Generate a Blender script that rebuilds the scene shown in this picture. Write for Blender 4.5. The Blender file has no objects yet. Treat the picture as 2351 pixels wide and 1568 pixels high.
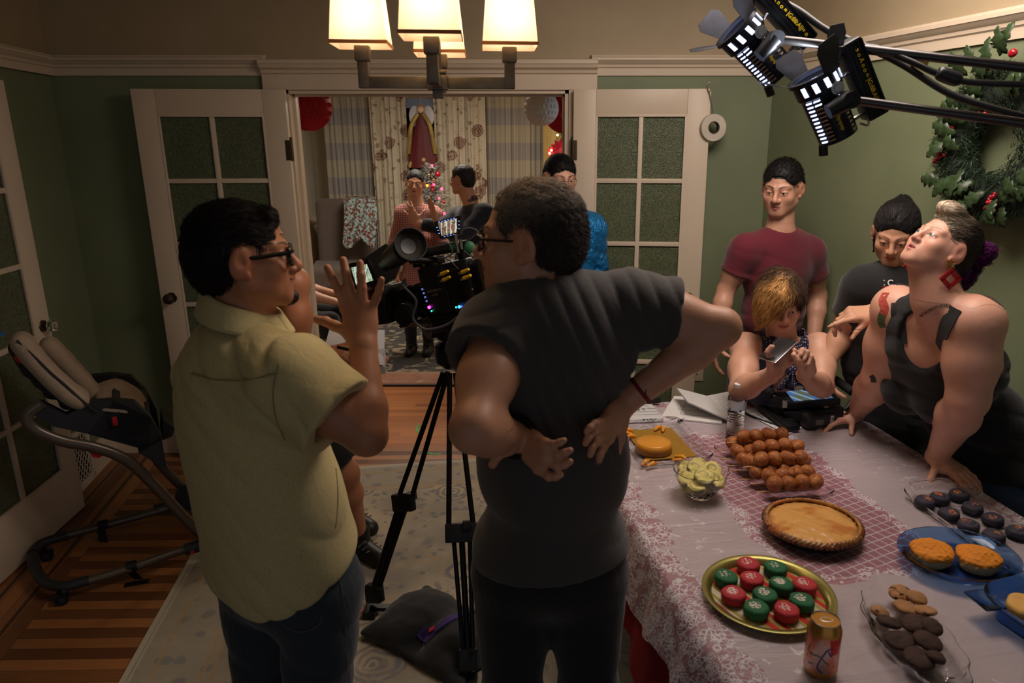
import bpy, bmesh, math, random, numpy as np
import openvdb
from mathutils import Vector, Matrix, noise as mnoise
sc = bpy.context.scene; COL = sc.collection
# ---------------------------------------------------------------- camera
FPX, PX, PY, PITCH, CH = 1666.0, 1259.0, 784.0, math.radians(15.73), 1.796
cam = bpy.data.objects.new('camera', bpy.data.cameras.new('camera')); COL.objects.link(cam)
cam.location = (0, 0, CH); cam.rotation_euler = (math.pi/2-PITCH, 0, 0)
cam.data.sensor_width = 36; cam.data.lens = 36*FPX/2351; cam.data.shift_x = -(PX-1175.5)/2351
cam.data.clip_start = .02
cam.data.dof.use_dof = True; cam.data.dof.focus_distance = 3.0; cam.data.dof.aperture_fstop = 5.0
sc.camera = cam
# ---------------------------------------------------------------- world, lights, exposure
def lin(c):
    return tuple(((x/255)/12.92 if x/255 <= .04045 else ((x/255+.055)/1.055)**2.4) for x in c)+(1.0,)
w = bpy.data.worlds.new('world'); sc.world = w; w.use_nodes = True
w.node_tree.nodes['Background'].inputs[0].default_value = (.80, .86, 1, 1)
w.node_tree.nodes['Background'].inputs[1].default_value = .24
vs = sc.view_settings
vs.view_transform = 'Standard'; vs.look = 'None'; vs.exposure = 0.2; vs.gamma = 1.0; vs.use_curve_mapping = False
def light(name, kind, loc, energy, col, size=.1, aim=None, spot=None, blend=.5, sy=None):
    l = bpy.data.lights.new(name, kind); l.energy = energy; l.color = col
    if kind == 'AREA':
        l.size = size
        if sy: l.shape = 'RECTANGLE'; l.size_y = sy
    else: l.shadow_soft_size = size
    if kind == 'SPOT': l.spot_size = spot; l.spot_blend = blend
    o = bpy.data.objects.new(name, l); COL.objects.link(o); o.location = loc
    if aim is not None:
        o.rotation_euler = (Vector(aim)-Vector(loc)).to_track_quat('-Z', 'Y').to_euler()
    return o
WARM = (1, .70, .42)
# chandelier bulbs (inside the four shades)
BULBS = []
# ceiling fixtures of the living room beyond the opening
light('living_room_lamp', 'AREA', (-.9, 6.3, 2.5), 46, (1, .86, .70), .9, (-.9, 6.3, 0))
light('living_room_floor_lamp', 'POINT', (.75, 7.9, 1.5), 9, (1, .66, .30), .1)
# added unseen fills: soft area above the table end, blue one behind the wall
light('table_fill_light', 'AREA', (.75, 2.15, 2.55), 24, (1, .85, .76), .8, (.85, 2.6, .9))
light('blue_fill_light', 'AREA', (1.0, 4.55, 1.9), 1.5, (.55, .78, 1), .25, (.2, 4.7, 1.2))

def ray(u, v):
    x = (u-PX)/FPX; y = -(v-PY)/FPX; c, s = math.cos(PITCH), math.sin(PITCH)
    return Vector((x, c+y*s, -s+y*c))
def at(u, v, Y=None, Z=None):
    "point of the place seen at photograph pixel (u, v), at distance Y or height Z"
    d = ray(u, v); t = Y/d.y if Y is not None else (Z-CH)/d.z
    return Vector((0, 0, CH))+d*t
# ---------------------------------------------------------------- materials
MATS = {}
class NT:
    def __init__(s, name):
        s.m = bpy.data.materials.new(name); s.m.use_nodes = True; s.t = s.m.node_tree
        s.b = s.t.nodes['Principled BSDF']; s.out = s.t.nodes['Material Output']
    def n(s, typ, **k):
        nd = s.t.nodes.new(typ)
        for a, v in k.items():
            if a == 'inp':
                for i, x in v.items(): s.set(nd.inputs[i], x)
            else: setattr(nd, a, v)
        return nd
    def set(s, inp, x):
        if isinstance(x, bpy.types.NodeSocket): s.t.links.new(x, inp)
        elif isinstance(x, bpy.types.Node): s.t.links.new(x.outputs[0], inp)
        else: inp.default_value = x
    def math(s, op, a, b=0.0, c=0.0, clamp=False):
        nd = s.n('ShaderNodeMath', operation=op, use_clamp=clamp); s.set(nd.inputs[0], a); s.set(nd.inputs[1], b)
        s.set(nd.inputs[2], c)
        return nd.outputs[0]
    def mix(s, f, a, b):
        nd = s.n('ShaderNodeMix', data_type='RGBA'); s.set(nd.inputs[0], f); s.set(nd.inputs[6], a); s.set(nd.inputs[7], b)
        return nd.outputs[2]
    def pos(s, obj=False):
        if obj: return s.n('ShaderNodeTexCoord').outputs['Object']
        return s.n('ShaderNodeNewGeometry').outputs['Position']
    def mapv(s, vec, scale=(1, 1, 1), rot=(0, 0, 0), loc=(0, 0, 0)):
        return s.n('ShaderNodeMapping', inp={0: vec, 1: loc, 2: rot, 3: scale}).outputs[0]
    def noise(s, vec, scale, detail=3, rough=.5, dist=0, col=False):
        nd = s.n('ShaderNodeTexNoise', inp={'Vector': vec, 'Scale': scale, 'Detail': detail, 'Roughness': rough, 'Distortion': dist})
        return nd.outputs[1 if col else 0]
    def vor(s, vec, scale, feat='F1', out=0, rnd=1.0):
        nd = s.n('ShaderNodeTexVoronoi', feature=feat, inp={'Vector': vec, 'Scale': scale, 'Randomness': rnd})
        return nd.outputs[out]
    def sep(s, vec):
        return s.n('ShaderNodeSeparateXYZ', inp={0: vec}).outputs
    def comb(s, x, y, z):
        return s.n('ShaderNodeCombineXYZ', inp={0: x, 1: y, 2: z}).outputs[0]
    def ss(s, x, a, b):
        return s.n('ShaderNodeMapRange', interpolation_type='SMOOTHSTEP', inp={0: x, 1: a, 2: b, 3: 0.0, 4: 1.0}).outputs[0]
    def ramp(s, f, stops, const=False):
        nd = s.n('ShaderNodeValToRGB'); cr = nd.color_ramp
        if const: cr.interpolation = 'CONSTANT'
        while len(cr.elements) < len(stops): cr.elements.new(.5)
        for e, (p, c) in zip(cr.elements, stops): e.position = p; e.color = c
        s.set(nd.inputs[0], f); return nd.outputs[0]
    def bump(s, h, strength=.3, dist=.01):
        nd = s.n('ShaderNodeBump', inp={'Height': h, 'Strength': strength, 'Distance': dist})
        s.t.links.new(nd.outputs[0], s.b.inputs['Normal'])
    def base(s, x): s.set(s.b.inputs['Base Color'], x)
    def P(s, **k):
        for a, v in k.items(): s.set(s.b.inputs[a.replace('_', ' ')], v)
def mat(name, col, rough=.5, metal=0, var=.12, vscale=8, bump=.0, bscale=60, emit=None, es=1.0, alpha=None, trans=None, ior=1.45, sheen=0, spec=.5, coat=0, sss=0):
    if name in MATS: return MATS[name]
    N = NT(name); c = lin(col)
    if var > 0:
        dk = tuple(x*(1-var) for x in c[:3])+(1,); lt = tuple(min(1, x*(1+var)) for x in c[:3])+(1,)
        N.base(N.mix(N.ss(N.noise(N.pos(True), vscale, 4), .3, .7), dk, lt))
    else: N.base(c)
    N.P(Roughness=rough, Metallic=metal, IOR=ior)
    N.b.inputs['Specular IOR Level'].default_value = spec
    if bump: N.bump(N.noise(N.pos(True), bscale, 3), bump, .004)
    if emit: N.b.inputs['Emission Color'].default_value = lin(emit); N.b.inputs['Emission Strength'].default_value = es
    if trans is not None: N.b.inputs['Transmission Weight'].default_value = trans
    if alpha is not None: N.b.inputs['Alpha'].default_value = alpha
    if sheen: N.b.inputs['Sheen Weight'].default_value = sheen
    if coat: N.b.inputs['Coat Weight'].default_value = coat
    if sss: N.b.inputs['Subsurface Weight'].default_value = sss; N.b.inputs['Subsurface Scale'].default_value = .01
    MATS[name] = N.m; return N.m
def reg(N): MATS[N.m.name] = N.m; return N.m
def fabric(name, col, rough=.9, bscale=500, bump=.25, fold=0, var=.15, sheen=.2):
    N = NT(name); c = lin(col); p = N.pos(True)
    wv = N.noise(N.mapv(p, (1, 1, .25)), bscale, 2)
    dk = tuple(x*(1-var) for x in c[:3])+(1,); lt = tuple(min(1, x*(1+var)) for x in c[:3])+(1,)
    N.base(N.mix(N.ss(wv, .3, .7), dk, lt)); N.P(Roughness=rough); N.b.inputs['Sheen Weight'].default_value = sheen
    h = wv
    if fold:
        f = N.noise(N.mapv(p, (1, 1, .35)), 22, 3, .5, 1.5)
        h = N.math('ADD', N.math('MULTIPLY', f, fold), N.math('MULTIPLY', wv, .08))
    N.bump(h, bump, .01 if fold else .001); return reg(N)
# ---------------------------------------------------------------- mesh helpers
class MB:
    def __init__(s): s.v = []; s.f = []; s.mi = []; s.cur = 0
    def add(s, vs_, fs_):
        o = len(s.v); s.v += [tuple(p) for p in vs_]
        for f in fs_: s.f.append([i+o for i in f]); s.mi.append(s.cur)
        return s
    def mat(s, i): s.cur = i; return s
    def box(s, c, size, rot=None, bev=0.0, seg=2):
        bm = bmesh.new(); bmesh.ops.create_cube(bm, size=1)
        for v in bm.verts: v.co = Vector((v.co.x*size[0], v.co.y*size[1], v.co.z*size[2]))
        if bev: bmesh.ops.bevel(bm, geom=bm.edges[:], offset=min(bev, min(size)*.49), segments=seg, affect='EDGES', profile=.6)
        R = rot if isinstance(rot, Matrix) else (Matrix.Rotation(rot, 3, 'Z') if rot else Matrix.Identity(3))
        bm.verts.index_update()
        s.add([R@v.co+Vector(c) for v in bm.verts], [[v.index for v in f.verts] for f in bm.faces]); bm.free(); return s
    def cyl(s, a, b, r, r2=None, n=16, cap=True):
        a, b = Vector(a), Vector(b); r2 = r if r2 is None else r2; d = (b-a).normalized()
        x = d.orthogonal().normalized(); y = d.cross(x); V = []
        for p, q in ((a, r), (b, r2)):
            for i in range(n):
                t = 2*math.pi*i/n; V.append(p+x*(math.cos(t)*q)+y*(math.sin(t)*q))
        F = [[i, (i+1) % n, n+(i+1) % n, n+i] for i in range(n)]
        if cap: F += [list(range(n))[::-1], list(range(n, 2*n))]
        return s.add(V, F)
    def sph(s, c, r, sc_=(1, 1, 1), n=12, m=8, R=None, fn=None):
        V = []; F = []; c = Vector(c)
        for j in range(m+1):
            for i in range(n):
                a = math.pi*j/m; t = 2*math.pi*i/n
                q = Vector((math.sin(a)*math.cos(t), math.sin(a)*math.sin(t), math.cos(a)))
                k = r*(fn(q) if fn else 1)
                q = Vector((q.x*sc_[0], q.y*sc_[1], q.z*sc_[2]))*k
                V.append((R@q if R else q)+c)
        for j in range(m):
            for i in range(n): F.append([j*n+i, (j+1)*n+i, (j+1)*n+(i+1) % n, j*n+(i+1) % n])
        return s.add(V, F)
    def tube(s, pts, r, n=8, smooth=True, cap=True):
        P = [Vector(p) for p in pts]
        if smooth and len(P) > 2: P = spline(P, 6)
        rr = r if callable(r) else (lambda t: r); V = []; F = []; up = None
        for i, p in enumerate(P):
            d = (P[min(i+1, len(P)-1)]-P[max(i-1, 0)]).normalized()
            if up is None: up = d.orthogonal().normalized()
            up = (up-d*up.dot(d)).normalized(); y = d.cross(up); q = rr(i/(len(P)-1))
            for k in range(n):
                t = 2*math.pi*k/n; V.append(p+up*(math.cos(t)*q)+y*(math.sin(t)*q))
        for i in range(len(P)-1):
            for k in range(n): F.append([i*n+k, i*n+(k+1) % n, (i+1)*n+(k+1) % n, (i+1)*n+k])
        if cap: F += [list(range(n))[::-1], [(len(P)-1)*n+k for k in range(n)]]
        return s.add(V, F)
    def lathe(s, prof, c=(0, 0, 0), n=32, sx=1, sy=1, R=None, fr=None):
        V = []; F = []; c = Vector(c)
        for j, (r, z) in enumerate(prof):
            for i in range(n):
                t = 2*math.pi*i/n; k = fr(t, j) if fr else 1
                q = Vector((r*k*math.cos(t)*sx, r*k*math.sin(t)*sy, z)); V.append((R@q if R else q)+c)
        for j in range(len(prof)-1):
            for i in range(n): F.append([j*n+i, j*n+(i+1) % n, (j+1)*n+(i+1) % n, (j+1)*n+i])
        zs = [p[1] for p in prof]; op = tuple(prof[0]) == tuple(prof[-1]) or max(zs)-min(zs) < 1e-6 or (len(prof) == 2 and abs(prof[0][0]-prof[1][0]) < .001)
        if prof[0][0] > 1e-5 and not op: F.append([i for i in range(n)][::-1])
        if prof[-1][0] > 1e-5 and not op: F.append([(len(prof)-1)*n+i for i in range(n)])
        return s.add(V, F)
    def prism(s, poly, ext, n0=None):
        "poly: 3-D points; ext: extrusion vector"
        P = [Vector(p) for p in poly]; e = Vector(ext); k = len(P)
        return s.add(P+[p+e for p in P], [list(range(k)), list(range(k, 2*k))[::-1]]+[[i, k+i, k+(i+1) % k, (i+1) % k] for i in range(k)])
    def grid(s, fn, nu, nv, wrap=False):
        V = [fn(i/(nu-(0 if wrap else 1)), j/(nv-1)) for j in range(nv) for i in range(nu)]; F = []
        for j in range(nv-1):
            for i in range(nu if wrap else nu-1): F.append([j*nu+i, j*nu+(i+1) % nu, (j+1)*nu+(i+1) % nu, (j+1)*nu+i])
        return s.add(V, F)
    def build(s, name, m=None, parent=None, smooth=True, ang=40, solid=0, kind=None, sub=0):
        me = bpy.data.meshes.new(name); me.from_pydata(s.v, [], s.f); me.update()
        bm = bmesh.new(); bm.from_mesh(me); bmesh.ops.recalc_face_normals(bm, faces=bm.faces[:]); bm.to_mesh(me); bm.free()
        for p, i in zip(me.polygons, s.mi): p.material_index = i
        return finish(name, me, m, parent, smooth, ang, solid, kind, sub)
def finish(name, me, m, parent, smooth=True, ang=40, solid=0, kind=None, sub=0):
    for x in (m if isinstance(m, (list, tuple)) else [m]):
        if x: me.materials.append(x)
    n = len(me.vertices); co = np.empty(n*3, np.float32); me.vertices.foreach_get('co', co); co = co.reshape(-1, 3)
    lo, hi = co.min(0), co.max(0); c = np.array([(lo[0]+hi[0])/2, (lo[1]+hi[1])/2, lo[2]], np.float32)
    me.vertices.foreach_set('co', (co-c).ravel()); me.update()
    o = bpy.data.objects.new(name, me); COL.objects.link(o); o.location = [float(x) for x in c]
    if parent:
        o.parent = parent; o.matrix_parent_inverse = wm(parent).inverted()
    if smooth:
        me.polygons.foreach_set('use_smooth', [True]*len(me.polygons))
        if ang < 180: me.set_sharp_from_angle(angle=math.radians(ang))
    if solid:
        md = o.modifiers.new('s', 'SOLIDIFY'); md.thickness = solid; md.offset = 0
    if sub:
        md = o.modifiers.new('b', 'SUBSURF'); md.levels = md.render_levels = sub
    if kind: o['kind'] = kind
    return o
def wm(o):
    M = Matrix.LocRotScale(o.location, o.rotation_euler, o.scale)
    return (wm(o.parent)@o.matrix_parent_inverse@M) if o.parent else M
def thing(name, label, cat, loc=(0, 0, 0), group=None):
    o = bpy.data.objects.new(name, None); COL.objects.link(o); o.location = loc; o.empty_display_size = .05
    return tag(o, label, cat, group)
def tag(o, label, cat, group=None):
    o['label'] = label; o['category'] = cat
    if group: o['group'] = group
    return o
def struct(o): o['kind'] = 'structure'; return o
def copytree(o, parent=None):
    c = o.copy(); COL.objects.link(c)
    if parent: c.parent = parent
    for ch in list(o.children): copytree(ch, c)
    return c
def spline(P, k=6):
    out = []
    Q = [P[0]*2-P[1]]+P+[P[-1]*2-P[-2]]
    for i in range(1, len(Q)-2):
        a, b, c, d = Q[i-1:i+3]
        for j in range(k):
            t = j/k; out.append(.5*((2*b)+(c-a)*t+(2*a-5*b+4*c-d)*t*t+(3*b-a-3*c+d)*t**3))
    out.append(P[-1]); return out
def rotm(z=0, x=0, y=0): return (Matrix.Rotation(z, 3, 'Z')@Matrix.Rotation(x, 3, 'X')@Matrix.Rotation(y, 3, 'Y'))
def frame(xa, ya):
    "orthonormal matrix with columns x, y, z from two directions"
    x = Vector(xa).normalized(); z = x.cross(Vector(ya)).normalized(); y = z.cross(x)
    return Matrix((x, y, z)).transposed()
def text(name, body, size, M, m, parent, depth=.0006, bold=False, align='CENTER'):
    "lettering as a mesh; M: 4x4 with the writing in its xy plane"
    cu = bpy.data.curves.new(name, 'FONT'); cu.body = body; cu.size = size; cu.extrude = depth; cu.align_x = align; cu.align_y = 'CENTER'
    if bold: cu.offset = size*.012
    tmp = bpy.data.objects.new('t', cu); COL.objects.link(tmp); dg = bpy.context.evaluated_depsgraph_get(); dg.update()
    me = bpy.data.meshes.new_from_object(tmp.evaluated_get(dg)); bpy.data.objects.remove(tmp); me.transform(M); me.materials.clear()
    return finish(name, me, m, parent, smooth=False)
def m4(R, loc): M = R.to_4x4(); M.translation = Vector(loc); return M
# ================================================================ THE ROOM
D = 3.967; DIR = -.184
XL, XR = -2.567, 1.16                     # back wall corners
def left_x(y): return XL+DIR*(y-D)
def right_x(y): return XR-.245*(y-D)
def wallmat():
    N = NT('green_and_plaster_wall'); p = N.pos(); z = N.sep(p)[2]; n = N.noise(p, 3, 4); f = N.noise(p, 180, 3)
    g = N.mix(N.ss(n, .3, .7), lin((116, 125, 93)), lin((124, 133, 101)))
    b = N.mix(N.ss(n, .3, .7), lin((168, 150, 118)), lin((176, 158, 127)))
    N.base(N.mix(N.math('GREATER_THAN', z, 2.12), g, b)); N.P(Roughness=.6)
    N.bump(f, .12, .003); return reg(N)
WALL = wallmat()
TRIM = mat('painted_trim', (214, 196, 172), .4, var=.03, vscale=3, bump=.05, bscale=30)
def floormat(name, light_, dark_, border):
    N = NT(name); p = N.pos(); x, y, z = N.sep(p)
    def boards(yy, xx, wd):
        r = N.math('DIVIDE', yy, wd); i = N.math('FLOOR', r); fr = N.math('SUBTRACT', r, i)
        ofs = N.n('ShaderNodeTexWhiteNoise', noise_dimensions='1D', inp={'W': i}).outputs[0]
        xi = N.math('FLOOR', N.math('DIVIDE', N.math('ADD', xx, N.math('MULTIPLY', ofs, 3.0)), 1.9))
        wn = N.n('ShaderNodeTexWhiteNoise', noise_dimensions='2D', inp={'Vector': N.comb(i, xi, 0.0)}).outputs[0]
        gap = N.math('SUBTRACT', 1.0, N.math('MULTIPLY', N.ss(fr, 0.0, .035), N.math('SUBTRACT', 1.0, N.ss(fr, .965, 1.0))))
        return wn, gap, i
    w1, g1, i1 = boards(N.math('ADD', y, N.math('MULTIPLY', x, -.02)), x, .057)
    alt = N.math('MODULO', N.math('ABSOLUTE', i1), 2.0)
    s = N.math('ADD', x, N.math('MULTIPLY', y, -DIR))
    if border:
        w2, g2, i2 = boards(s, y, .062)
        bm_ = N.math('LESS_THAN', s, border)
        tone = N.mix(bm_, N.math('ADD', N.math('MULTIPLY', alt, .38), N.math('MULTIPLY', w1, .58)), N.math('MULTIPLY', w2, .8))
        gap = N.math('ADD', N.math('MULTIPLY', g1, N.math('SUBTRACT', 1.0, bm_)), N.math('MULTIPLY', g2, bm_))
        sx = None
        for q in (-1.755, -1.63):
            d = N.math('LESS_THAN', N.math('ABSOLUTE', N.math('SUBTRACT', s, q)), .009)
            sx = d if sx is None else N.math('MAXIMUM', sx, d)
    else: tone = N.math('ADD', N.math('MULTIPLY', alt, .2), N.math('MULTIPLY', w1, .6)); gap = g1; sx = None
    gr = N.noise(N.mapv(p, (3, 60, 60)), 2, 5, .65, .6)
    tone = N.math('ADD', tone, N.math('MULTIPLY', N.math('SUBTRACT', gr, .5), .5))
    c = N.mix(N.ss(tone, 0.0, 1.0), lin(light_), lin(dark_))
    c = N.mix(N.math('MULTIPLY', gap, .75), c, lin((24, 12, 6)))
    if sx is not None: c = N.mix(N.math('MULTIPLY', sx, .8), c, lin((30, 14, 8)))
    N.base(c); N.P(Roughness=N.math('ADD', .28, N.math('MULTIPLY', gr, .2)))
    N.bump(N.math('SUBTRACT', N.math('MULTIPLY', gr, .15), gap), .25, .002); return reg(N)
FL1 = floormat('striped_oak_floor', (168, 110, 64), (98, 58, 32), -1.55)
FL2 = floormat('honey_oak_floor', (196, 122, 62), (150, 84, 40), None)
b = MB().box((0, .98, -.05), (9, 6.1, .1)); o = b.build('floor', FL1, smooth=False); struct(o)
b = MB().box((0, 6.78, -.05), (9, 5.5, .1)); o = b.build('floor', FL2, smooth=False); struct(o)
b = MB().box((0, 3.5, 2.80), (9, 12, .1)); o = b.build('ceiling', mat('plaster_ceiling', (176, 160, 130), .8, var=.03, bump=.1, bscale=20), smooth=False); struct(o)
# opening in the back wall
OL, OR_, OH = -1.362, .105, 2.03; T = .13
b = MB()
b.box(((XL-.6+OL)/2, D+T/2, 1.375), (OL-XL+.6, T, 2.75)); b.box(((OR_+XR+.6)/2, D+T/2, 1.375), (XR+.6-OR_, T, 2.75))
b.box(((OL+OR_)/2, D+T/2, (OH+2.75)/2), (OR_-OL, T, 2.75-OH)); struct(b.build('wall_back', WALL, smooth=False))
def slab(name, x0, y0, x1, y1, z0, z1, th, m):
    d = Vector((x1-x0, y1-y0, 0)); n = Vector((d.y, -d.x, 0)).normalized()*th
    return MB().prism([(x0, y0, z0), (x1, y1, z0), (x1+n.x, y1+n.y, z0), (x0+n.x, y0+n.y, z0)], (0, 0, z1-z0)).build(name, m, smooth=False)
struct(slab('wall_left', left_x(-1.9), -1.9, XL, D, 0, 2.75, -.12, WALL))
struct(slab('wall_right', right_x(-1.9), -1.9, XR, D, 0, 2.75, .12, WALL))
def moulding(name, x0, y0, x1, y1, nx, ny, prof, m=TRIM):
    "prof: (out, z) section swept along the wall, n points into the room"
    b = MB(); P = [(x0, y0), (x1, y1)]; k = len(prof); V = []
    for (x, y) in P:
        for (o_, z) in prof: V.append((x+nx*o_, y+ny*o_, z))
    F = [[i, (i+1) % k, k+(i+1) % k, k+i] for i in range(k)]+[list(range(k))[::-1], list(range(k, 2*k))]
    b.add(V, F); return b.build(name, m, ang=25)
RP = [(0, 2.10), (.012, 2.10), (.014, 2.135), (.022, 2.14), (.024, 2.152), (.034, 2.158), (.045, 2.17), (.050, 2.172), (.050, 2.183), (.036, 2.188), (.030, 2.198), (0, 2.20)]
nl = Vector((1, .184, 0)).normalized(); nr = Vector((-1, -.245, 0)).normalized()
struct(moulding('trim_1', XL, D, OL-.085, D, 0, -1, RP)); struct(moulding('trim_2', OR_+.115, D, XR, D, 0, -1, RP))
struct(moulding('trim_3', left_x(-1.9), -1.9, XL+.01, D, nl.x, nl.y, RP)); struct(moulding('trim_4', right_x(-1.9), -1.9, XR, D, nr.x, nr.y, RP))
HP = [(0, 2.03), (.026, 2.03), (.026, 2.105), (.036, 2.11), (.040, 2.125), (.060, 2.135), (.066, 2.15), (.072, 2.152), (.072, 2.172), (.05, 2.178), (0, 2.18)]
struct(moulding('trim_5', OL-.105, D, OR_+.145, D, 0, -1, HP))
BP = [(0, 0), (.02, 0), (.02, .13), (.012, .145), (.010, .155), (0, .16)]
struct(moulding('baseboard_back', XL, D, OL-.1, D, 0, -1, BP)); struct(moulding('baseboard_back_right', OR_+.1, D, XR, D, 0, -1, BP))
struct(moulding('baseboard_left', left_x(-1.9), -1.9, XL, D, nl.x, nl.y, BP)); struct(moulding('baseboard_right', right_x(-1.9), -1.9, XR, D, nr.x, nr.y, BP))
b = MB()
for x, s in ((OL, 1), (OR_, -1)):
    b.box((x-s*.055, D-.010, OH/2), (.11, .022, OH), bev=.004); b.box((x+s*.009, D+T/2, OH/2), (.02, T+.02, OH)); b.box((x+s*.024, D+.07, OH/2), (.012, .035, OH), bev=.003)
b.box(((OL+OR_)/2, D+T/2, OH-.008), (OR_-OL, T+.02, .02)); b.box(((OL+OR_)/2, D+.07, OH-.022), (OR_-OL, .035, .014))
struct(b.build('trim_6', TRIM))
# doors
N = NT('frosted_pane'); p = N.pos(True)
N.base(N.mix(N.ss(N.noise(p, 140, 2), .35, .7), lin((110, 120, 88)), lin((152, 160, 124)))); N.P(Roughness=.3); N.b.inputs['Transmission Weight'].default_value = .55; N.b.inputs['IOR'].default_value = 1.3
N.bump(N.vor(p, 160), .6, .003); PANE = reg(N)
BRASS = mat('aged_brass', (92, 80, 62), .35, .9); GLASS = mat('clear_glass', (255, 255, 255), .02, trans=1, var=0)
STEEL = mat('brushed_steel', (170, 165, 158), .3, 1, var=.05)
def french_door(name, hinge, ang, width, knob='brass', flip=1, rows=5, sill=.01, H=2.02):
    root = bpy.data.objects.new(name, None); COL.objects.link(root); struct(root)
    th = .038; st, tr, br, mu = .115, .125, .25, .024; L = MB()
    L.box((st/2, 0, H/2), (st, th, H), bev=.003); L.box((width-st/2, 0, H/2), (st, th, H), bev=.003)
    L.box((width/2, 0, H-tr/2), (width-2*st, th, tr), bev=.003); L.box((width/2, 0, br/2), (width-2*st, th, br), bev=.003)
    L.build('door_frame', TRIM, root)
    iw = width-2*st; ih = H-tr-br; M_ = MB(); M_.box((width/2, 0, br+ih/2), (mu, th*.85, ih), bev=.005)
    for r in range(1, rows): M_.box((width/2, 0, br+ih*r/rows), (iw, th*.84, mu), bev=.005)
    for s in (1, -1):
        for (a, b_, sx, sz) in ((width/2, br+.004, iw, .012), (width/2, H-tr-.004, iw, .012)): M_.box((a, s*.014, b_), (sx, .012, sz), bev=.003)
        for a in (st+.004, width-st-.004): M_.box((a, s*.014, br+ih/2), (.012, .012, ih), bev=.003)
    M_.build('glazing_bars', TRIM, root)
    for r in range(rows):
        for c in range(2):
            MB().box((st+iw*(c+.5)/2, 0, br+ih*(r+.5)/rows), (iw/2-mu*.7, .005, ih/rows-mu*.7)).build('pane', PANE, root, smooth=False)
    kx = width-.06; kz = .95
    for s in (1, -1):
        k = MB().lathe([(0, .004), (.026, .004), (.026, .0), (.028, -.002)], (kx, s*(th/2+.004), kz), 20, R=Matrix.Rotation(-s*math.pi/2, 3, 'X'))
        if knob == 'brass': k.lathe([(.01, 0), (.009, .02), (.014, .03), (.027, .036), (.030, .044), (.026, .056), (.015, .062), (0, .063)], (kx, s*th/2, kz), 20, R=Matrix.Rotation(-s*math.pi/2, 3, 'X'))
        else: k.cyl((kx, s*th/2, kz), (kx, s*(th/2+.022), kz), .01)
        kk = k.build('door_knob', BRASS, root)
        if knob != 'brass':
            MB().lathe([(.012, .02), (.022, .026), (.029, .04), (.028, .052), (.018, .062), (0, .062)], (kx, s*th/2, kz), 8, R=Matrix.Rotation(-s*math.pi/2, 3, 'X')).build('glass_knob', GLASS, kk, smooth=False)
    for z in (.25, 1.72):
        MB().cyl((-.006, 0, z-.055), (-.006, 0, z+.055), .008).sph((-.006, 0, z+.06), .007).box((.008, th/2+.001, z), (.024, .003, .1)).box((.008, -th/2-.001, z), (.024, .003, .1)).build('hinge', BRASS, root)
    root.location = (hinge[0], hinge[1], sill); root.rotation_euler = (0, 0, ang); return root
pL = at(425, 1040, Y=3.86); pL.z = 0; hL = Vector((-1.343, D-.055, 0)); dl = pL-hL
french_door('door_1', hL, math.atan2(dl.y, dl.x), dl.length)
pR = at(1632, 210, Y=3.86); hR = Vector((OR_+.025, D-.055, 0)); dr = Vector((pR.x-hR.x, -.055, 0))
french_door('door_2', hR, math.atan2(dr.y, dr.x), dr.length)
e3 = Vector((-2.35, 3.29, 0)); h3 = Vector((-2.28, 2.47, 0)); d3 = e3-h3
french_door('door_3', h3, math.atan2(d3.y, d3.x), d3.length, 'glass')
# wall vent grille on the left wall
va, vb = at(176, 1133, Z=.05), at(219, 1092, Z=.05)
vy0, vy1 = va.y, vb.y; P0 = Vector((left_x(vy0), vy0, .0)); P1 = Vector((left_x(vy1), vy1, .0)); dv = (P1-P0).normalized(); P0 = P0-dv*.1; Lv = .36
g = thing('wall_vent', 'white diamond lattice heating grille low on the left wall', 'vent', P0+Vector((nl.x*.02, nl.y*.02, .03)))
Rv = frame(dv, (0, 0, 1)); HV = .30
b = MB()
for (cx, cz, sx, sz) in ((Lv/2, .012, Lv, .024), (Lv/2, HV-.012, Lv, .024), (.012, HV/2, .024, HV), (Lv-.012, HV/2, .024, HV)):
    b.box(P0+dv*cx+Vector((nl.x*.03, nl.y*.03, .03+cz)), (sx, sz, .02), rot=Rv, bev=.003)
b.build('grille_frame', TRIM, g)
b = MB()
for i in range(-8, 12):
    for s in (1, -1):
        a0 = Vector((i*.035, 0)); pts = []
        for t in np.linspace(0, 1, 22):
            x = i*.035+(t*HV if s > 0 else (1-t)*HV)*.7; z = t*HV
            if .02 < x < Lv-.02 and .02 < z < HV-.02: pts.append(P0+dv*x+Vector((nl.x*.03, nl.y*.03, .03+z)))
        if len(pts) > 1: b.tube([pts[0], pts[-1]], .0028, 4)
b.build('lattice', TRIM, g)
MB().box(P0+dv*Lv/2+Vector((nl.x*.021, nl.y*.021, .03+HV/2)), (Lv-.03, HV-.03, .004), rot=Rv).build('duct', mat('dark_duct', (10, 10, 10), .9), g)
# switch plate by the right door
sp = at(1590, 852, Y=D-.01); 
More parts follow.
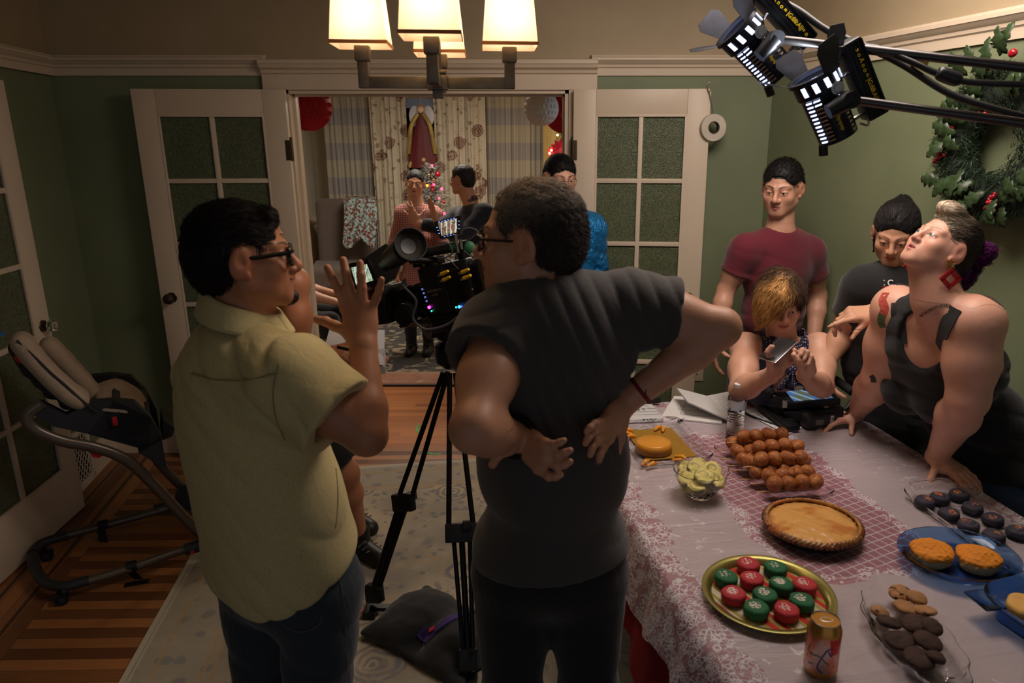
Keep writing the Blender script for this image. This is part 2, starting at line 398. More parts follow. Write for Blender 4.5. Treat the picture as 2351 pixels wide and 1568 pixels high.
# ---- rugs
def rugmat(name, fieldc, c2, c3, line, cx, cy, hw, hh, ang, bord, sc1, vst=.8):
    N = NT(name); p = N.mapv(N.pos(), loc=(0, 0, 0)); x, y, z = N.sep(p)
    ca, sa = math.cos(ang), math.sin(ang)
    lx = N.math('ADD', N.math('MULTIPLY', N.math('SUBTRACT', x, cx), ca), N.math('MULTIPLY', N.math('SUBTRACT', y, cy), sa))
    ly = N.math('SUBTRACT', N.math('MULTIPLY', N.math('SUBTRACT', y, cy), ca), N.math('MULTIPLY', N.math('SUBTRACT', x, cx), sa))
    q = N.comb(N.math('ABSOLUTE', lx), ly, 0.0)
    ed = N.math('MINIMUM', N.math('SUBTRACT', hw, N.math('ABSOLUTE', lx)), N.math('SUBTRACT', hh, N.math('ABSOLUTE', ly)))
    wq = N.n('ShaderNodeVectorMath', operation='ADD', inp={0: q, 1: N.mapv(N.noise(q, 6, 2, col=True), (.10, .10, 0))}).outputs[0]
    v1 = N.vor(wq, sc1, 'DISTANCE_TO_EDGE'); v2 = N.vor(wq, sc1*.5); v3 = N.vor(wq, sc1*2.3)
    vine = N.math('SUBTRACT', 1.0, N.ss(v1, .02, .05))
    ros = N.math('MULTIPLY', N.ss(v2, .42, .34), N.ss(N.math('SINE', N.math('MULTIPLY', v2, 60.0)), -.4, .3))
    spt = N.ss(v3, .32, .22)
    n = N.noise(wq, 1.7, 4); wear = N.noise(p, 14, 5, .7); fine = N.noise(p, 260, 2)
    c = N.mix(N.ss(n, .38, .62), lin(fieldc), lin(c2))
    c = N.mix(N.math('MULTIPLY', spt, .7), c, lin(c3)); c = N.mix(N.math('MULTIPLY', ros, .75), c, lin(c3))
    c = N.mix(N.math('MULTIPLY', N.math('MULTIPLY', vine, N.ss(N.noise(p, 7, 3), .4, .6)), vst), c, lin(line))
    inb = N.math('LESS_THAN', ed, bord[0])
    bc = N.mix(N.ss(N.vor(wq, sc1*1.6), .36, .28), lin(bord[1]), lin(bord[2])); c = N.mix(inb, c, bc)
    for q0 in (bord[0], bord[0]-.03, .10, .03):
        c = N.mix(N.math('MULTIPLY', N.math('LESS_THAN', N.math('ABSOLUTE', N.math('SUBTRACT', ed, q0)), .006), .8), c, lin(line if q0 > .04 else bord[3]))
    c = N.mix(N.math('LESS_THAN', ed, .02), c, lin(bord[3]))
    c = N.mix(N.math('MULTIPLY', N.ss(wear, .45, .75), .45), c, lin(c2))
    hs = N.n('ShaderNodeHueSaturation', inp={'Color': c, 'Value': N.math('ADD', .85, N.math('MULTIPLY', fine, .3))})
    N.base(hs.outputs[0]); N.P(Roughness=.95); N.bump(fine, .5, .003); return reg(N)
r0, r1, r2 = at(490, 1190, Z=0), at(285, 1568, Z=0), at(1080, 1058, Z=0)
ra = math.radians(9.0); ex = Vector((math.cos(ra), math.sin(ra), 0)); ey = Vector((-math.sin(ra), math.cos(ra), 0))
l0 = min(ex.dot(r0), ex.dot(r1)); t0 = ey.dot(r2); hw, hh = 1.32, 1.9
ctr = ex*(l0+hw)+ey*(t0-hh)
RUG1 = rugmat('faded_floral_rug', (136, 128, 114), (176, 160, 134), (104, 104, 108), (164, 134, 94), ctr.x, ctr.y, hw, hh, ra, (.30, (152, 142, 124), (128, 124, 118), (176, 166, 148)), 7.5, .45)
def rug(name, c, hw, hh, ang, m, lab):
    b = MB(); R = rotm(ang)
    b.grid(lambda s, t: R@Vector(((s*2-1)*hw, (t*2-1)*hh, 0))+Vector((c[0], c[1], .012+.0015*math.sin(s*40+t*13)*math.sin(t*31))), 40, 40)
    b.box((c[0], c[1], .005), (2*hw, 2*hh, .010), rot=R); o = b.build(name, m); tag(o, lab, 'rug'); return o
rug('area_rug', ctr, hw, hh, ra, RUG1, 'faded grey and cream floral rug under the tripod in the dining room')
RX0, RX1, RY0, RY1 = -2.25, .5, 5.13, 8.04
RUG2 = rugmat('navy_persian_rug', (46, 46, 50), (66, 62, 58), (150, 136, 112), (158, 146, 116), (RX0+RX1)/2, (RY0+RY1)/2, (RX1-RX0)/2, (RY1-RY0)/2, 0, (.32, (150, 104, 84), (168, 150, 120), (40, 36, 36)), 4.2)
rug('area_rug', ((RX0+RX1)/2, (RY0+RY1)/2), (RX1-RX0)/2, (RY1-RY0)/2, 0, RUG2, 'dark navy patterned rug with a dusty red border in the living room')
# ---- living room shell
LW = mat('pale_living_room_paint', (196, 188, 168), .6, var=.03)
WY = 8.95
struct(MB().box((-.4, WY+.07, 1.375), (6.6, .12, 2.75)).build('wall_living_far', LW, smooth=False))
struct(MB().box((-2.86, 6.5, 1.375), (.1, 4.9, 2.75)).build('wall_living_left', LW, smooth=False))
struct(MB().box((1.9, 6.5, 1.375), (.1, 4.9, 2.75)).build('wall_living_right', LW, smooth=False))
struct(moulding('baseboard_living_left', -2.81, 4.1, -2.81, WY, 1, 0, [(0, 0), (.02, 0), (.02, .2), (.01, .22), (0, .22)]))
struct(moulding('trim_7', -2.81, 4.1, -2.81, WY, 1, 0, [(0, .8), (.02, .8), (.03, .83), (.02, .86), (0, .86)]))
# ================================================================ SOFT SHAPES (bodies, clothes, food) grown from blended distance fields
def npv(v): return np.array(v, np.float32)
class Shape:
    def __init__(s): s.o = []; s.disp = []
    def _push(s, op, k, fn, lo, hi): s.o.append((op, k, fn, npv(lo), npv(hi))); return s
    def cap(s, a, b, ra, rb=None, k=.02, op='+'):
        rb = ra if rb is None else rb; a, b = npv(a), npv(b); ba = b-a; L2 = max(float(ba@ba), 1e-9)
        def fn(P):
            q = P-a; h = np.clip((q@ba)/L2, 0, 1); q = q-h[..., None]*ba
            return np.sqrt((q*q).sum(-1))-(ra+(rb-ra)*h)
        r = max(ra, rb); return s._push(op, k, fn, np.minimum(a, b)-r, np.maximum(a, b)+r)
    def cone(s, a, b, ra, rb, k=.02, op='+', rnd=.004):
        "flat ended tapered tube"
        a, b = npv(a), npv(b); L = float(np.linalg.norm(b-a)); u = (b-a)/L
        def fn(P):
            q = P-a; t = q@u; rad = np.sqrt(np.maximum((q*q).sum(-1)-t*t, 0)); h = np.clip(t/L, 0, 1)
            d1 = rad-(ra+(rb-ra)*h)+rnd; d2 = np.abs(t-L/2)-L/2+rnd
            return np.minimum(np.maximum(d1, d2), 0)+np.sqrt(np.maximum(d1, 0)**2+np.maximum(d2, 0)**2)-rnd
        r = max(ra, rb); return s._push(op, k, fn, np.minimum(a, b)-r, np.maximum(a, b)+r)
    def ell(s, c, r, R=None, k=.02, op='+'):
        c = npv(c); r = npv(r); Rm = np.eye(3, dtype=np.float32) if R is None else np.array(R, np.float32)
        def fn(P):
            q = (P-c)@Rm; k0 = np.sqrt(((q/r)**2).sum(-1)); k1 = np.sqrt(((q/(r*r))**2).sum(-1))+1e-9
            return k0*(k0-1)/k1
        m = float(r.max()); e = np.abs(Rm)@r; return s._push(op, k, fn, c-e, c+e)
    def box(s, c, h, R=None, rnd=.005, k=.005, op='+'):
        c = npv(c); h = npv(h); Rm = np.eye(3, dtype=np.float32) if R is None else np.array(R, np.float32)
        def fn(P):
            q = np.abs((P-c)@Rm)-h+rnd
            return np.sqrt((np.maximum(q, 0)**2).sum(-1))+np.minimum(q.max(-1), 0)-rnd
        e = np.abs(Rm)@h; return s._push(op, k, fn, c-e, c+e)
    def plane(s, p, n, k=.01, lo=None, hi=None):
        "cut away everything on the side n points to"
        p, n = npv(p), npv(n); n = n/np.linalg.norm(n)
        fn = lambda P: -((P-p)@n)
        return s._push('-', k, fn, lo if lo is not None else p-9, hi if hi is not None else p+9)
    def __add__(s, t): s.o += t.o; s.disp += t.disp; return s
    def bounds(s):
        A = [o for o in s.o if o[0] == '+']; return np.min([o[3] for o in A], 0), np.max([o[4] for o in A], 0)
    def ev(s, P):
        D = np.full(P.shape[:-1], 1.0, np.float32)
        for op, k, fn, lo, hi in s.o: D = comb(op, k, D, fn(P).astype(np.float32))
        for f in s.disp: D = D+f(P)
        return D
    def mesh(s, vox, lo=None, hi=None, iso=0.0):
        L, H = s.bounds(); mg = .03
        lo = L-mg if lo is None else npv(lo)-2*vox; hi = H+mg if hi is None else npv(hi)+2*vox
        cut = (npv(lo)+2*vox, npv(hi)-2*vox); n = np.ceil((hi-lo)/vox).astype(int)+1
        D = np.full(n, 1.0, np.float32); ax = [lo[i]+np.arange(n[i], dtype=np.float32)*vox for i in range(3)]
        for op, k, fn, a, b in s.o:
            m = k+2.5*vox+(.012 if s.disp else 0)
            i0 = np.maximum(np.floor((a-m-lo)/vox).astype(int), 0); i1 = np.minimum(np.ceil((b+m-lo)/vox).astype(int)+1, n)
            if (i1 <= i0).any(): continue
            sl = tuple(slice(i0[i], i1[i]) for i in range(3))
            P = np.stack(np.meshgrid(*[ax[i][sl[i]] for i in range(3)], indexing='ij'), -1)
            if op == '-' and (i1-i0).prod() > 4e5:      # big cuts only matter near existing surface
                Ds = D[sl]; mk = Ds < .06; 
                if mk.any():
                    q = Ds[mk]; Ds[mk] = comb(op, k, q, fn(P[mk]).astype(np.float32)); D[sl] = Ds
                continue
            D[sl] = comb(op, k, D[sl], fn(P).astype(np.float32))
        for f in s.disp:
            mk = np.abs(D) < .03
            ii = np.argwhere(mk); P = npv(lo)+ii.astype(np.float32)*vox; D[mk] += f(P)
        G = openvdb.FloatGrid(3*vox); G.copyFromArray(np.clip(D, -3*vox, 3*vox)); V, F = G.convertToQuads(iso)
        V = V.astype(np.float32)*vox+npv(lo); F = F[:, ::-1]
        c = V[F].mean(1); ok = ((c > cut[0]) & (c < cut[1])).all(1); F = F[ok]
        u, inv = np.unique(F, return_inverse=True); return V[u], inv.reshape(-1, 4)
def comb(op, k, a, b):
    if op == '-': b = -b; a, b = -a, -b
    if op == '&': a, b = -a, -b
    h = np.maximum(k-np.abs(a-b), 0)/max(k, 1e-6); r = np.minimum(a, b)-h*h*k*.25
    return -r if op in '-&' else r
class FR:
    "a local frame (origin, axes, scale) that adds shapes given in local coordinates"
    def __init__(s, o, R, sc=1.0): s.o, s.R, s.s = Vector(o), R, sc
    def p(s, q): return s.o+s.R@(Vector(q)*s.s)
    def loc(s, P): return ((P-npv(s.o))@np.array(s.R, np.float32))/s.s
    def cap(s, S, a, b, ra, rb=None, k=.02, op='+'): S.cap(s.p(a), s.p(b), ra*s.s, (ra if rb is None else rb)*s.s, k*s.s, op)
    def ell(s, S, c, r, R=None, k=.02, op='+'): S.ell(s.p(c), [x*s.s for x in r], s.R if R is None else s.R@R, k*s.s, op)
    def cone(s, S, a, b, ra, rb, k=.02, op='+'): S.cone(s.p(a), s.p(b), ra*s.s, rb*s.s, k*s.s, op)
    def box(s, S, c, h, R=None, rnd=.005, k=.005, op='+'): S.box(s.p(c), [x*s.s for x in h], s.R if R is None else s.R@R, rnd*s.s, k*s.s, op)
def join(parts):
    V = []; F = []; o = 0
    for v, f in parts: V.append(v); F.append(f+o); o += len(v)
    return np.concatenate(V), np.concatenate(F)
def npmesh(name, V, F, m, parent=None, col=None, smooth=True, relax=0):
    if relax:
        E_ = np.concatenate([F[:, [0, 1]], F[:, [1, 2]], F[:, [2, 3]], F[:, [3, 0]]]); n = len(V)
        for _ in range(relax):
            A = np.zeros((n, 3), np.float64); c = np.zeros(n)
            for d in range(3): A[:, d] = np.bincount(E_[:, 0], V[E_[:, 1], d], n)+np.bincount(E_[:, 1], V[E_[:, 0], d], n)
            c = np.bincount(E_[:, 0], minlength=n)+np.bincount(E_[:, 1], minlength=n)
            V = (V*.45+.55*A/np.maximum(c, 1)[:, None]).astype(np.float32)
    me = bpy.data.meshes.new(name); k = F.shape[1]
    me.vertices.add(len(V)); me.vertices.foreach_set('co', V.astype(np.float32).ravel())
    me.loops.add(F.size); me.loops.foreach_set('vertex_index', F.astype(np.int32).ravel())
    me.polygons.add(len(F)); me.polygons.foreach_set('loop_start', np.arange(0, F.size, k, dtype=np.int32))
    me.update(calc_edges=True)
    if col is not None:
        a = me.color_attributes.new('Col', 'FLOAT_COLOR', 'POINT'); c4 = np.ones((len(V), 4), np.float32); c4[:, :3] = col; a.data.foreach_set('color', c4.ravel())
    return finish(name, me, m, parent, smooth, 180)
def lc(c): return npv(lin(c)[:3])
def nz(P, s, seed=0.0):
    "cheap smooth pseudo noise, about -1..1"
    x, y, z = P[..., 0]*s+seed, P[..., 1]*s+seed*1.7, P[..., 2]*s+seed*.6
    return (np.sin(x+1.3*np.sin(y*1.1+z*.7))+np.sin(y*1.3+1.1*np.sin(z*1.2+x*.5))+np.sin(z*1.1+1.2*np.sin(x*.9+y*.8)))/3
def colmat(name, rough=.5, bump=.15, bscale=300, sss=0, spec=.5, sheen=0, mul=None, stretch=(1, 1, 1)):
    N = NT(name); a = N.n('ShaderNodeAttribute', attribute_name='Col'); p = N.mapv(N.pos(True), stretch)
    f = N.noise(p, bscale, 2); v = N.math('ADD', .90, N.math('MULTIPLY', f, .2))
    N.base(N.n('ShaderNodeHueSaturation', inp={'Color': a.outputs[0], 'Value': v}).outputs[0]); N.P(Roughness=rough)
    N.b.inputs['Specular IOR Level'].default_value = spec; N.b.inputs['Sheen Weight'].default_value = sheen
    if sss: N.b.inputs['Subsurface Weight'].default_value = sss; N.b.inputs['Subsurface Scale'].default_value = .012; N.b.inputs['Subsurface Radius'].default_value = (1, .35, .2)
    N.bump(f, bump, .0015); return reg(N)
SKIN = colmat('skin', .48, .25, 420, .12); HAIR = colmat('hair', .55, .5, 700, 0, .35, 0, stretch=(1, 1, .25))
# ---------------------------------------------------------------- anatomy
def head(S, H, jaw=1.0, nose=1.0, mouth=.0, eyeopen=.006, fem=0.0, cheek=1.0, bald=0):
    "H: FR at the skull centre, x = person's right, y = face forward, z = up"
    H.ell(S, (0, -.018, .034), (.075, .094, .080), k=.03)
    H.ell(S, (0, .020, -.022), (.064*cheek, .064, .076), k=.035)
    for s in (1, -1):
        H.ell(S, (s*.032, .044, -.056), (.026*cheek, .026, .026), k=.03)
        H.cap(S, (s*.051*jaw, .000, -.056), (s*.017, .066, -.089), .020, .018, .022)
        H.ell(S, (s*.040, .058, -.026), (.023*cheek, .022, .022), k=.02)
        H.cap(S, (s*.012, .080, .022), (s*.044, .062, .024), .010*(1-.2*fem), .010, .014)
        H.ell(S, (s*.068, -.01, .01), (.012, .03, .04), k=.02)
    H.cap(S, (-.010, .074, -.093), (.010, .074, -.093), .017*(1-.12*fem), None, .02)
    H.ell(S, (0, .070, -.060), (.030, .024, .026), k=.02)
    for s in (1, -1): H.ell(S, (s*.032, .0955, -.001), (.015, .0115, .011), k=.012, op='-')
    H.cap(S, (0, .084, .012), (0, .104*nose**.3, -.026), .0075, .0105*nose, .012)
    H.cap(S, (0, .100, -.026), (0, .103, -.030), .0120*nose, None, .006)
    for s in (1, -1):
        H.ell(S, (s*.0125*nose, .094, -.033), (.0085*nose, .011, .0075), k=.006)
        H.ell(S, (s*.007, .104, -.0405), (.0035, .005, .004), k=.003, op='-')
        e = (s*.031, .0735, .001)
        H.ell(S, e, (.0165, .0142, .0135), k=.006)
        H.ell(S, (e[0], e[1]+.012, e[2]-.0015), (.0135, .016, max(eyeopen, .0012)), k=.002, op='-')
    H.cap(S, (0, .088, -.044), (0, .090, -.050), .010, .008, .012)
    for s in (1, -1):
        H.cap(S, (s*.003, .0945, -.0555+mouth*.2), (s*.020, .085, -.0595), .0050, .0028, .004)
        H.cap(S, (0, .0935, -.0665-mouth), (s*.018, .085, -.0625-mouth*.5), .0058, .003, .005)
    H.ell(S, (0, .094, -.0610-mouth*.5), (.018, .009, .0012+mouth*.6), k=.0018, op='-')
    for s in (1, -1):
        Re = Matrix.Rotation(s*.35, 3, 'Z')@Matrix.Rotation(-.22, 3, 'X')
        H.ell(S, (s*.086, -.008, -.004), (.0085, .0215, .035), Re, k=.008)
        H.ell(S, (s*.0965, -.004, .003), (.0065, .0125, .020), Re, k=.003, op='-')
        H.ell(S, (s*.0935, .001, -.004), (.006, .005, .010), Re, k=.003, op='-')
        H.ell(S, (s*.083, .003, -.032), (.006, .009, .010), k=.006)
def face_col(H, skin, lip, brow=None, scalp=None, stub=None, blush=.06, bth=.0045, hairline=None):
    sk, lp = lc(skin), lc(lip)
    def f(V):
        P = H.loc(V); x, y, z = np.abs(P[:, 0]), P[:, 1], P[:, 2]; C = np.tile(sk, (len(V), 1)); C = C*(1+.06*nz(V, 60))[:, None]
        def mixin(m, c): nonlocal C; m = np.clip(m, 0, 1)[:, None]; C = C*(1-m)+c*m
        on = (np.abs(P) < .2).all(1)
        red = sk*npv((1.06, .80, .76))
        mixin(on*blush*5*np.exp(-((x-.045)**2+(z+.03)**2)/.0006-(y-.07)**2/.003), red)
        mixin(on*.35*np.exp(-(x**2+(z+.03)**2)/.00025)*(y > .09), red); mixin(on*.5*(x > .081)*(np.abs(z) < .05), red)
        if stub is not None:
            a = np.clip((-z-.040)/.02, 0, 1)*np.clip((y-.0)/.03, 0, 1)*(z > -.14); mixin(on*a*stub[1]*(.7+.3*nz(V, 500)), lc(stub[0]))
        d = np.sqrt((x/.022)**2+((z+.0615)/.0105)**2); mixin(on*(y > .078)*np.clip((1.05-d)*5, 0, 1)*.9, lp)
        mixin(on*(y > .078)*(np.abs(z+.0612) < .0013)*(x < .019)*.8, lp*.3)
        if brow is not None:
            zz = .0235+.006*np.sin((x-.012)/.04*2.4); mixin(on*(y > .045)*(x > .012)*(x < .052)*np.clip((bth*(1.15-(x-.012)/.055)-np.abs(z-zz))/.0015, 0, 1)*.9, lc(brow))
            dd = ((x-.031)/.0165)**2+((z-.000)/.0062)**2; mixin(on*(y > .07)*np.clip(1-np.abs(dd-1)*2.5, 0, 1)*(z > -.001)*.75, lc(brow))
        if scalp is not None:
            hl = hairline or (lambda x, y, z: ((z > .062) | ((y < -.03) & (z > -.05)) | (y < -.06) & (z > -.07)) & ~((x > .0775) & (y > -.045) & (z < .05)))
            mixin(on*hl(x, y, z).astype(float)*.95, lc(scalp))
        return C
    return f
EYEW = mat('eye_white', (225, 215, 205), .15, var=0, coat=.5); IRIS = mat('iris_brown', (60, 36, 20), .2, var=0); IRISG = mat('iris_grey', (96, 110, 112), .2, var=0); PUP = mat('pupil', (4, 4, 4), .1, var=0)
def eyes(H, parent, gaze=(0, 1, 0), iris=None):
    g = Vector(gaze).normalized(); R = H.R@frame(g.cross(Vector((0, 0, 1))), g) ; Rz = H.R@Matrix((g.cross(Vector((0, 0, 1))).normalized(), Vector((0, 0, 1)), g)).transposed()
    for s in (1, -1):
        b = MB(); r = .0128*H.s; c = H.p((s*.031, .0735, .001)); prof = [(r*math.sin(a), r*math.cos(a)) for a in np.linspace(0, math.pi, 15)]
        k = 0
        b.mat(2); b.lathe([(0, r*1.01), (r*.18, r*.995)], c, 16, R=Rz); b.mat(1); b.lathe([(r*.18, r*.995), (r*.44, r*.905)], c, 16, R=Rz)
        b.mat(0); b.lathe([(r*.44, r*.90)]+[p for p in prof if p[1] < r*.86], c, 16, R=Rz); b.build('eye', [EYEW, iris or IRIS, PUP], parent)
def hand(S, W, K, N, side, curl=(.3, .3, .3, .3), splay=(.12, .02, -.08, -.2), thumb=(.6, .75, .25, .3), s=1.0, k=.008):
    "W wrist, K towards the knuckles, N out of the back of the hand, side = direction of the thumb; returns finger chains"
    K = Vector(K).normalized(); T = Vector(side); T = (T-K*T.dot(K)).normalized(); N0 = Vector(N); N = K.cross(T); N = N if N.dot(N0) > 0 else -N
    W = Vector(W); base = []
    for i, t in enumerate((.030, .0105, -.010, -.029)):
        b = W+(K*(.090, .094, .089, .079)[i]+T*t)*s; base.append(b)
        S.cap(W+(T*t*.62+K*.008)*s, b-N*.003*s, .0135*s, .0115*s, .014)
    S.ell(W+(K*.05-N*.006)*s, (.036*s, .046*s, .016*s), frame(T, K), .012)
    S.cap(W+(T*.020+K*.018-N*.008)*s, W+(T*.036+K*.052-N*.010)*s, .016*s, .012*s, .012)
    Ls = ((.045, .027, .022), (.049, .031, .023), (.045, .029, .023), (.035, .021, .020)); out = []
    for i in range(4):
        p = base[i]; d = (K*math.cos(splay[i])+T*math.sin(splay[i])).normalized(); ax = d.cross(N).normalized(); ch = [p]
        cu = curl[i] if isinstance(curl[i], (tuple, list)) else (curl[i]*.9, curl[i]*1.1, curl[i]*.8)
        r = (.0100, .0102, .0096, .0084)[i]*s
        for j in range(3):
            d = Matrix.Rotation(-cu[j], 3, ax)@d; q = p+d*Ls[i][j]*s
            S.cap(p, q, r*(1-.07*j), r*(1-.07*(j+1)), k*.6 if j else .009); S.ell(q, (r*.95,)*3, None, .003) if j < 2 else None
            p = q; ch.append(p)
        out.append(ch)
    a, b_, c_, cv = thumb; p = W+(T*.026+K*.024-N*.006)*s; d = (K*a+T*b_-N*c_).normalized(); ax = d.cross(N*.6+T*-.4).normalized(); ch = [p]
    for j, (l, r) in enumerate(((.042, .0145), (.034, .0115), (.027, .0100))):
        if j: d = (Matrix.Rotation(-cv, 3, ax)@d).normalized()
        q = p+d*l*s; S.cap(p, q, r*s, (.0118, .0105, .0088)[j]*s, .010 if j == 0 else .004); p = q; ch.append(p)
    out.append(ch); return out
def arm(S, sh, el, wr, w=1.0, k=.02):
    sh, el, wr = Vector(sh), Vector(el), Vector(wr); m = el+(wr-el)*.28
    S.ell(sh, (.056*w,)*3, None, .04); S.cap(sh, el, .050*w, .040*w, k); S.ell(sh.lerp(el, .5), (.047*w,)*3, None, .05)
    S.cap(el, m, .038*w, .042*w, .02); S.cap(m, wr, .041*w, .027*w**.5, .02); S.ell(wr, (.028*w**.5,)*3, None, .01)
def torso(S, J, w=1.0, inf=0.0, hips=1.0, bust=0.0, lo=True):
    ch, wa, pe = Vector(J['chest']), Vector(J['waist']), Vector(J['pelvis']); up = (ch-wa).normalized()
    rt = (Vector(J['shR'])-Vector(J['shL'])).normalized(); R = frame(rt, up.cross(rt)); f = R.col[1]
    S.ell(ch, (.165*w+inf, .105*w+inf, .165+inf), R, .05)
    S.ell(wa, (.140*w+inf, .105*w+inf, .15+inf), R, .06)
    rp = (Vector(J['hipR'])-Vector(J['hipL'])).normalized(); R2 = frame(rp, (wa-pe).cross(rp))
    S.ell(pe, (.162*w*hips+inf, .120*w*hips**.5+inf, .125+inf), R2, .05)
    for sd in 'LR':
        n = Vector(J['neck']); sh = Vector(J['sh'+sd]); S.cap(n.lerp(ch, .30), sh, .048+inf*.8, .050*w**.5+inf*.8, .05)
        if bust: S.ell(ch+f*(.075*w+.02)+(sh-n)*.45-up*.045, (.058*bust, .055*bust, .058*bust), R, .04)
    return R
def neck(S, J, H, r=.056):
    n = Vector(J['neck']); top = H.p((0, -.022, -.045)); S.cap(top, n, r*.95, r*1.08, .03); S.cap(H.p((0, .01, -.07)), n+H.R.col[1]*.01, r*.7, r*.8, .03)
def leg(S, hip, kn, an, w=1.0, inf=0, toe=None, k=.04):
    hip, kn, an = Vector(hip), Vector(kn), Vector(an)
    S.cap(hip, kn, .086*w+inf, .056*w+inf, k); S.ell(kn, (.056*w+inf,)*3, None, .02); m = kn.lerp(an, .3); S.cap(kn, m, .052*w+inf, .056*w+inf, .03); S.cap(m, an, .055*w+inf, .036*w+inf, .03)
    if toe is not None: S.cap(an+Vector((0, 0, -.035)), Vector(toe), .035, .028, .02)
def split_mesh(S, coarse, fine, boxes):
    "one surface, finer voxels inside the given boxes (centre, half size)"
    parts = []; V, F = S.mesh(coarse)
    c = V[F].mean(1); ok = np.ones(len(F), bool)
    for (b, h) in boxes: ok &= ~((c > npv(b)-h+coarse*.6) & (c < npv(b)+h-coarse*.6)).all(1)
    F = F[ok]; u, inv = np.unique(F, return_inverse=True); parts.append((V[u], inv.reshape(-1, 4)))
    for (b, h) in boxes:
        parts.append(S.mesh(fine, npv(b)-h, npv(b)+h))
    return join(parts)
def strands(name, S, seeds, H, flow, length, m, parent, cols, n=2500, seg=6, r=.0006, lift=.004, seed=1, keep=None, curl=0, cfreq=60, drop=0):
    "thin locks lying on a hair surface S, following a flow given in head coordinates"
    rng = np.random.default_rng(seed); V0 = seeds[rng.integers(0, len(seeds), n)]
    if keep is not None: V0 = V0[keep(H.loc(V0))]
    n = len(V0); P = V0.copy(); st = length*(.6+.7*rng.random(n).astype(np.float32))/seg; path = [P.copy()]; ph = rng.random(n)*6.28
    lf = lift*(.3+rng.random(n)).astype(np.float32)
    for i in range(seg):
        e = .004
        g = np.stack([S.ev(P+npv(d)*e)-S.ev(P-npv(d)*e) for d in ((1, 0, 0), (0, 1, 0), (0, 0, 1))], -1); g /= np.linalg.norm(g, axis=1)[:, None]+1e-6
        f = flow(H.loc(P))@np.array(H.R, np.float32).T; f = f+.25*rng.normal(size=f.shape).astype(np.float32)*np.linalg.norm(f, axis=1)[:, None]*.5
        f = f-g*(f*g).sum(1)[:, None]*.97; f /= np.linalg.norm(f, axis=1)[:, None]+1e-6
        if curl:
            s_ = np.cross(f, g); f = f+s_*(curl*np.sin(ph+i*cfreq/10))[:, None]+g*(curl*.6*np.cos(ph+i*cfreq/10))[:, None]
        P = P+f*st[:, None]; d = S.ev(P); tgt = lf*(i+1)/seg*(1 if not drop else 1)
        P = P-g*((d-tgt)*(.9 if not drop else .9*(d > tgt)*0+.3))[:, None]
        if drop: P[:, 2] -= drop*st
        path.append(P.copy())
    A = np.stack(path, 1); k = seg+1                              # n,k,3
    T = np.gradient(A, axis=1); T /= np.linalg.norm(T, axis=2)[..., None]+1e-9
    up = rng.normal(size=(n, 1, 3)); X = np.cross(T, up); X /= np.linalg.norm(X, axis=2)[..., None]+1e-9; Yv = np.cross(T, X)
    rr = (r*(1-.75*(np.arange(k)/seg)**2))[None, :, None]; ring = []
    for q in range(3):
        a = 2*math.pi*q/3; ring.append(A+X*rr*math.cos(a)+Yv*rr*math.sin(a))
    V = np.stack(ring, 2).reshape(-1, 3); idx = np.arange(n*k*3).reshape(n, k, 3); F = []
    for q in range(3):
        q2 = (q+1) % 3; F.append(np.stack([idx[:, :-1, q], idx[:, :-1, q2], idx[:, 1:, q2], idx[:, 1:, q]], -1).reshape(-1, 4))
    C = npv([lc(c) for c in cols]) if not callable(cols) else None
    cc = (C[rng.integers(0, len(C), n)] if C is not None else cols(H.loc(V0), rng))
    return V.astype(np.float32), np.concatenate(F), np.repeat(cc, k*3, axis=0)
def hair(name, S, H, parent, vox=.003, base=(20, 16, 14), flow=None, length=.03, cols=((20, 16, 14),), n=2500, lift=.004, r=.0006, keep=None, colf=None, ridge=.0012, rs=260, curl=0, seg=6, cfreq=60, drop=0, seed=1):
    S.disp.append(lambda P: ridge*nz(P, rs)+ridge*.8*nz(P, rs*.4, 3))
    V, F = S.mesh(vox); b = lc(base); C = (colf(H.loc(V)) if colf else np.tile(b, (len(V), 1)))*(1+.35*nz(V, 300, 2))[:, None]
    if flow is not None:
        v2, f2, c2 = strands('s', S, V, H, flow, length, None, None, cols, n, seg, r, lift, seed, keep, curl, cfreq, drop)
        F = np.concatenate([F, f2+len(V)]); V = np.concatenate([V, v2]); C = np.concatenate([C, c2])
    return npmesh(name, V, F, HAIR, parent, np.clip(C, 0, 1))
def cloth(name, S, vox, m, parent, folds=(), relax=1):
    "folds: (amplitude, direction, frequency, warp)"
    for fo in folds:
        a, d, fq, wp = fo[:4]; msk = fo[4] if len(fo) > 4 else None; d = npv(d)/np.linalg.norm(d)
        def fd(P, a=a, d=d, fq=fq, wp=wp, msk=msk):
            v = (1-np.abs(np.sin((P@d)*fq*.5+wp*nz(P, 5, fq))))**1.6; m_ = np.clip(.35+.9*nz(P, 4.5, fq*.3), 0, 1)
            return a*(v-.3)*m_*(msk(P) if msk else 1)
        S.disp.append(fd)
    V, F = S.mesh(vox); return npmesh(name, V, F, m, parent, relax=relax)
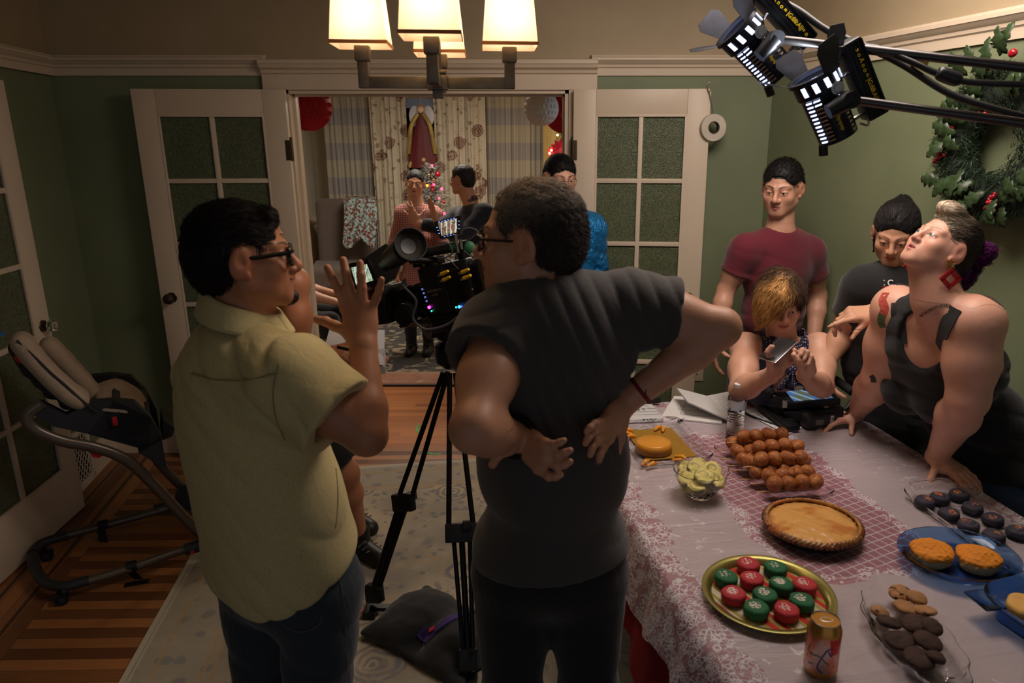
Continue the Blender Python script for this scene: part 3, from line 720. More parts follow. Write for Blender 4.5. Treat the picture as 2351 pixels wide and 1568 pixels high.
def glasses(H, parent, col=(8, 8, 10), thick=.0032, w=.026, h=.018, z0=-.001, rim=True, m=None, ypos=.098, glass=True, square=True):
    m = m or mat('spectacle_frame', col, .25, var=0); b = MB()
    def rimpts(s):
        pts = []
        for i in range(25):
            t = 2*math.pi*i/24; c, q = math.cos(t), math.sin(t); e = .45 if square else 1
            pts.append(H.p((s*.034+w*math.copysign(abs(c)**e, c), ypos-.006*(abs(c)), z0+h*math.copysign(abs(q)**e, q))))
        return pts
    for s in (1, -1):
        b.tube(rimpts(s), thick*.5*H.s, 6, smooth=False)
        hx = H.p((s*(.034+w), ypos-.006, z0+h*.5)); mid = H.p((s*.077, .02, z0+.006)); e1 = H.p((s*.083, -.008, z0+.012)); e2 = H.p((s*.081, -.028, -.018))
        b.tube([hx, H.p((s*(.036+w), ypos-.018, z0+h*.5)), mid, e1, e2], thick*.62*H.s, 6)
    b.tube([H.p((.034-w, ypos-.004, z0+.004)), H.p((0, ypos+.003, z0+.007)), H.p((-.034+w, ypos-.004, z0+.004))], thick*.5*H.s, 6)
    o = b.build('eyeglasses', m, parent)
    if glass:
        for s in (1, -1): MB().prism(rimpts(s)[:-1], H.R.col[1]*.001).build('lens', mat('spectacle_lens', (255, 255, 255), .02, trans=1, var=0, ior=1.1), o, smooth=False)
    return o
# ================================================================ PEOPLE
def hframe(c, fwd, up=(0, 0, 1), s=1.0):
    f = Vector(fwd).normalized(); x = f.cross(Vector(up)).normalized(); z = x.cross(f); return FR(c, Matrix((x, f, z)).transposed(), s)
def hand_px(S, W, chains, r=.0098, el=None, N=(0, -1, 0)):
    "chains: four finger point lists and a thumb, first point of a finger is its knuckle"
    W = Vector(W); Nv = Vector(N)
    for i, ch in enumerate(chains):
        th = i == 4; rr = (r*1.02, r*1.04, r*.98, r*.88, r*1.18)[i]
        S.cap(W.lerp(ch[0], .18), ch[0], r*1.55, rr*(1.25 if not th else 1.2), .014)
        for j in range(len(ch)-1):
            S.cap(ch[j], ch[j+1], rr*(1.06-.09*j), rr*(.98-.09*j), .008 if j == 0 else .004)
            if j: S.ell(ch[j], (rr*1.03*(1-.06*j),)*3, None, .003)
    c = W.lerp((chains[0][0]+chains[3][0])*.5, .55); S.ell(c, (.036, .042, .0165), frame((chains[0][0]-chains[3][0]), (chains[1][0]-W)), .014)
JEANS = fabric('dark_denim', (38, 46, 56), bscale=700, fold=.9, bump=.5); BLACKD = fabric('black_denim', (20, 20, 22), bscale=700, fold=.8, bump=.4)
def px(*a): return at(a[0], a[1], Y=a[2])
def shorty(P):  # flow for short hair: from the crown outwards
    c = npv((0, -.05, .11)); d = P-c; d[:, 2] -= .02; return d
# ---- the man in the charcoal t-shirt, hands on hips
root = thing('person', 'person in a charcoal t-shirt and black trousers, hands on hips, back to us', 'person', (.01, 1.5, 0))
J = dict(neck=px(1262, 712, 1.5), shR=px(1432, 705, 1.51), shL=px(1148, 762, 1.45), chest=px(1272, 800, 1.47), waist=px(1268, 1045, 1.46), pelvis=px(1262, 1265, 1.5), hipR=px(1345, 1320, 1.5), hipL=px(1180, 1320, 1.5))
H = hframe(px(1212, 548, 1.5), (-.985, .12, -.03), (.03, .0, 1), .99)
elR, wrR, elL, wrL = px(1655, 752, 1.47), px(1432, 925, 1.45), px(1088, 985, 1.23), px(1195, 1005, 1.36)
S = Shape(); torso(S, J, 1.0); neck(S, J, H, .062); arm(S, J['shR'], elR, wrR, 1.02); arm(S, J['shL'], elL, wrL, 1.08)
kR, kL, aR, aL = Vector((.10, 1.52, .47)), Vector((-.09, 1.50, .47)), Vector((.13, 1.5, .09)), Vector((-.12, 1.5, .09))
leg(S, J['hipR'], kR, aR, toe=aR+Vector((-.06, .15, -.05))); leg(S, J['hipL'], kL, aL, toe=aL+Vector((-.06, .15, -.05)))
head(S, H, jaw=1.1, nose=1.1, cheek=1.06, eyeopen=.005)
q = lambda *L: [px(*a) for a in L]
hand_px(S, wrL, [q((1236, 1076, 1.280), (1260, 1094, 1.262), (1275, 1094, 1.258), (1286, 1090, 1.256)), q((1252, 1056, 1.274), (1280, 1070, 1.258), (1296, 1066, 1.254), (1308, 1060, 1.252)),
  q((1256, 1036, 1.276), (1282, 1044, 1.262), (1297, 1040, 1.258), (1309, 1034, 1.256)), q((1250, 1016, 1.284), (1272, 1020, 1.270), (1285, 1016, 1.266), (1295, 1011, 1.264)),
  q((1168, 1030, 1.30), (1142, 1046, 1.30), (1131, 1066, 1.31))], .0086)
hand_px(S, wrR, [q((1398, 1008, 1.385), (1384, 1030, 1.345), (1377, 1046, 1.33), (1374, 1060, 1.325)), q((1390, 994, 1.38), (1370, 1014, 1.335), (1360, 1030, 1.32), (1355, 1044, 1.315)),
  q((1386, 978, 1.375), (1362, 992, 1.33), (1350, 1006, 1.315), (1344, 1018, 1.31)), q((1388, 963, 1.375), (1366, 972, 1.33), (1354, 982, 1.315), (1346, 992, 1.31)),
  q((1428, 975, 1.42), (1424, 1010, 1.41), (1416, 1040, 1.40))], .0086)
V, F = split_mesh(S, .006, .0025, [(npv(H.p((0, 0, 0))), npv((.15, .15, .16))), (npv(px(1240, 1040, 1.32)), npv((.11, .09, .08))), (npv(px(1395, 990, 1.4)), npv((.08, .08, .09)))])
npmesh('body', V, F, SKIN, root, face_col(H, (196, 142, 112), (160, 90, 78), (60, 50, 44), (70, 58, 50), ((120, 90, 75), .25))(V), relax=1)
eyes(H, root, (0, 1, -.1))
T = Shape(); torso(T, J, 1.02, .014); wa = J['waist']
T.ell(J['waist']+Vector((.005, .0, -.03)), (.158, .122, .20), None, .05); T.ell(J['pelvis']+Vector((.005, 0, .04)), (.160, .13, .14), None, .05)
eR = px(1553, 722, 1.505); eL = px(1112, 826, 1.37)
T.ell(J['shR'], (.074,)*3, None, .04); T.ell(J['shL'], (.078,)*3, None, .04); T.cone(J['shR'], eR, .074, .080, .04); T.cone(J['shL'], eL, .078, .084, .04)
dR = (elR-J['shR']).normalized(); dL = (eL-J['shL']).normalized()
T.cap(eR+dR*.02, eR-dR*.01, .066, .052, .006, '-'); T.cap(eL+dL*.02, eL-dL*.01, .068, .054, .006, '-')
T.cap(H.p((0, -.03, -.02)), J['neck']+Vector((0, 0, .022)), .078, .070, .008, '-'); T.plane((0, 0, .862), (.10, 0, -1), .004)
TS = fabric('charcoal_jersey', (66, 62, 60), bscale=900, fold=.45, bump=.35)
cloth('t_shirt', T, .0045, TS, root, [(.010, (.93, .1, .38), 170, 1.6, lambda P: np.clip((P[..., 2]-1.12)/.12, 0, 1)*np.clip((P[..., 0]+.06)/.05, 0, 1)), (.009, (-.25, .1, 1), 190, 1.3, lambda P: np.clip((-.05-P[..., 0])/.05, 0, 1)*np.clip((P[..., 2]-1.2)/.1, 0, 1)), (.008, (.25, 0, 1), 90, 2.2, lambda P: np.clip((1.15-P[..., 2])/.1, 0, 1))])
b = MB(); nk = J['neck']; R_ = frame((J['shR']-J['shL']), (0, 1, .25))
T = Shape(); T.ell(J['pelvis']+Vector((0, .0, -.02)), (.168, .128, .13), None, .04)
leg(T, J['hipR'], kR, aR, 1.0, .014); leg(T, J['hipL'], kL, aL, 1.0, .014); T.plane((0, 0, .07), (0, 0, -1), .004); T.plane((0, 0, .95), (0, 0, 1), .004)
cloth('trousers', T, .006, BLACKD, root, [(.006, (.3, 0, 1), 60, 1.5)])
b.box((0,0,0),(.001,.001,.001)) if 0 else None
SHOE = mat('black_shoe', (18, 18, 18), .5)
def shoes(J2, root, m=SHOE, d=(0, 1, 0), sc_=1):
    for a in J2:
        T = Shape(); d = Vector(d).normalized(); a = Vector((a.x, a.y, 0)); T.cap(a+Vector((0, 0, .045))-d*.04, a+Vector((0, 0, .04))+d*.14, .045, .038, .02); T.cap(a+Vector((0, 0, .09)), a+Vector((0, 0, .05)), .046, .046, .02); T.plane(a+Vector((0, 0, .004)), (0, 0, -1), .003)
        V, F = T.mesh(.006); npmesh('shoe', V, F, m, root)
shoes([aR, aL], root, d=(-.3, 1, 0))
G = Shape(); H.ell(G, (0, -.022, .034), (.082, .097, .085), k=.02); H.ell(G, (0, -.055, -.015), (.074, .062, .062), k=.03)
H.ell(G, (0, .105, .035), (.095, .062, .075), k=.012, op='-'); H.ell(G, (0, .085, -.04), (.12, .082, .075), k=.012, op='-')
for s in (1, -1): H.ell(G, (s*.094, .010, -.008), (.036, .027, .043), k=.006, op='-')
H.ell(G, (0, -.03, -.118), (.12, .12, .052), k=.01, op='-')
def gcol(P):
    t = np.clip((P[:, 2]-.04+.3*P[:, 1])/.07, 0, 1)[:, None]; return lc((70, 60, 53))*(1-t)+lc((186, 168, 146))*t
def gflow(P): d = P-npv((0, -.02, .05)); d[:, 1] -= .06; d[:, 2] -= .05*(P[:, 2] < .06); d[:, 0] += .03*np.sin(P[:, 1]*90); return d
hair('hair', G, H, root, .003, flow=gflow, length=.034, n=9000, lift=.009, r=.0006, colf=gcol, cols=lambda P, r: gcol(P)*(.6+.9*r.random((len(P), 1))), curl=.9, cfreq=14)
glasses(H, root, (10, 10, 12), .0045, .024, .017)
for (p0, p1, r, nm, m) in ((px(1178, 998, 1.35), px(1196, 1006, 1.37), .044, 'wristwatch', mat('black_watch_strap', (16, 16, 18), .5)), (px(1455, 905, 1.45), px(1462, 900, 1.452), .031, 'red_wristband', mat('red_cord', (120, 24, 28), .7))):
    d = (wrL-elL if nm[0] == 'w' else wrR-elR).normalized(); c = (wrL-d*.022) if nm[0] == 'w' else (wrR-d*.045); Rm = frame(d.orthogonal(), d.cross(d.orthogonal()))
    w_ = .022 if nm[0] == 'w' else .009; k = MB().lathe([(r-.004, -w_/2), (r, -w_/2), (r+.002, 0), (r, w_/2), (r-.004, w_/2), (r-.004, -w_/2)], c, 32, R=Rm)
    if nm[0] == 'w': k.box(c+Vector((-.2, -1, .45)).normalized()*(r+.004), (.03, .034, .012), frame(d, d.cross(Vector((-.2, -1, .45)))), bev=.004)
    k.build(nm, m, root)
# ---- the man in the pale yellow shirt, hand raised
root = thing('person', 'person in a cream short-sleeved shirt and jeans, glasses, raising an open hand', 'person', (-.6, 1.5, 0))
J = dict(neck=px(556, 770, 1.5), shR=px(668, 872, 1.39), shL=px(478, 845, 1.60), chest=px(570, 905, 1.49), waist=px(625, 1120, 1.48), pelvis=px(660, 1290, 1.5), hipR=px(735, 1340, 1.46), hipL=px(600, 1345, 1.54))
H = hframe(px(562, 590, 1.5), (.93, .34, .02), (-.03, .03, 1), .94)
elR, wrR = px(842, 1000, 1.36), px(834, 792, 1.47); elL, wrL = Vector((-.80, 1.74, 1.12)), Vector((-.74, 1.78, .90))
S = Shape(); torso(S, J, 1.0); neck(S, J, H, .060); arm(S, J['shR'], elR, wrR, 1.0); arm(S, J['shL'], elL, wrL, 1.0)
hipd = (J['hipR']+J['hipL'])*.5; kR, kL = Vector((-.55, 1.42, .46)), Vector((-.70, 1.50, .47)); aR, aL = Vector((-.55, 1.38, .09)), Vector((-.76, 1.47, .09))
leg(S, J['hipR'], kR, aR, toe=aR+Vector((.12, .1, -.05))); leg(S, J['hipL'], kL, aL, toe=aL+Vector((.12, .1, -.05)))
head(S, H, jaw=1.08, nose=1.12, mouth=.004, cheek=1.04, eyeopen=.005)
Yh = 1.50
hand_px(S, wrR, [q((794, 708, Yh), (779, 668, Yh), (764, 640, Yh), (752, 615, Yh+.01)), q((814, 698, Yh), (800, 655, Yh), (794, 625, Yh), (788, 597, Yh+.01)), q((834, 702, Yh), (831, 660, Yh), (829, 632, Yh), (827, 604, Yh+.01)),
  q((852, 716, Yh), (864, 684, Yh), (871, 664, Yh-.005), (876, 642, Yh-.01)), q((800, 762, Yh-.01), (768, 748, Yh+.01), (748, 738, Yh+.02), (729, 734, Yh+.02))], .0100)
hand(S, wrL, (0, 0, -1), (-1, 0, 0), (0, 1, 0), (.5, .5, .5, .5))
V, F = split_mesh(S, .006, .0025, [(npv(H.p((0, 0, 0))), npv((.15, .15, .15))), (npv(px(812, 700, 1.5)), npv((.10, .06, .12)))])
npmesh('body', V, F, SKIN, root, face_col(H, (176, 118, 84), (150, 84, 70), (18, 14, 12), (26, 20, 18), None)(V), relax=1)
eyes(H, root)
m1_root = root
# goatee
G = Shape(); H.ell(G, (0, .080, -.097), (.020, .024, .019), k=.01); H.cap(G, (-.018, .086, -.0545), (.018, .086, -.0545), .006, k=.004); G.disp.append(lambda P: .0018*nz(P, 500)); 
V, F = G.mesh(.0025); npmesh('goatee', V, F, HAIR, root, np.tile(lc((22, 18, 16)), (len(V), 1)))
SH = fabric('cream_cotton', (196, 180, 128), bscale=800, fold=.55, bump=.4, sheen=.1)
T = Shape(); torso(T, J, 1.0, .014); a = J['chest']; T.ell(a.lerp(J['waist'], .5)+Vector((-.015, -.01, 0)), (.185, .135, .24), frame((.7, -.65, 0), (.65, .7, 0)), .06)
T.ell(J['waist']+Vector((0, 0, -.08)), (.178, .15, .20), frame((.7, -.65, 0), (.65, .7, 0)), .06); T.ell(J['pelvis']+Vector((-.01, 0, .02)), (.172, .152, .13), frame((.7, -.65, 0), (.65, .7, 0)), .06)
eR = px(778, 960, 1.355); dR = (eR-J['shR']).normalized(); T.ell(J['shR'], (.088,)*3, None, .05); T.cone(J['shR']-dR*.02, eR, .084, .096, .04); T.cap(eR+dR*.02, eR-dR*.008, .080, .062, .006, '-')
eL = J['shL'].lerp(elL, .7); T.cone(J['shL'], eL, .08, .088, .04); T.cap(H.p((0, -.02, -.02)), J['neck']+Vector((.015, .01, .03)), .076, .066, .008, '-')
hem = J['pelvis']+Vector((0, 0, .0)); T.plane(px(580, 1368, 1.45), (.42, .35, -1), .02); T.plane(px(560, 1345, 1.45), (-.55, -.0, -1), .02)
cream_shirt = cloth('short_sleeved_shirt', T, .0045, SH, root, [(.009, (.75, -.35, .55), 95, 2.4), (.010, (.35, -.2, 1), 130, 1.6, lambda P: np.clip((P[..., 2]-1.18)/.12, 0, 1)), (.003, (1, -.8, .1), 60, 1.2, lambda P: np.clip((1.2-P[..., 2])/.1, 0, 1))])
# collar: a folded band round the neck
b = MB(); cn = J['neck']+Vector((.005, .0, .035))
def col_(s, t):
    a = 2*math.pi*s; r = .068+.024*t+.006*math.sin(3*a); z = .044-.052*t+(.034*math.cos(a-.2)*-1)*(1-.2*t)
    return cn+Vector((math.cos(a)*r*1.05, math.sin(a)*r, z))
b.grid(col_, 64, 8); b.build('shirt_collar', SH, root, solid=.005)
T = Shape(); T.ell(J['pelvis']+Vector((0, .0, -.03)), (.163, .130, .13), frame((.7, -.65, 0), (.65, .7, 0)), .04); leg(T, J['hipR'], kR, aR, 1.0, .014); leg(T, J['hipL'], kL, aL, 1.0, .014)
T.plane((0, 0, .07), (0, 0, -1), .004); m1_jeans = cloth('jeans', T, .006, JEANS, root, [(.006, (.3, 0, 1), 55, 1.5)])
b = MB(); c0 = px(672, 1370, 1.322); R_ = frame((.85, -.5, .05), (-.03, -.1, 1))
POCK = fabric('denim_pocket', (34, 41, 50), bscale=700, fold=.3)
shoes([aR, aL], root, d=(.7, .6, 0))
G = Shape(); H.ell(G, (0, -.022, .036), (.083, .101, .087), k=.02); H.ell(G, (0, -.05, -.01), (.076, .068, .075), k=.03)
H.ell(G, (0, .112, .015), (.10, .060, .070), k=.012, op='-'); H.ell(G, (0, .09, -.045), (.12, .086, .075), k=.012, op='-')
for s in (1, -1): H.ell(G, (s*.094, .010, -.008), (.036, .027, .043), k=.006, op='-')
H.ell(G, (0, -.02, -.135), (.12, .12, .055), k=.01, op='-'); H.cap(G, (-.03, .060, .090), (.035, .058, .086), .012, k=.02)
BF = lambda P: np.stack([P[:, 0]*.6, .12+P[:, 1]*.8+(P[:, 2] < .03)*-.16, (P[:, 2]-.06)*1.2+(P[:, 2] < .03)*-.10], -1)
hair('hair', G, H, root, .003, base=(16, 12, 11), flow=BF, length=.03, n=8000, lift=.007, r=.0006, cols=((16, 12, 10), (30, 22, 18), (48, 34, 28)))
glasses(H, root, (12, 12, 14), .0085, .025, .018)
# ================================================================ CHANDELIER
N = NT('lamp_shade_fabric'); tr = N.n('ShaderNodeBsdfTranslucent', inp={0: (1, .90, .76, 1)}); df = N.n('ShaderNodeBsdfDiffuse', inp={0: (.8, .74, .64, 1)})
tp = N.n('ShaderNodeMixShader', inp={0: .58, 1: df.outputs[0], 2: tr.outputs[0]}); N.t.links.new(tp.outputs[0], N.out.inputs[0]); SHADE = reg(N)
PEWTER = mat('aged_pewter', (104, 92, 76), .42, .85, var=.2, vscale=30, bump=.15, bscale=90)
BAND = mat('shade_band', (176, 112, 64), .8, var=.02); BULBM = mat('lit_bulb', (255, 240, 210), .3, emit=(255, 214, 160), es=14, var=0)
CC = at(1005, 190, Y=1.9); phi = math.radians(5); za = 1.925
ch = thing('chandelier', 'four-armed pewter chandelier with lit square cream shades over the room', 'chandelier', (CC.x, CC.y, 1.90))
b = MB(); b.box((CC.x, CC.y, za), (.05, .05, .034), phi, .003).box((CC.x, CC.y, za-.022), (.026, .026, .03), phi, .002).box((CC.x, CC.y, za+.024), (.044, .044, .008), phi, .002); b.build('hub', PEWTER, ch)
b = MB(); b.cyl((CC.x-.004, CC.y, za), (CC.x-.004, CC.y, 2.73), .0045).cyl((CC.x+.006, CC.y+.002, za), (CC.x+.006, CC.y+.002, 2.73), .0045).lathe([(0, 0), (.06, 0), (.06, -.015), (.03, -.025), (0, -.025)], (CC.x, CC.y, 2.75)); b.build('rod', PEWTER, ch)
for i in range(4):
    a = phi+i*math.pi/2; d = Vector((math.cos(a), math.sin(a), 0)); L_ = .178; e = Vector((CC.x, CC.y, za))+d*L_
    b = MB(); b.box(Vector((CC.x, CC.y, za))+d*(L_/2+.01), (L_+.005, .024, .027), a, .002); b.box(e+Vector((0, 0, .018)), (.026, .026, .063), a, .002); ar = b.build('arm', PEWTER, ch)
    MB().box(e+Vector((0, 0, .066)), (.036, .036, .036), a, .004).build('socket', PEWTER, ar)
    zb = za+.082; w0, w1, hgt_ = .066, .052, .155
    c0 = e+Vector((0, 0, zb-e.z)); Rz = rotm(phi)
    sh = MB()
    for (o0, o1) in ((0, 0),):
        V = [c0+Rz@Vector((sx*w, sy*w, z)) for (w, z) in ((w0, 0), (w1, hgt_)) for (sx, sy) in ((-1, -1), (1, -1), (1, 1), (-1, 1))]
        sh.add(V, [[0, 1, 5, 4], [1, 2, 6, 5], [2, 3, 7, 6], [3, 0, 4, 7]])
    so = sh.build('lamp_shade', SHADE, ch, smooth=False)
    bd = MB(); q = w0+.0008
    for k_, z in ((0, 0), (1, hgt_)):
        ww = (w0, w1)[k_]+.0008
        for (sx, sy, lx, ly) in ((0, -1, 1, 0), (0, 1, 1, 0), (1, 0, 0, 1), (-1, 0, 0, 1)):
            bd.box(c0+Rz@Vector((sx*ww, sy*ww, z+(.004 if k_ == 0 else -.004))), (2*ww*lx+.0016, 2*ww*ly+.0016, .008), phi)
        bd.build('shade_band', BAND, so, smooth=False); bd = MB()
    bb = MB().lathe([(0, -.03), (.010, -.028), (.013, -.01), (.024, .015), (.028, .035), (.020, .056), (0, .064)], c0+Vector((0, 0, .045)), 16); bb.build('bulb', BULBM, ar)
    light('chandelier_bulb_light', 'POINT', c0+Vector((0, 0, .07)), 8.5, (1, .76, .52), .03)
_hf = hframe
def hframe(c, fwd, up=(0, 0, 1), s=1.0): return _hf(c, fwd, up, s*.90)
qp = lambda *L: [px(*a) for a in L]
from mathutils.bvhtree import BVHTree
def hit(objs, u, v, off=.0):
    "first surface of the given objects seen at pixel (u, v): point, normal"
    best = None; d = ray(u, v).normalized(); o = Vector((0, 0, CH))
    for ob in objs:
        M = wm(ob); Mi = M.inverted(); bv = BVHC.setdefault(ob.name, BVHTree.FromPolygons([x.co for x in ob.data.vertices], [p.vertices for p in ob.data.polygons]) if ob.name not in BVHC else None)
        h = bv.ray_cast(Mi@o, (Mi.to_3x3()@d).normalized())
        if h[0] is not None:
            p = M@h[0]; n = (M.to_3x3()@h[1]).normalized(); n = -n if n.dot(d) > 0 else n; q = (p-o).length
            if best is None or q < best[0]: best = (q, p+n*off, n)
    return best[1:] if best else None
BVHC = {}
def on_text(objs, body, u, v, size, m, parent, rot=0.0, off=.001, name='lettering', bold=False, per=None):
    h = hit(objs, u, v, off)
    if not h: return
    p, n = h; rt = Matrix.Rotation(rot, 3, n)@Vector((1, 0, 0)); return text(name, body, size, m4(frame(rt, n.cross(rt)), p), m, parent, bold=bold)
def arc_text(objs, body, pts, size, m, parent, name='tattoo', bold=False):
    "letters laid one by one along a pixel path on a surface"
    P = [Vector((a, b, 0)) for a, b in pts]; Q = spline(P, 12); L = [0]
    for i in range(1, len(Q)): L.append(L[-1]+(Q[i]-Q[i-1]).length)
    acc = MB()
    for i, c in enumerate(body):
        if c == ' ': continue
        t = L[-1]*(i+.5)/len(body); j = max(k for k in range(len(L)) if L[k] <= t); j = min(j, len(Q)-2)
        h = hit(objs, Q[j].x, Q[j].y, .0012); dq = Q[j+1]-Q[j]
        if not h: continue
        p, n = h; a = math.atan2(-dq.y, dq.x); rt = Vector((math.cos(a), 0, math.sin(a))); rt = (rt-n*rt.dot(n)).normalized(); M = m4(frame(rt, n.cross(rt)), p)
        cu = bpy.data.curves.new('t', 'FONT'); cu.body = c; cu.size = size; cu.extrude = .0003; cu.align_x = 'CENTER'; cu.align_y = 'CENTER'; cu.offset = size*(.02 if bold else -.012)
        t_ = bpy.data.objects.new('t', cu); COL.objects.link(t_); dg = bpy.context.evaluated_depsgraph_get(); dg.update(); me = bpy.data.meshes.new_from_object(t_.evaluated_get(dg)); bpy.data.objects.remove(t_)
        me.transform(M); acc.add([x.co[:] for x in me.vertices], [list(p.vertices) for p in me.polygons])
    return acc.build(name, m, parent, smooth=False) if acc.v else None
def strip(objs, pts, wd, m, parent, name, off=.003, th=.002):
    "a ribbon following a pixel path on a surface"
    P = [hit(objs, u, v, off) for u, v in pts]; P = [p for p in P if p]
    if len(P) < 2: return None
    C = spline([p[0] for p in P], 5); Nn = spline([p[1] for p in P], 5); V = []; F = []
    for i, c in enumerate(C):
        t = (C[min(i+1, len(C)-1)]-C[max(i-1, 0)]).normalized(); n = Nn[i].normalized(); s = t.cross(n).normalized()*wd/2
        V += [c-s, c+s, c+s-n*th, c-s-n*th]
    for i in range(len(C)-1):
        for k in range(4): F.append([i*4+k, i*4+(k+1) % 4, i*4+4+(k+1) % 4, i*4+4+k])
    F += [[0, 1, 2, 3], [len(V)-4, len(V)-3, len(V)-2, len(V)-1]]; return MB().add(V, F).build(name, m, parent)
def short_hair(H, root, base, cols, fr=.0, top=0.0, n=3500, vox=.0032, length=.02, flow=None, lift=.004, fringe=0.0, ears=True, nape=0.0, **k):
    G = Shape(); H.ell(G, (0, -.022, .036+top*.3), (.083, .101, .086+top), k=.02); H.ell(G, (0, -.05, -.01), (.075, .066, .075), k=.03)
    H.ell(G, (0, .112, .015-fringe), (.10, .060, .078), k=.012, op='-'); H.ell(G, (0, .09, -.045), (.12, .086, .075), k=.012, op='-')
    if ears:
        for s in (1, -1): H.ell(G, (s*.094, .008, -.008), (.036, .028, .044), k=.006, op='-')
    H.ell(G, (0, -.02, -.130-nape), (.12, .12, .055), k=.01, op='-')
    BF = lambda P: np.stack([P[:, 0]*.7, .10+P[:, 1]*.8-(P[:, 2] < .03)*.16, (P[:, 2]-.06)*1.2-(P[:, 2] < .03)*.10], -1)
    return hair('hair', G, H, root, vox, base=base, flow=flow or BF, length=length, n=n, lift=lift, r=.0006, cols=cols, **k)
def figure(label, J, H, arms, legs, skin, face=None, facec=None, w=1.0, bust=0, hips=1.0, hands=None, boxes=(), coarse=.008, fine=.003, hb=.15, neckr=.054, armw=1.0, legw=1.0, cat='person', iris=None, group=None):
    "arms: {'R': (elbow, wrist)}, legs: {'R': (knee, ankle)}"
    root = thing('person', label, cat, (J['pelvis'][0], J['pelvis'][1], 0), group)
    S = Shape(); torso(S, J, w, hips=hips, bust=bust); neck(S, J, H, neckr)
    for k, (e, r) in arms.items(): arm(S, J['sh'+k], e, r, armw)
    for k, (kn, an, toe) in legs.items(): leg(S, J['hip'+k], kn, an, legw, toe=toe)
    head(S, H, **(face or {})); ch = hands(S) if hands else None
    bx = ([(npv(H.p((0, 0, 0))), npv((hb,)*3))] if fine < coarse else [])+[(npv(c), npv(h)) for c, h in boxes]
    V, F = split_mesh(S, coarse, fine, bx) if bx else S.mesh(coarse)
    body = npmesh('body', V, F, SKIN, root, face_col(H, *skin, **(facec or {}))(V), relax=1)
    eyes(H, root, iris=iris); return root, body, ch
def top(name, J, H, arms, m, root, kind='tee', inf=.013, w=1.0, frac=.55, vox=.006, folds=(), hips=1.0, bust=0, slr=.064, nr=.070, hem=None, nz_=.02, armw=1.0, extra=None, back=0):
    T = Shape(); torso(T, J, w, inf, hips, bust)
    for k, (e, r) in arms.items():
        sh = Vector(J['sh'+k]); T.ell(sh, (slr*.92*armw,)*3, None, .05)
        if frac <= 1: q = sh.lerp(e, frac); T.cone(sh, q, slr*armw, (slr+.004)*armw, .03)
        else:
            q = e.lerp(r, frac-1); T.cap(sh, e, slr*armw, .058*armw, .03); T.cone(e, q, .058*armw, .047*armw, .02)
    for k, (e, r) in arms.items():
        sh = Vector(J['sh'+k]); q = sh.lerp(e, frac) if frac <= 1 else e.lerp(r, frac-1); d = (e-sh).normalized() if frac <= 1 else (r-e).normalized(); rr = (slr-.008 if frac <= 1 else .038)*armw
        T.cap(q+d*.02, q-d*.008, rr, rr-.01, .005, '-')
    if extra: extra(T)
    n = Vector(J['neck']); T.cap(H.p((0, -.02, -.02)), n+(H.p((0, 0, -.1))-n)*0+Vector((0, 0, nz_)), nr, nr*.92, .008, '-')
    hz = hem if hem is not None else Vector(J['pelvis']).z-.06; T.plane((0, 0, hz), (0, 0, -1), .004)
    return cloth(name, T, vox, m, root, folds)
def trousers(J, legs, m, root, inf=.013, vox=.008, w=1.0, short=None, name='trousers', waist=None, hips=1.0):
    T = Shape(); rp = (Vector(J['hipR'])-Vector(J['hipL'])).normalized(); R2 = frame(rp, (Vector(J['waist'])-Vector(J['pelvis'])).cross(rp))
    T.ell(Vector(J['pelvis'])+Vector((0, 0, -.01)), (.166*w*hips+inf*.3, .124*w*hips**.5+inf*.3, .14), R2, .04)
    for k, (kn, an, toe) in legs.items():
        if short: T.cone(J['hip'+k], Vector(J['hip'+k]).lerp(kn, short), .09*w+inf, .082*w+inf, .04)
        else: leg(T, J['hip'+k], kn, an, w, inf); T.plane(Vector(an)+Vector((0, 0, -.02)), Vector(an)-Vector(kn), .004, npv(an)-.2, npv(an)+.2)
    T.plane((0, 0, waist or Vector(J['pelvis']).z+.11), (0, 0, 1), .004); return cloth(name, T, vox, m, root, [(.006, (.3, 0, 1), 90, 1.5)])
def stand(J, dx=0, dy=0, toe=(0, .14, 0), spread=.02):
    L = {}
    for k in 'RL':
        h = Vector(J['hip'+k]); s = -1 if (h-Vector(J['pelvis'])).x < 0 else 1
        L[k] = (Vector((h.x+s*spread*.5+dx*.5, h.y+dy*.5, .48)), Vector((h.x+s*spread+dx, h.y+dy, .09)), Vector((h.x+s*spread+dx+toe[0], h.y+dy+toe[1], .04)))
    return L
def ebox(root, objs): pass
# ---- person in the maroon t-shirt
Y = 3.2
J = dict(neck=px(1792, 522, Y), shR=px(1712, 572, Y-.05), shL=px(1858, 576, Y+.06), chest=px(1785, 610, Y+.02), waist=px(1775, 715, Y+.03), pelvis=px(1765, 820, Y+.04), hipR=px(1722, 850, Y+.02), hipL=px(1812, 850, Y+.06))
H = hframe(px(1795, 432, Y-.02), (-.52, -.82, -.22), (-.10, -.2, 1), 1.06)
A = dict(R=(px(1666, 668, Y-.02), px(1640, 770, Y-.10)), L=(px(1878, 680, Y+.12), px(1866, 800, Y-.0)))
L = stand(J, toe=(-.08, -.13, 0)); dn = Vector((0, 0, -1))
def hh(S): hand(S, A['R'][1], dn, (-1, 0, 0), (0, -1, 0)); hand(S, A['L'][1], dn, (1, 0, 0), (0, -1, 0))
root, body, _ = figure('person in a maroon t-shirt standing in the corner, looking down', J, H, A, L, ((196, 146, 120), (168, 98, 90), (20, 16, 15), (24, 20, 20), None), dict(eyeopen=.0028, jaw=1.1, cheek=1.06, nose=1.1), hands=hh, coarse=.008)
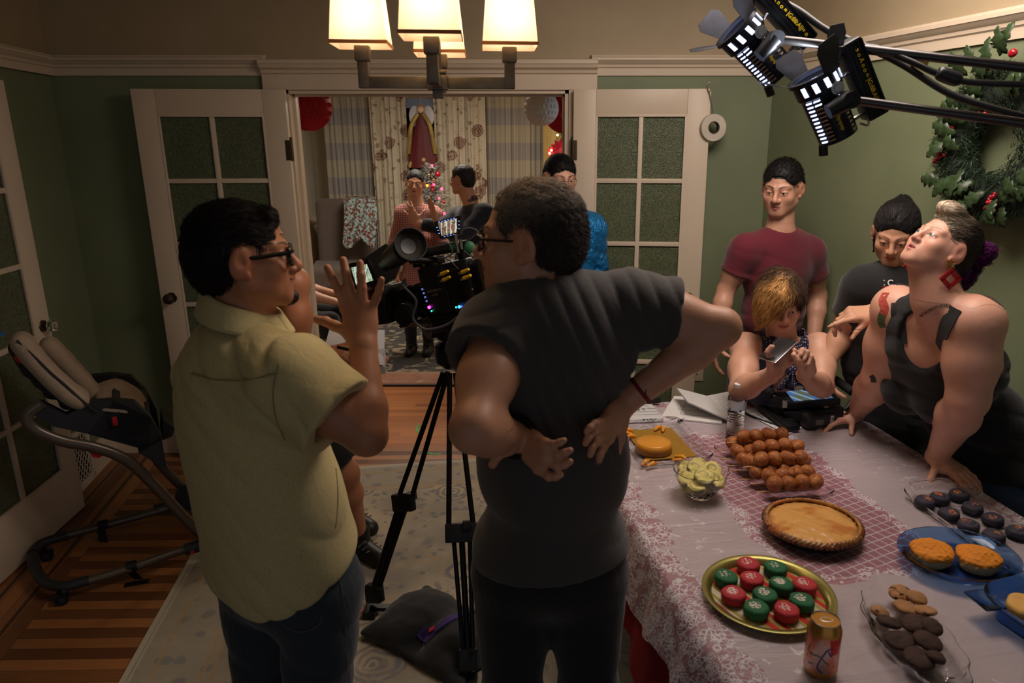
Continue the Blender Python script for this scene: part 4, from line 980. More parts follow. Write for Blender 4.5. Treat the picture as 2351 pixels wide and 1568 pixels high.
top('t_shirt', J, H, A, fabric('maroon_jersey', (98, 21, 38), bscale=900, fold=.5, bump=.35), root, folds=[(.005, (.25, 0, 1), 80, 2.6)], nz_=.012, hem=J['pelvis'].z+.02)
trousers(J, L, fabric('navy_cotton', (30, 34, 50)), root, short=.9, name='shorts'); shoes([L['R'][1], L['L'][1]], root, d=(-.3, -1, 0))
short_hair(H, root, (16, 14, 14), ((16, 13, 13), (34, 29, 28), (22, 18, 18)), top=.004, length=.014, n=4500, lift=.009)
# ---- person in the black t-shirt, pointing
Y = 2.62
J = dict(neck=px(2072, 612, Y+.0), shR=px(1980, 655, Y-.05), shL=px(2125, 650, Y+.0), chest=px(2038, 705, Y+.0), waist=px(2022, 820, Y+.03), pelvis=px(2055, 930, Y+.05), hipR=px(2015, 960, Y+.02), hipL=px(2095, 960, Y+.05))
H = hframe(px(2056, 536, Y-.04), (-.46, -.78, -.42), (-.2, -.4, .9), .96)
A = dict(R=(px(1935, 760, Y+.02), px(1890, 850, Y-.05)), L=(px(2110, 760, Y+.02), px(2012, 716, Y-.24)))
L = stand(J, toe=(-.1, -.12, 0))
def hh(S):
    hand(S, A['R'][1], dn, (-1, 0, 0), (0, -1, 0)); hand(S, A['L'][1], (-1, -.1, -.05), (0, -.5, 1), (-.2, -1, -.35), (.12, .7, .85, .95), thumb=(.9, .3, .4, .2))
root, body, _ = figure('person with black hair tied back in a black t-shirt, leaning in and pointing down', J, H, A, L, ((200, 150, 120), (176, 96, 88), (24, 18, 16), (26, 20, 18), None), dict(eyeopen=.003, fem=1, cheek=1.06, jaw=.95, nose=1.05), hands=hh, boxes=[(px(1965, 708, Y-.24), (.09, .08, .06))], w=.98, bust=.9, facec=dict(bth=.0028))
BT = fabric('black_jersey', (17, 17, 19), bscale=900, fold=.5, bump=.35)
tee = top('t_shirt', J, H, A, BT, root, folds=[(.009, (.4, 0, 1), 110, 2.0)], w=.98, bust=.95, nz_=.01, frac=.62)
on_text([tee], 'C C', 2034, 650, .030, mat('white_print', (225, 225, 225), .6, var=0), root, rot=0, name='shirt_print', bold=True); 
h = hit([tee], 2034, 660, .001)
if h: MB().box(h[0], (.045, .003, .007), frame((1, 0, 0), (0, 1, .3))).build('red_print_bar', mat('red_print', (190, 30, 30), .6, var=0), root)
trousers(J, L, BLACKD, root); shoes([L['R'][1], L['L'][1]], root, d=(-.3, -1, 0))
d = (A['L'][1]-A['L'][0]).normalized(); MB().lathe([(.025, -.012), (.030, -.012), (.030, .012), (.025, .012), (.025, -.012)], A['L'][1]-d*.01, 24, R=frame(d.orthogonal(), d.cross(d.orthogonal()))).box(A['L'][1]-d*.01+Vector((0, -.026, .02)), (.03, .014, .03), bev=.004).build('wristwatch', MATS['black_watch_strap'], root)
G = Shape(); H.ell(G, (0, -.022, .038), (.083, .101, .094), k=.02); H.ell(G, (0, -.045, -.01), (.078, .07, .07), k=.03)
H.ell(G, (0, .110, -.002), (.080, .060, .078), k=.015, op='-'); H.ell(G, (0, .09, -.05), (.12, .080, .06), k=.012, op='-'); H.ell(G, (0, -.02, -.130), (.12, .12, .055), k=.01, op='-')
H.ell(G, (0, -.135, .055), (.036, .040, .042), k=.02); H.ell(G, (-.01, -.150, .030), (.03, .032, .04), k=.02); H.cap(G, (.074, .030, .0), (.072, .038, -.075), .006, .003, .01)
bk = lambda P: np.stack([P[:, 0]*-.3, -1+P[:, 1]*0, .25+P[:, 2]*0], -1)
hair('hair', G, H, root, .0032, base=(18, 15, 15), flow=bk, length=.05, n=3500, lift=.005, cols=((18, 14, 14), (36, 30, 28)), seg=7)
# ---- person looking at a phone
Y = 2.66
J = dict(neck=px(1795, 795, Y+.04), shR=px(1712, 800, Y), shL=px(1880, 800, Y), chest=px(1795, 868, Y+.06), waist=px(1795, 960, Y+.16), pelvis=px(1795, 1045, Y+.24), hipR=px(1745, 1060, Y+.22), hipL=px(1845, 1060, Y+.22))
J['pelvis'].z = .55; J['hipR'].z = J['hipL'].z = .52; J['waist'].z = .78
H = hframe(px(1793, 690, Y-.05), (-.06, -.88, -.36), (-.10, -.36, .9), 1.0)
A = dict(R=(px(1700, 895, Y-.20), px(1770, 862, Y-.34)), L=(px(1888, 888, Y-.16), px(1848, 862, Y-.34)))
L = {k: (Vector((J['hip'+k].x+(-.05 if k == 'R' else .05), J['hip'+k].y-.32, .52)), Vector((J['hip'+k].x, J['hip'+k].y-.28, .09)), Vector((J['hip'+k].x, J['hip'+k].y-.42, .04))) for k in 'RL'}
pc = px(1786, 803, Y-.41); chn = {}
def hh(S):
    W1, W2 = A['R'][1], A['L'][1]; y0 = pc.y
    hand_px(S, W1, [qp((1795, 815, y0+.02), (1815, 808, y0+.02), (1822, 802, y0)), qp((1796, 824, y0+.02), (1818, 816, y0+.02), (1826, 808, y0)), qp((1796, 833, y0+.02), (1818, 826, y0+.02), (1828, 817, y0)), qp((1792, 842, y0+.02), (1810, 838, y0+.02), (1822, 830, y0)), qp((1768, 826, y0-.02), (1762, 808, y0-.03), (1772, 796, y0-.035))], .0088)
    hand_px(S, W2, [qp((1846, 822, y0+.02), (1830, 812, y0-.01), (1824, 804, y0-.02)), qp((1852, 820, y0+.0), (1842, 804, y0-.02), (1838, 814, y0-.03)), qp((1858, 824, y0), (1852, 808, y0-.02), (1846, 824, y0-.03)), qp((1864, 830, y0), (1862, 818, y0-.02), (1856, 836, y0-.03)), qp((1838, 838, y0-.02), (1830, 826, y0-.03), (1822, 815, y0-.03))], .0086)
root, body, _ = figure('person with short wavy blond hair in a navy tank top, looking down at a phone', J, H, A, L, ((208, 158, 132), (178, 98, 90), (110, 78, 50), (70, 50, 36), None), dict(eyeopen=.0028, fem=1, jaw=.95, nose=.95), hands=hh, boxes=[(px(1812, 825, Y-.38), (.10, .08, .07))], w=1.0, bust=.85, facec=dict(bth=.003))
NV = fabric('navy_ribbed_cotton', (40, 46, 72), bscale=900, fold=.4)
def tankcut(T, J, w=1.0, nd=.08, r=.060, sx=.050):
    n = Vector(J['neck']); ch = Vector(J['chest'])
    for k in 'RL':
        sh = Vector(J['sh'+k]); o = (sh-n).normalized(); T.ell(sh+o*sx+Vector((0, -.0, -.02)), (.070*w, .2, .125), frame((sh-n), (0, 1, 0)), .012, '-')
    R_ = frame(J['shR']-J['shL'], (ch-Vector(J['waist'])).cross(J['shR']-J['shL'])); T.ell(n+R_.col[1]*.10+(ch-n)*.35, (r*w, .12, nd), R_, .012, '-')
T = Shape(); torso(T, J, 1.0, .011, bust=.88); tankcut(T, J); T.cap(H.p((0, -.02, -.02)), J['neck']+Vector((0, 0, .02)), .062, .060, .008, '-'); T.plane((0, 0, .5), (0, 0, -1)); tank = cloth('tank_top', T, .006, NV, root, [(.007, (.3, 0, 1), 80, 1.5)])
for i, c in enumerate('TIG'): on_text([tank], c, (1778, 1803, 1828)[i], (878, 886, 888)[i], .034, mat('gold_print', (200, 150, 60), .5, var=.1), root, rot=-.05, name='gold_letter', bold=True)
trousers(J, L, JEANS, root, short=None); shoes([L['R'][1], L['L'][1]], root, d=(0, -1, 0))
# bandana
def dots(name, c1, c2, sc_):
    N = NT(name); v = N.vor(N.pos(True), sc_, rnd=.15); N.base(N.mix(N.ss(v, .34, .26), lin(c1), lin(c2))); N.P(Roughness=.9); return reg(N)
BD = dots('dotted_bandana', (34, 32, 62), (190, 180, 186), 110)
n0 = J['neck']+Vector((0, -.02, .02)); b = MB()
def bfn(s, t):
    a = 2*math.pi*s; fr_ = max(0, -math.sin(a)); rr = .072+.014*math.sin(t*math.pi)+.004*math.sin(a*9+t*5)
    return n0+Vector((math.cos(a)*rr*1.02, math.sin(a)*rr*1.0-.02*fr_, .045-.05*t-.055*fr_*(.4+.6*t)+.008*math.sin(a*7)))
b.grid(bfn, 60, 9); k = n0+Vector((0, -.105, -.075)); b.sph(k, .02, (1, .8, 1)); b.grid(lambda s, t: k+Vector(((s-.5)*.07*t-.02*t, -.01-.01*math.sin(s*9), -.075*t)), 10, 6); b.grid(lambda s, t: k+Vector(((s-.5)*.06*t+.03*t, -.012-.008*math.sin(s*8), -.06*t)), 10, 6); b.build('bandana', BD, root, solid=.003)
G = Shape(); H.ell(G, (0, -.020, .038), (.084, .102, .094), k=.02); H.ell(G, (0, -.05, -.01), (.076, .068, .07), k=.03); H.ell(G, (.03, .050, .075), (.055, .055, .05), k=.03); H.ell(G, (.070, .050, .015), (.028, .050, .065), k=.03)
H.ell(G, (-.035, .115, .000), (.080, .062, .080), k=.015, op='-'); H.ell(G, (0, .10, -.055), (.12, .080, .06), k=.012, op='-'); H.ell(G, (-.085, .004, -.012), (.035, .028, .04), k=.008, op='-'); H.ell(G, (0, -.02, -.120), (.12, .12, .055), k=.01, op='-')
def bcol(P):
    t = np.clip((P[:, 0]*7+P[:, 1]*8+.15), 0, 1)[:, None]; return lc((70, 46, 30))*(1-t)+lc((214, 160, 92))*t
fl = lambda P: np.stack([.6+P[:, 0]*2, .5+P[:, 1]*0, -.5-(P[:, 1] > .03)*.6], -1)
hair('hair', G, H, root, .0035, base=(90, 62, 40), flow=fl, length=.075, n=5200, lift=.026, r=.0008, colf=bcol, cols=lambda P, r: bcol(P)*(.55+.8*r.random((len(P), 1))), curl=.75, seg=12, cfreq=9, drop=.5, ridge=.003, rs=120)
ph = thing('smartphone', 'smartphone held up in both hands of the person in the navy tank top', 'phone', pc)
Rp = frame((-.50, .62, .05), (.86, .42, .42)); MB().box(pc, (.064, .120, .009), Rp, .004).build('phone_body', mat('phone_shell', (40, 38, 40), .25), ph); MB().box(pc+Rp@Vector((0, 0, .0052)), (.058, .10, .001), Rp).build('phone_screen', mat('phone_glass', (12, 12, 16), .05, emit=(120, 130, 150), es=.05), ph); MB().box(pc, (.0665, .1225, .0055), Rp, .003).build('phone_bumper', mat('silver_edge', (180, 170, 170), .3, .8), ph)
# ---- person in the black tank top looking up
Y = 2.06
J = dict(neck=px(2150, 690, Y), shR=px(2060, 712, Y+.20), shL=px(2238, 742, Y-.08), chest=px(2160, 818, Y+.12), waist=px(2240, 960, Y+.19), pelvis=px(2300, 1085, Y+.16), hipR=px(2255, 1110, Y+.22), hipL=px(2350, 1130, Y+.09))
H = hframe(px(2158, 566, Y+.02), (-.78, -.20, .56), (.52, .05, .85), .95)
A = dict(R=(px(2018, 868, Y+.28), px(1968, 925, 2.55)), L=(px(2222, 915, Y-.10), at(2150, 1048, Z=.795)))
A['L'][1].z = .795; A['R'][1].z = .80
L = stand(J, toe=(-.12, -.08, 0), dx=.02)
def hh(S):
    hand(S, A['R'][1], (-.95, -.25, -.16), (0, 0, 1), (-.3, -.9, 0), (.2, .2, .2, .2), thumb=(.7, .6, .1, .2)); hand(S, A['L'][1], (.42, -.9, -.22), (0, 0, 1), (-1, -.4, 0), (.25, .25, .3, .3), splay=(.25, .05, -.12, -.3), thumb=(.5, .8, .1, .2), s=1.0)
root, body, _ = figure('person with silver and purple hair and black tank top, leaning on the table', J, H, A, L, ((214, 160, 136), (186, 104, 100), (58, 42, 36), (60, 50, 46), None), dict(eyeopen=.0062, fem=1, jaw=.98, cheek=1.08, mouth=.002, nose=.95), hands=hh, boxes=[(at(2180, 1075, Z=.77), (.11, .13, .06))], w=1.16, bust=1.25, hips=1.1, armw=1.42, neckr=.062, facec=dict(bth=.0032), iris=IRISG)
T = Shape(); torso(T, J, 1.16, .016, 1.12, 1.42); tankcut(T, J, 1.1, .085, .070, .065); T.cap(H.p((0, -.02, -.02)), J['neck']+Vector((0, 0, .03)), .068, .062, .008, '-'); T.ell(J['pelvis'], (.20, .17, .16), None, .05); T.plane((0, 0, .74), (0, 0, -1))
tk2 = cloth('tank_top', T, .0055, BT, root, [(.008, (.3, 0, 1), 90, 1.8)])
bpy.context.view_layer.update()
for pts in ([(2072, 790), (2064, 740), (2064, 700), (2076, 655)], [(2158, 800), (2172, 750), (2194, 708), (2224, 672)]): strip([body], pts, .045, BT, root, 'shoulder_strap', .004, .003)
trousers(J, L, fabric('blue_denim', (58, 78, 104), bscale=700, fold=.6), root, w=1.15, inf=.01, hips=1.1); shoes([L['R'][1], L['L'][1]], root, d=(-1, -.5, 0))
INK = mat('tattoo_ink', (52, 52, 56), .6, var=0); arc_text([body], 'INTHEGREATPLACESOFWHEELS', [(2112, 727), (2135, 712), (2160, 702), (2180, 703), (2202, 724)], .0125, INK, root)
for pts, c, nm in (([(2034, 672), (2026, 690), (2032, 708), (2026, 722)], (170, 70, 56), 'red_flower_tattoo'), ([(2026, 722), (2022, 738), (2028, 752)], (80, 100, 66), 'green_tattoo')): strip([body], pts, .026, mat(nm, c, .6, var=.3, vscale=90), root, nm, .0008, .0008)
strip([body], [(2000, 862), (2004, 868), (2006, 878)], .018, INK, root, 'tattoo', .0008, .0008)
for side in (1, -1):
    c = H.p((side*.090, .0, -.045)); b = MB()
    for i in range(8):
        a = i*math.pi/4; dd = Vector((math.cos(a), -.2, math.sin(a))); b.prism([c+dd*.016, c+Vector((math.cos(a+.39), 0, math.sin(a+.39)))*.006, c+Vector((math.cos(a-.39), 0, math.sin(a-.39)))*.006], (0, -.003, 0))
    e = b.build('earring', mat('gold_metal', (220, 180, 90), .25, 1), root)
    c2 = c+Vector((.005, -.004, -.042)); Rr = frame((1, 0, 1), (-1, 0, 1)); bb = MB()
    for (x, y, sx, sy) in ((0, .017, .044, .013), (0, -.017, .044, .013), (.0155, 0, .013, .03), (-.0155, 0, .013, .03)): bb.box(c2+Rr@Vector((x, y, 0)), (sx, sy, .004), Rr, .001)
    bb.build('red_pendant', mat('red_enamel', (176, 20, 30), .4), e)
G = Shape(); H.ell(G, (0, -.024, .036), (.083, .100, .093), k=.02); H.ell(G, (0, -.055, -.015), (.074, .064, .065), k=.03); H.ell(G, (0, .055, .105), (.05, .045, .028), k=.02)
H.ell(G, (0, .108, .000), (.085, .058, .078), k=.015, op='-'); H.ell(G, (0, .09, -.05), (.12, .082, .06), k=.012, op='-'); H.ell(G, (0, -.02, -.125), (.12, .12, .055), k=.01, op='-')
for s in (1, -1): H.ell(G, (s*.094, .008, -.008), (.036, .028, .044), k=.006, op='-')
def scol(P):
    t = np.clip((P[:, 1]*14+P[:, 2]*3-.55), 0, 1)[:, None]; return lc((66, 52, 46))*(1-t)+lc((190, 172, 148))*t
hair('hair', G, H, root, .003, flow=bk, length=.05, n=4500, lift=.005, colf=scol, cols=lambda P, r: scol(P)*(.5+.9*r.random((len(P), 1))), curl=.25, seg=8)
G = Shape(); bc = H.p((0, -.145, .005)); rr = random.Random(5)
for i in range(9): H.ell(G, (rr.uniform(-.04, .04), -.135+rr.uniform(-.025, .02), .02+rr.uniform(-.06, .06)), (.026, .026, .026), k=.02)
PF = lambda P: np.cross(P-npv((0, -.14, .02)), npv((.5, .3, 1)))+npv((0, 0, -.02))
hair('purple_hair_bun', G, H, root, .003, base=(92, 24, 84), flow=PF, length=.07, n=2600, lift=.014, r=.0009, cols=((150, 40, 140), (92, 24, 84), (60, 14, 56)), curl=.9, seg=12, cfreq=10, ridge=.003, rs=110)
# ---- person in the blue satin jacket
Y = 3.55
J = dict(neck=px(1296, 470, Y+.02), shR=px(1234, 522, Y-.02), shL=px(1358, 526, Y+.05), chest=px(1300, 565, Y+.04), waist=px(1302, 665, Y+.06), pelvis=px(1302, 765, Y+.06), hipR=px(1268, 790, Y+.05), hipL=px(1338, 790, Y+.07))
H = hframe(px(1287, 408, Y), (.30, -.88, -.18), (.05, -.1, 1), .98)
A = dict(R=(px(1218, 620, Y+.06), px(1220, 720, Y-.08)), L=(px(1372, 620, Y+.10), px(1362, 720, Y-.02)))
L = stand(J, toe=(0, -.14, 0))
def hh(S): hand(S, A['R'][1], dn, (-1, 0, 0), (0, -1, 0)); hand(S, A['L'][1], dn, (1, 0, 0), (0, -1, 0))
root, body, _ = figure('person in glasses and a shiny blue satin jacket, standing beside the right french door', J, H, A, L, ((198, 150, 124), (170, 100, 92), (20, 16, 15), (24, 20, 20), ((60, 48, 44), .35)), dict(eyeopen=.004), hands=hh, coarse=.009, fine=.0035)
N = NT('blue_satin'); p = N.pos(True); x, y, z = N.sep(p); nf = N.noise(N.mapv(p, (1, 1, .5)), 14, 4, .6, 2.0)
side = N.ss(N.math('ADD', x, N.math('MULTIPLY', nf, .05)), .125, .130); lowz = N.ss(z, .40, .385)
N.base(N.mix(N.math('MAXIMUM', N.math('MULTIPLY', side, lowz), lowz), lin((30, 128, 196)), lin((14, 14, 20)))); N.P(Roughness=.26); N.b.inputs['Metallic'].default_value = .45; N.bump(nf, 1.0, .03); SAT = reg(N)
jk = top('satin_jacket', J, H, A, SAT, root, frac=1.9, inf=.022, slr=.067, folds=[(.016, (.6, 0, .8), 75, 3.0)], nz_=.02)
trousers(J, L, BLACKD, root); shoes([L['R'][1], L['L'][1]], root, d=(0, -1, 0))
short_hair(H, root, (14, 13, 14), ((14, 12, 13), (30, 27, 28)), fringe=.018, length=.03, n=3500, lift=.005)
glasses(H, root, thick=.0018, m=mat('thin_metal_frame', (90, 80, 66), .3, .8), w=.024, h=.016)
# ---- couple in the living room
Y = 6.0
J = dict(neck=px(955, 466, Y), shR=px(926, 490, Y-.03), shL=px(996, 492, Y), chest=px(960, 520, Y), waist=px(958, 585, Y), pelvis=px(958, 645, Y), hipR=px(938, 660, Y), hipL=px(978, 660, Y))
H = hframe(px(953, 420, Y-.02), (.10, -.98, -.1), (.12, 0, 1), .96)
A = dict(R=(px(908, 555, Y), px(912, 625, Y-.05)), L=(px(1012, 555, Y), px(1008, 620, Y-.05)))
L = stand(J, toe=(0, -.14, 0), spread=.0)
def hh(S): hand(S, A['R'][1], dn, (-1, 0, 0), (0, -1, 0)); hand(S, A['L'][1], dn, (1, 0, 0), (0, -1, 0))
root, body, _ = figure('person with dark hair in a pink checked shirt, standing in the living room', J, H, A, L, ((206, 152, 122), (176, 92, 84), (24, 18, 16), (24, 20, 20), None), dict(eyeopen=.005, fem=1), hands=hh, coarse=.012, fine=.0045, bust=.8, w=.9, facec=dict(bth=.003))
N = NT('pink_gingham'); x, y, z = N.sep(N.pos(True)); gx = N.math('GREATER_THAN', N.math('FRACT', N.math('MULTIPLY', x, 55.0)), .6); gz = N.math('GREATER_THAN', N.math('FRACT', N.math('MULTIPLY', z, 55.0)), .6)
N.base(N.mix(N.math('MULTIPLY', N.math('ADD', gx, gz), .5), lin((196, 138, 128)), lin((116, 64, 66)))); N.P(Roughness=.9); PK = reg(N)
top('checked_shirt', J, H, A, PK, root, frac=1.3, inf=.014, w=.9, bust=.85, vox=.008, nz_=.03, nr=.06, folds=[(.008, (.3, 0, 1), 60, 1.5)]); trousers(J, L, BLACKD, root, vox=.01, w=.9); shoes([L['R'][1], L['L'][1]], root, d=(0, -1, 0))
G = Shape(); H.ell(G, (0, -.022, .036), (.083, .101, .087), k=.02); H.ell(G, (0, -.045, -.01), (.077, .07, .07), k=.03); H.ell(G, (0, .108, -.002), (.078, .060, .078), k=.015, op='-'); H.ell(G, (0, .09, -.05), (.12, .080, .06), k=.012, op='-'); H.ell(G, (0, -.13, .0), (.04, .04, .04), k=.02)
hair('hair', G, H, root, .0045, base=(18, 15, 15), flow=bk, length=.04, n=900, lift=.003, r=.001, cols=((18, 14, 14), (36, 30, 28)))
Y = 5.5
J = dict(neck=px(1083, 470, Y), shR=px(1112, 492, Y-.16), shL=px(1052, 498, Y+.14), chest=px(1085, 535, Y), waist=px(1085, 610, Y), pelvis=px(1088, 690, Y), hipR=px(1104, 705, Y-.08), hipL=px(1074, 705, Y+.08))
H = hframe(px(1060, 412, Y), (-.90, .18, -.12), (-.10, 0, 1), .98); H.R = hframe((0, 0, 0), (-.93, .30, -.12), (-.08, 0, 1)).R
A = dict(R=(px(1055, 548, Y-.28), px(1004, 512, Y-.22)), L=(px(1010, 520, Y+.05), px(960, 514, Y+.02)))
L = stand(J, toe=(-.14, 0, 0), spread=.0)
def hh(S):
    hand(S, A['R'][1], (-.35, 0, 1), (.6, -1, 0), (-.6, .6, .4), (.15, .1, .1, .15), splay=(.15, .03, -.05, -.12)); hand(S, A['L'][1], (-.55, .1, .9), (.4, -.9, 0), (1, 0, .3), (.15, .1, .1, .15), s=.95)
root, body, _ = figure('person in a dark navy blazer and glasses, both hands raised while talking', J, H, A, L, ((196, 136, 104), (160, 92, 80), (26, 20, 18), (44, 34, 30), None), dict(eyeopen=.004, jaw=1.08), hands=hh, coarse=.011, fine=.0045)
top('blazer', J, H, A, fabric('navy_wool', (19, 24, 36), bscale=400, fold=.5), root, frac=1.85, inf=.026, slr=.067, vox=.008, nz_=.035, nr=.062, folds=[(.010, (.3, .3, 1), 50, 1.5)]); trousers(J, L, BLACKD, root, vox=.01); shoes([L['R'][1], L['L'][1]], root, d=(-1, 0, 0))
MB().lathe([(.058, 0), (.060, .02), (.054, .05), (.050, .05), (.056, 0)], J['neck']+Vector((-.01, 0, .02)), 24).build('shirt_collar', mat('printed_shirt', (86, 66, 56), .8, var=.5, vscale=60), root)
short_hair(H, root, (36, 30, 28), ((34, 28, 26), (60, 50, 44)), fringe=-.02, n=1200, vox=.0045, lift=.003); glasses(H, root, thick=.002, m=MATS['thin_metal_frame'], w=.024, h=.015, glass=False)
# ---- person behind with script pages
Y = 2.72
J = dict(neck=px(618, 628, Y), shR=px(672, 650, Y-.14), shL=px(575, 655, Y+.14), chest=px(625, 715, Y), waist=px(640, 830, Y+.02), pelvis=px(655, 940, Y+.05), hipR=px(690, 965, Y-.0), hipL=px(640, 965, Y+.12))
H = hframe(px(600, 548, Y), (.9, .35, -.1), (0, 0, 1), .95)
A = dict(R=(px(690, 800, Y-.16), px(738, 812, Y-.02)), L=(px(720, 830, Y+.25), px(790, 850, Y+.15)))
L = dict(R=(px(790, 1085, Y+.02), px(822, 1215, 2.86), px(836, 1270, 2.80)), L=(px(745, 1075, Y+.2), px(800, 1150, 3.1), px(826, 1170, 3.1)))
L['R'] = (L['R'][0], Vector((L['R'][1].x, 2.86, .09)), None); L['L'] = (L['L'][0], Vector((L['L'][1].x, 3.12, .09)), None); Wt = A['R'][1]
def hh(S): hand(S, Wt, (1, .1, .05), (0, -.35, 1), (0, .9, .3), (.6, .7, .8, .8), thumb=(1.0, .12, -.25, .0)); hand(S, A['L'][1], (1, 0, 0), (0, 0, -1), (0, 1, 0), (.3, .3, .3, .3))
root, body, _ = figure('person in black shorts holding script pages, mostly hidden behind the cream shirt', J, H, A, L, ((184, 122, 88), (150, 84, 70), (18, 14, 12), (26, 20, 18), None), dict(), hands=hh, boxes=[(Wt+Vector((.07, 0, 0)), (.10, .09, .06))], coarse=.008, fine=.003)
T = Shape(); torso(T, J, 1.0, .012); tankcut(T, J); T.plane((0, 0, J['pelvis'].z-.06), (0, 0, -1)); cloth('vest_top', T, .008, BT, root)
trousers(J, L, BLACKD, root, short=.85, name='shorts'); short_hair(H, root, (16, 14, 14), ((16, 13, 13),), n=300, vox=.005)
for k in 'RL':
    a = L[k][1]; T = Shape(); dd = Vector((.75, -.65, 0)).normalized(); a0 = Vector((a.x, a.y, 0)); T.cap(a0+Vector((0, 0, .045))-dd*.03, a0+Vector((0, 0, .04))+dd*.15, .048, .040, .02); T.cap(a0+Vector((0, 0, .11)), a0+Vector((0, 0, .05)), .050, .050, .02); T.plane(a0+Vector((0, 0, .014)), (0, 0, -1), .003); V, F = T.mesh(.005); so = npmesh('shoe', V, F, SHOE, root)
    for i in range(4): MB().tube([a0+dd*(.02+.03*i)+Vector((-dd.y*.04, dd.x*.04, .075)), a0+dd*(.02+.03*i)+Vector((0, 0, .098-.008*i)), a0+dd*(.02+.03*i)-Vector((-dd.y*.04, dd.x*.04, -.075))], .003, 6).build('shoe_strap', mat('grey_strap', (80, 78, 76), .6), so)
# ---- seated person at the edge of the living room
J = dict(neck=Vector((-1.98, 5.35, 1.12)), shR=Vector((-1.93, 5.18, 1.06)), shL=Vector((-1.93, 5.52, 1.06)), chest=Vector((-1.96, 5.35, .92)), waist=Vector((-2.0, 5.35, .68)), pelvis=Vector((-2.05, 5.35, .50)), hipR=Vector((-2.02, 5.25, .48)), hipL=Vector((-2.02, 5.45, .48)))
H = hframe((-1.95, 5.35, 1.30), (.9, .3, -.2), (0, 0, 1), .96)
A = dict(R=(px(700, 676, 5.15), px(768, 692, 5.2)), L=(px(700, 660, 5.45), px(775, 676, 5.45)))
L = dict(R=(Vector((-1.62, 5.22, .48)), Vector((-1.60, 5.2, .09)), Vector((-1.46, 5.2, .04))), L=(Vector((-1.62, 5.5, .48)), Vector((-1.60, 5.5, .09)), Vector((-1.46, 5.5, .04))))
def hh(S): hand(S, A['R'][1], (1, 0, -.1), (0, -.3, 1), (0, 1, 0)); hand(S, A['L'][1], (1, -.1, -.1), (0, -.3, 1), (0, -1, 0))
root, body, _ = figure('seated person at the left edge of the doorway, only forearms showing', J, H, A, L, ((200, 146, 116), (160, 92, 80), (20, 16, 14), (26, 20, 18), None), hands=hh, coarse=.011, fine=.005)
top('t_shirt', J, H, A, BT, root, vox=.01); trousers(J, L, BLACKD, root, vox=.012); short_hair(H, root, (16, 14, 14), ((16, 13, 13),), n=300, vox=.006); shoes([L['R'][1], L['L'][1]], root, d=(1, 0, 0))

# ---- seams on the cream shirt and the jeans, pocket
bpy.context.view_layer.update(); BVHC.clear(); SEAM = mat('cream_seam', (150, 134, 92), .9, var=0); DST = mat('denim_stitch', (88, 84, 74), .9, var=0)
for pts in ([(440, 858), (500, 872), (570, 872), (640, 856)], [(640, 838), (628, 890), (632, 950), (655, 1010)], [(770, 1075), (775, 1140), (770, 1210)]): strip([cream_shirt], pts, .0028, SEAM, m1_root, 'shirt_seam', .0022, .0016)
for pts in ([(640, 1330), (722, 1310), (738, 1420), (690, 1450), (650, 1432)], [(770, 1290), (785, 1360), (792, 1440), (788, 1540)], [(668, 1392), (700, 1372), (728, 1364)]): strip([m1_jeans], pts, .0025, DST, m1_root, 'stitching', .002, .0014)
# ================================================================ THE DINING TABLE
TN = math.sqrt(1+.184**2); TR = Vector((1/TN, .184/TN, 0)); TA = Vector((-.184/TN, 1/TN, 0)); TZ = .752
def tp(r, a, z=TZ): v = TR*r+TA*a; return Vector((v.x, v.y, z))
TRM = frame(TR, TA); R0, R1, A0, A1, CR = .566, 1.67, .80, 2.665, .16
ZT = TZ+.004
table = thing('dining_table', 'dining table under a red cloth and white lace cover, loaded with desserts', 'table', tp((R0+R1)/2, (A0+A1)/2, 0))
WOODD = mat('dark_walnut', (58, 34, 20), .4, var=.3, vscale=20)
MB().box(tp((R0+R1)/2, (A0+A1)/2, TZ-.022), (R1-R0-.01, A1-A0-.01, .03), TRM, .01).build('table_top', WOODD, table)
MB().box(tp((R0+R1)/2, (A0+A1)/2, TZ-.08), (R1-R0-.2, A1-A0-.2, .09), TRM, .004).build('apron', WOODD, table)
for r in (R0+.13, R1-.13):
    for a in (A0+.13, A1-.13): MB().lathe([(.022, .0), (.028, .3), (.034, .55), (.040, .60), (.040, TZ-.04)], tp(r, a, 0), 16).build('leg', WOODD, table)
def outline(grow, n=40):
    pts = []
    for (cr, ca, t0) in ((R1-CR, A1-CR, 0), (R0+CR, A1-CR, 1), (R0+CR, A0+CR, 2), (R1-CR, A0+CR, 3)):
        for i in range(n):
            t = (t0+i/(n-1))*math.pi/2; pts.append((cr+math.cos(t)*(CR+grow), ca+math.sin(t)*(CR+grow), math.cos(t), math.sin(t)))
    out = []
    for i, p in enumerate(pts):
        q = pts[(i+1) % len(pts)]; out.append(p); L_ = math.hypot(q[0]-p[0], q[1]-p[1])
        if L_ > .03:
            m = int(L_/.02)
            for k in range(1, m): f = k/m; out.append((p[0]+(q[0]-p[0])*f, p[1]+(q[1]-p[1])*f, p[2], p[3]))
    return out
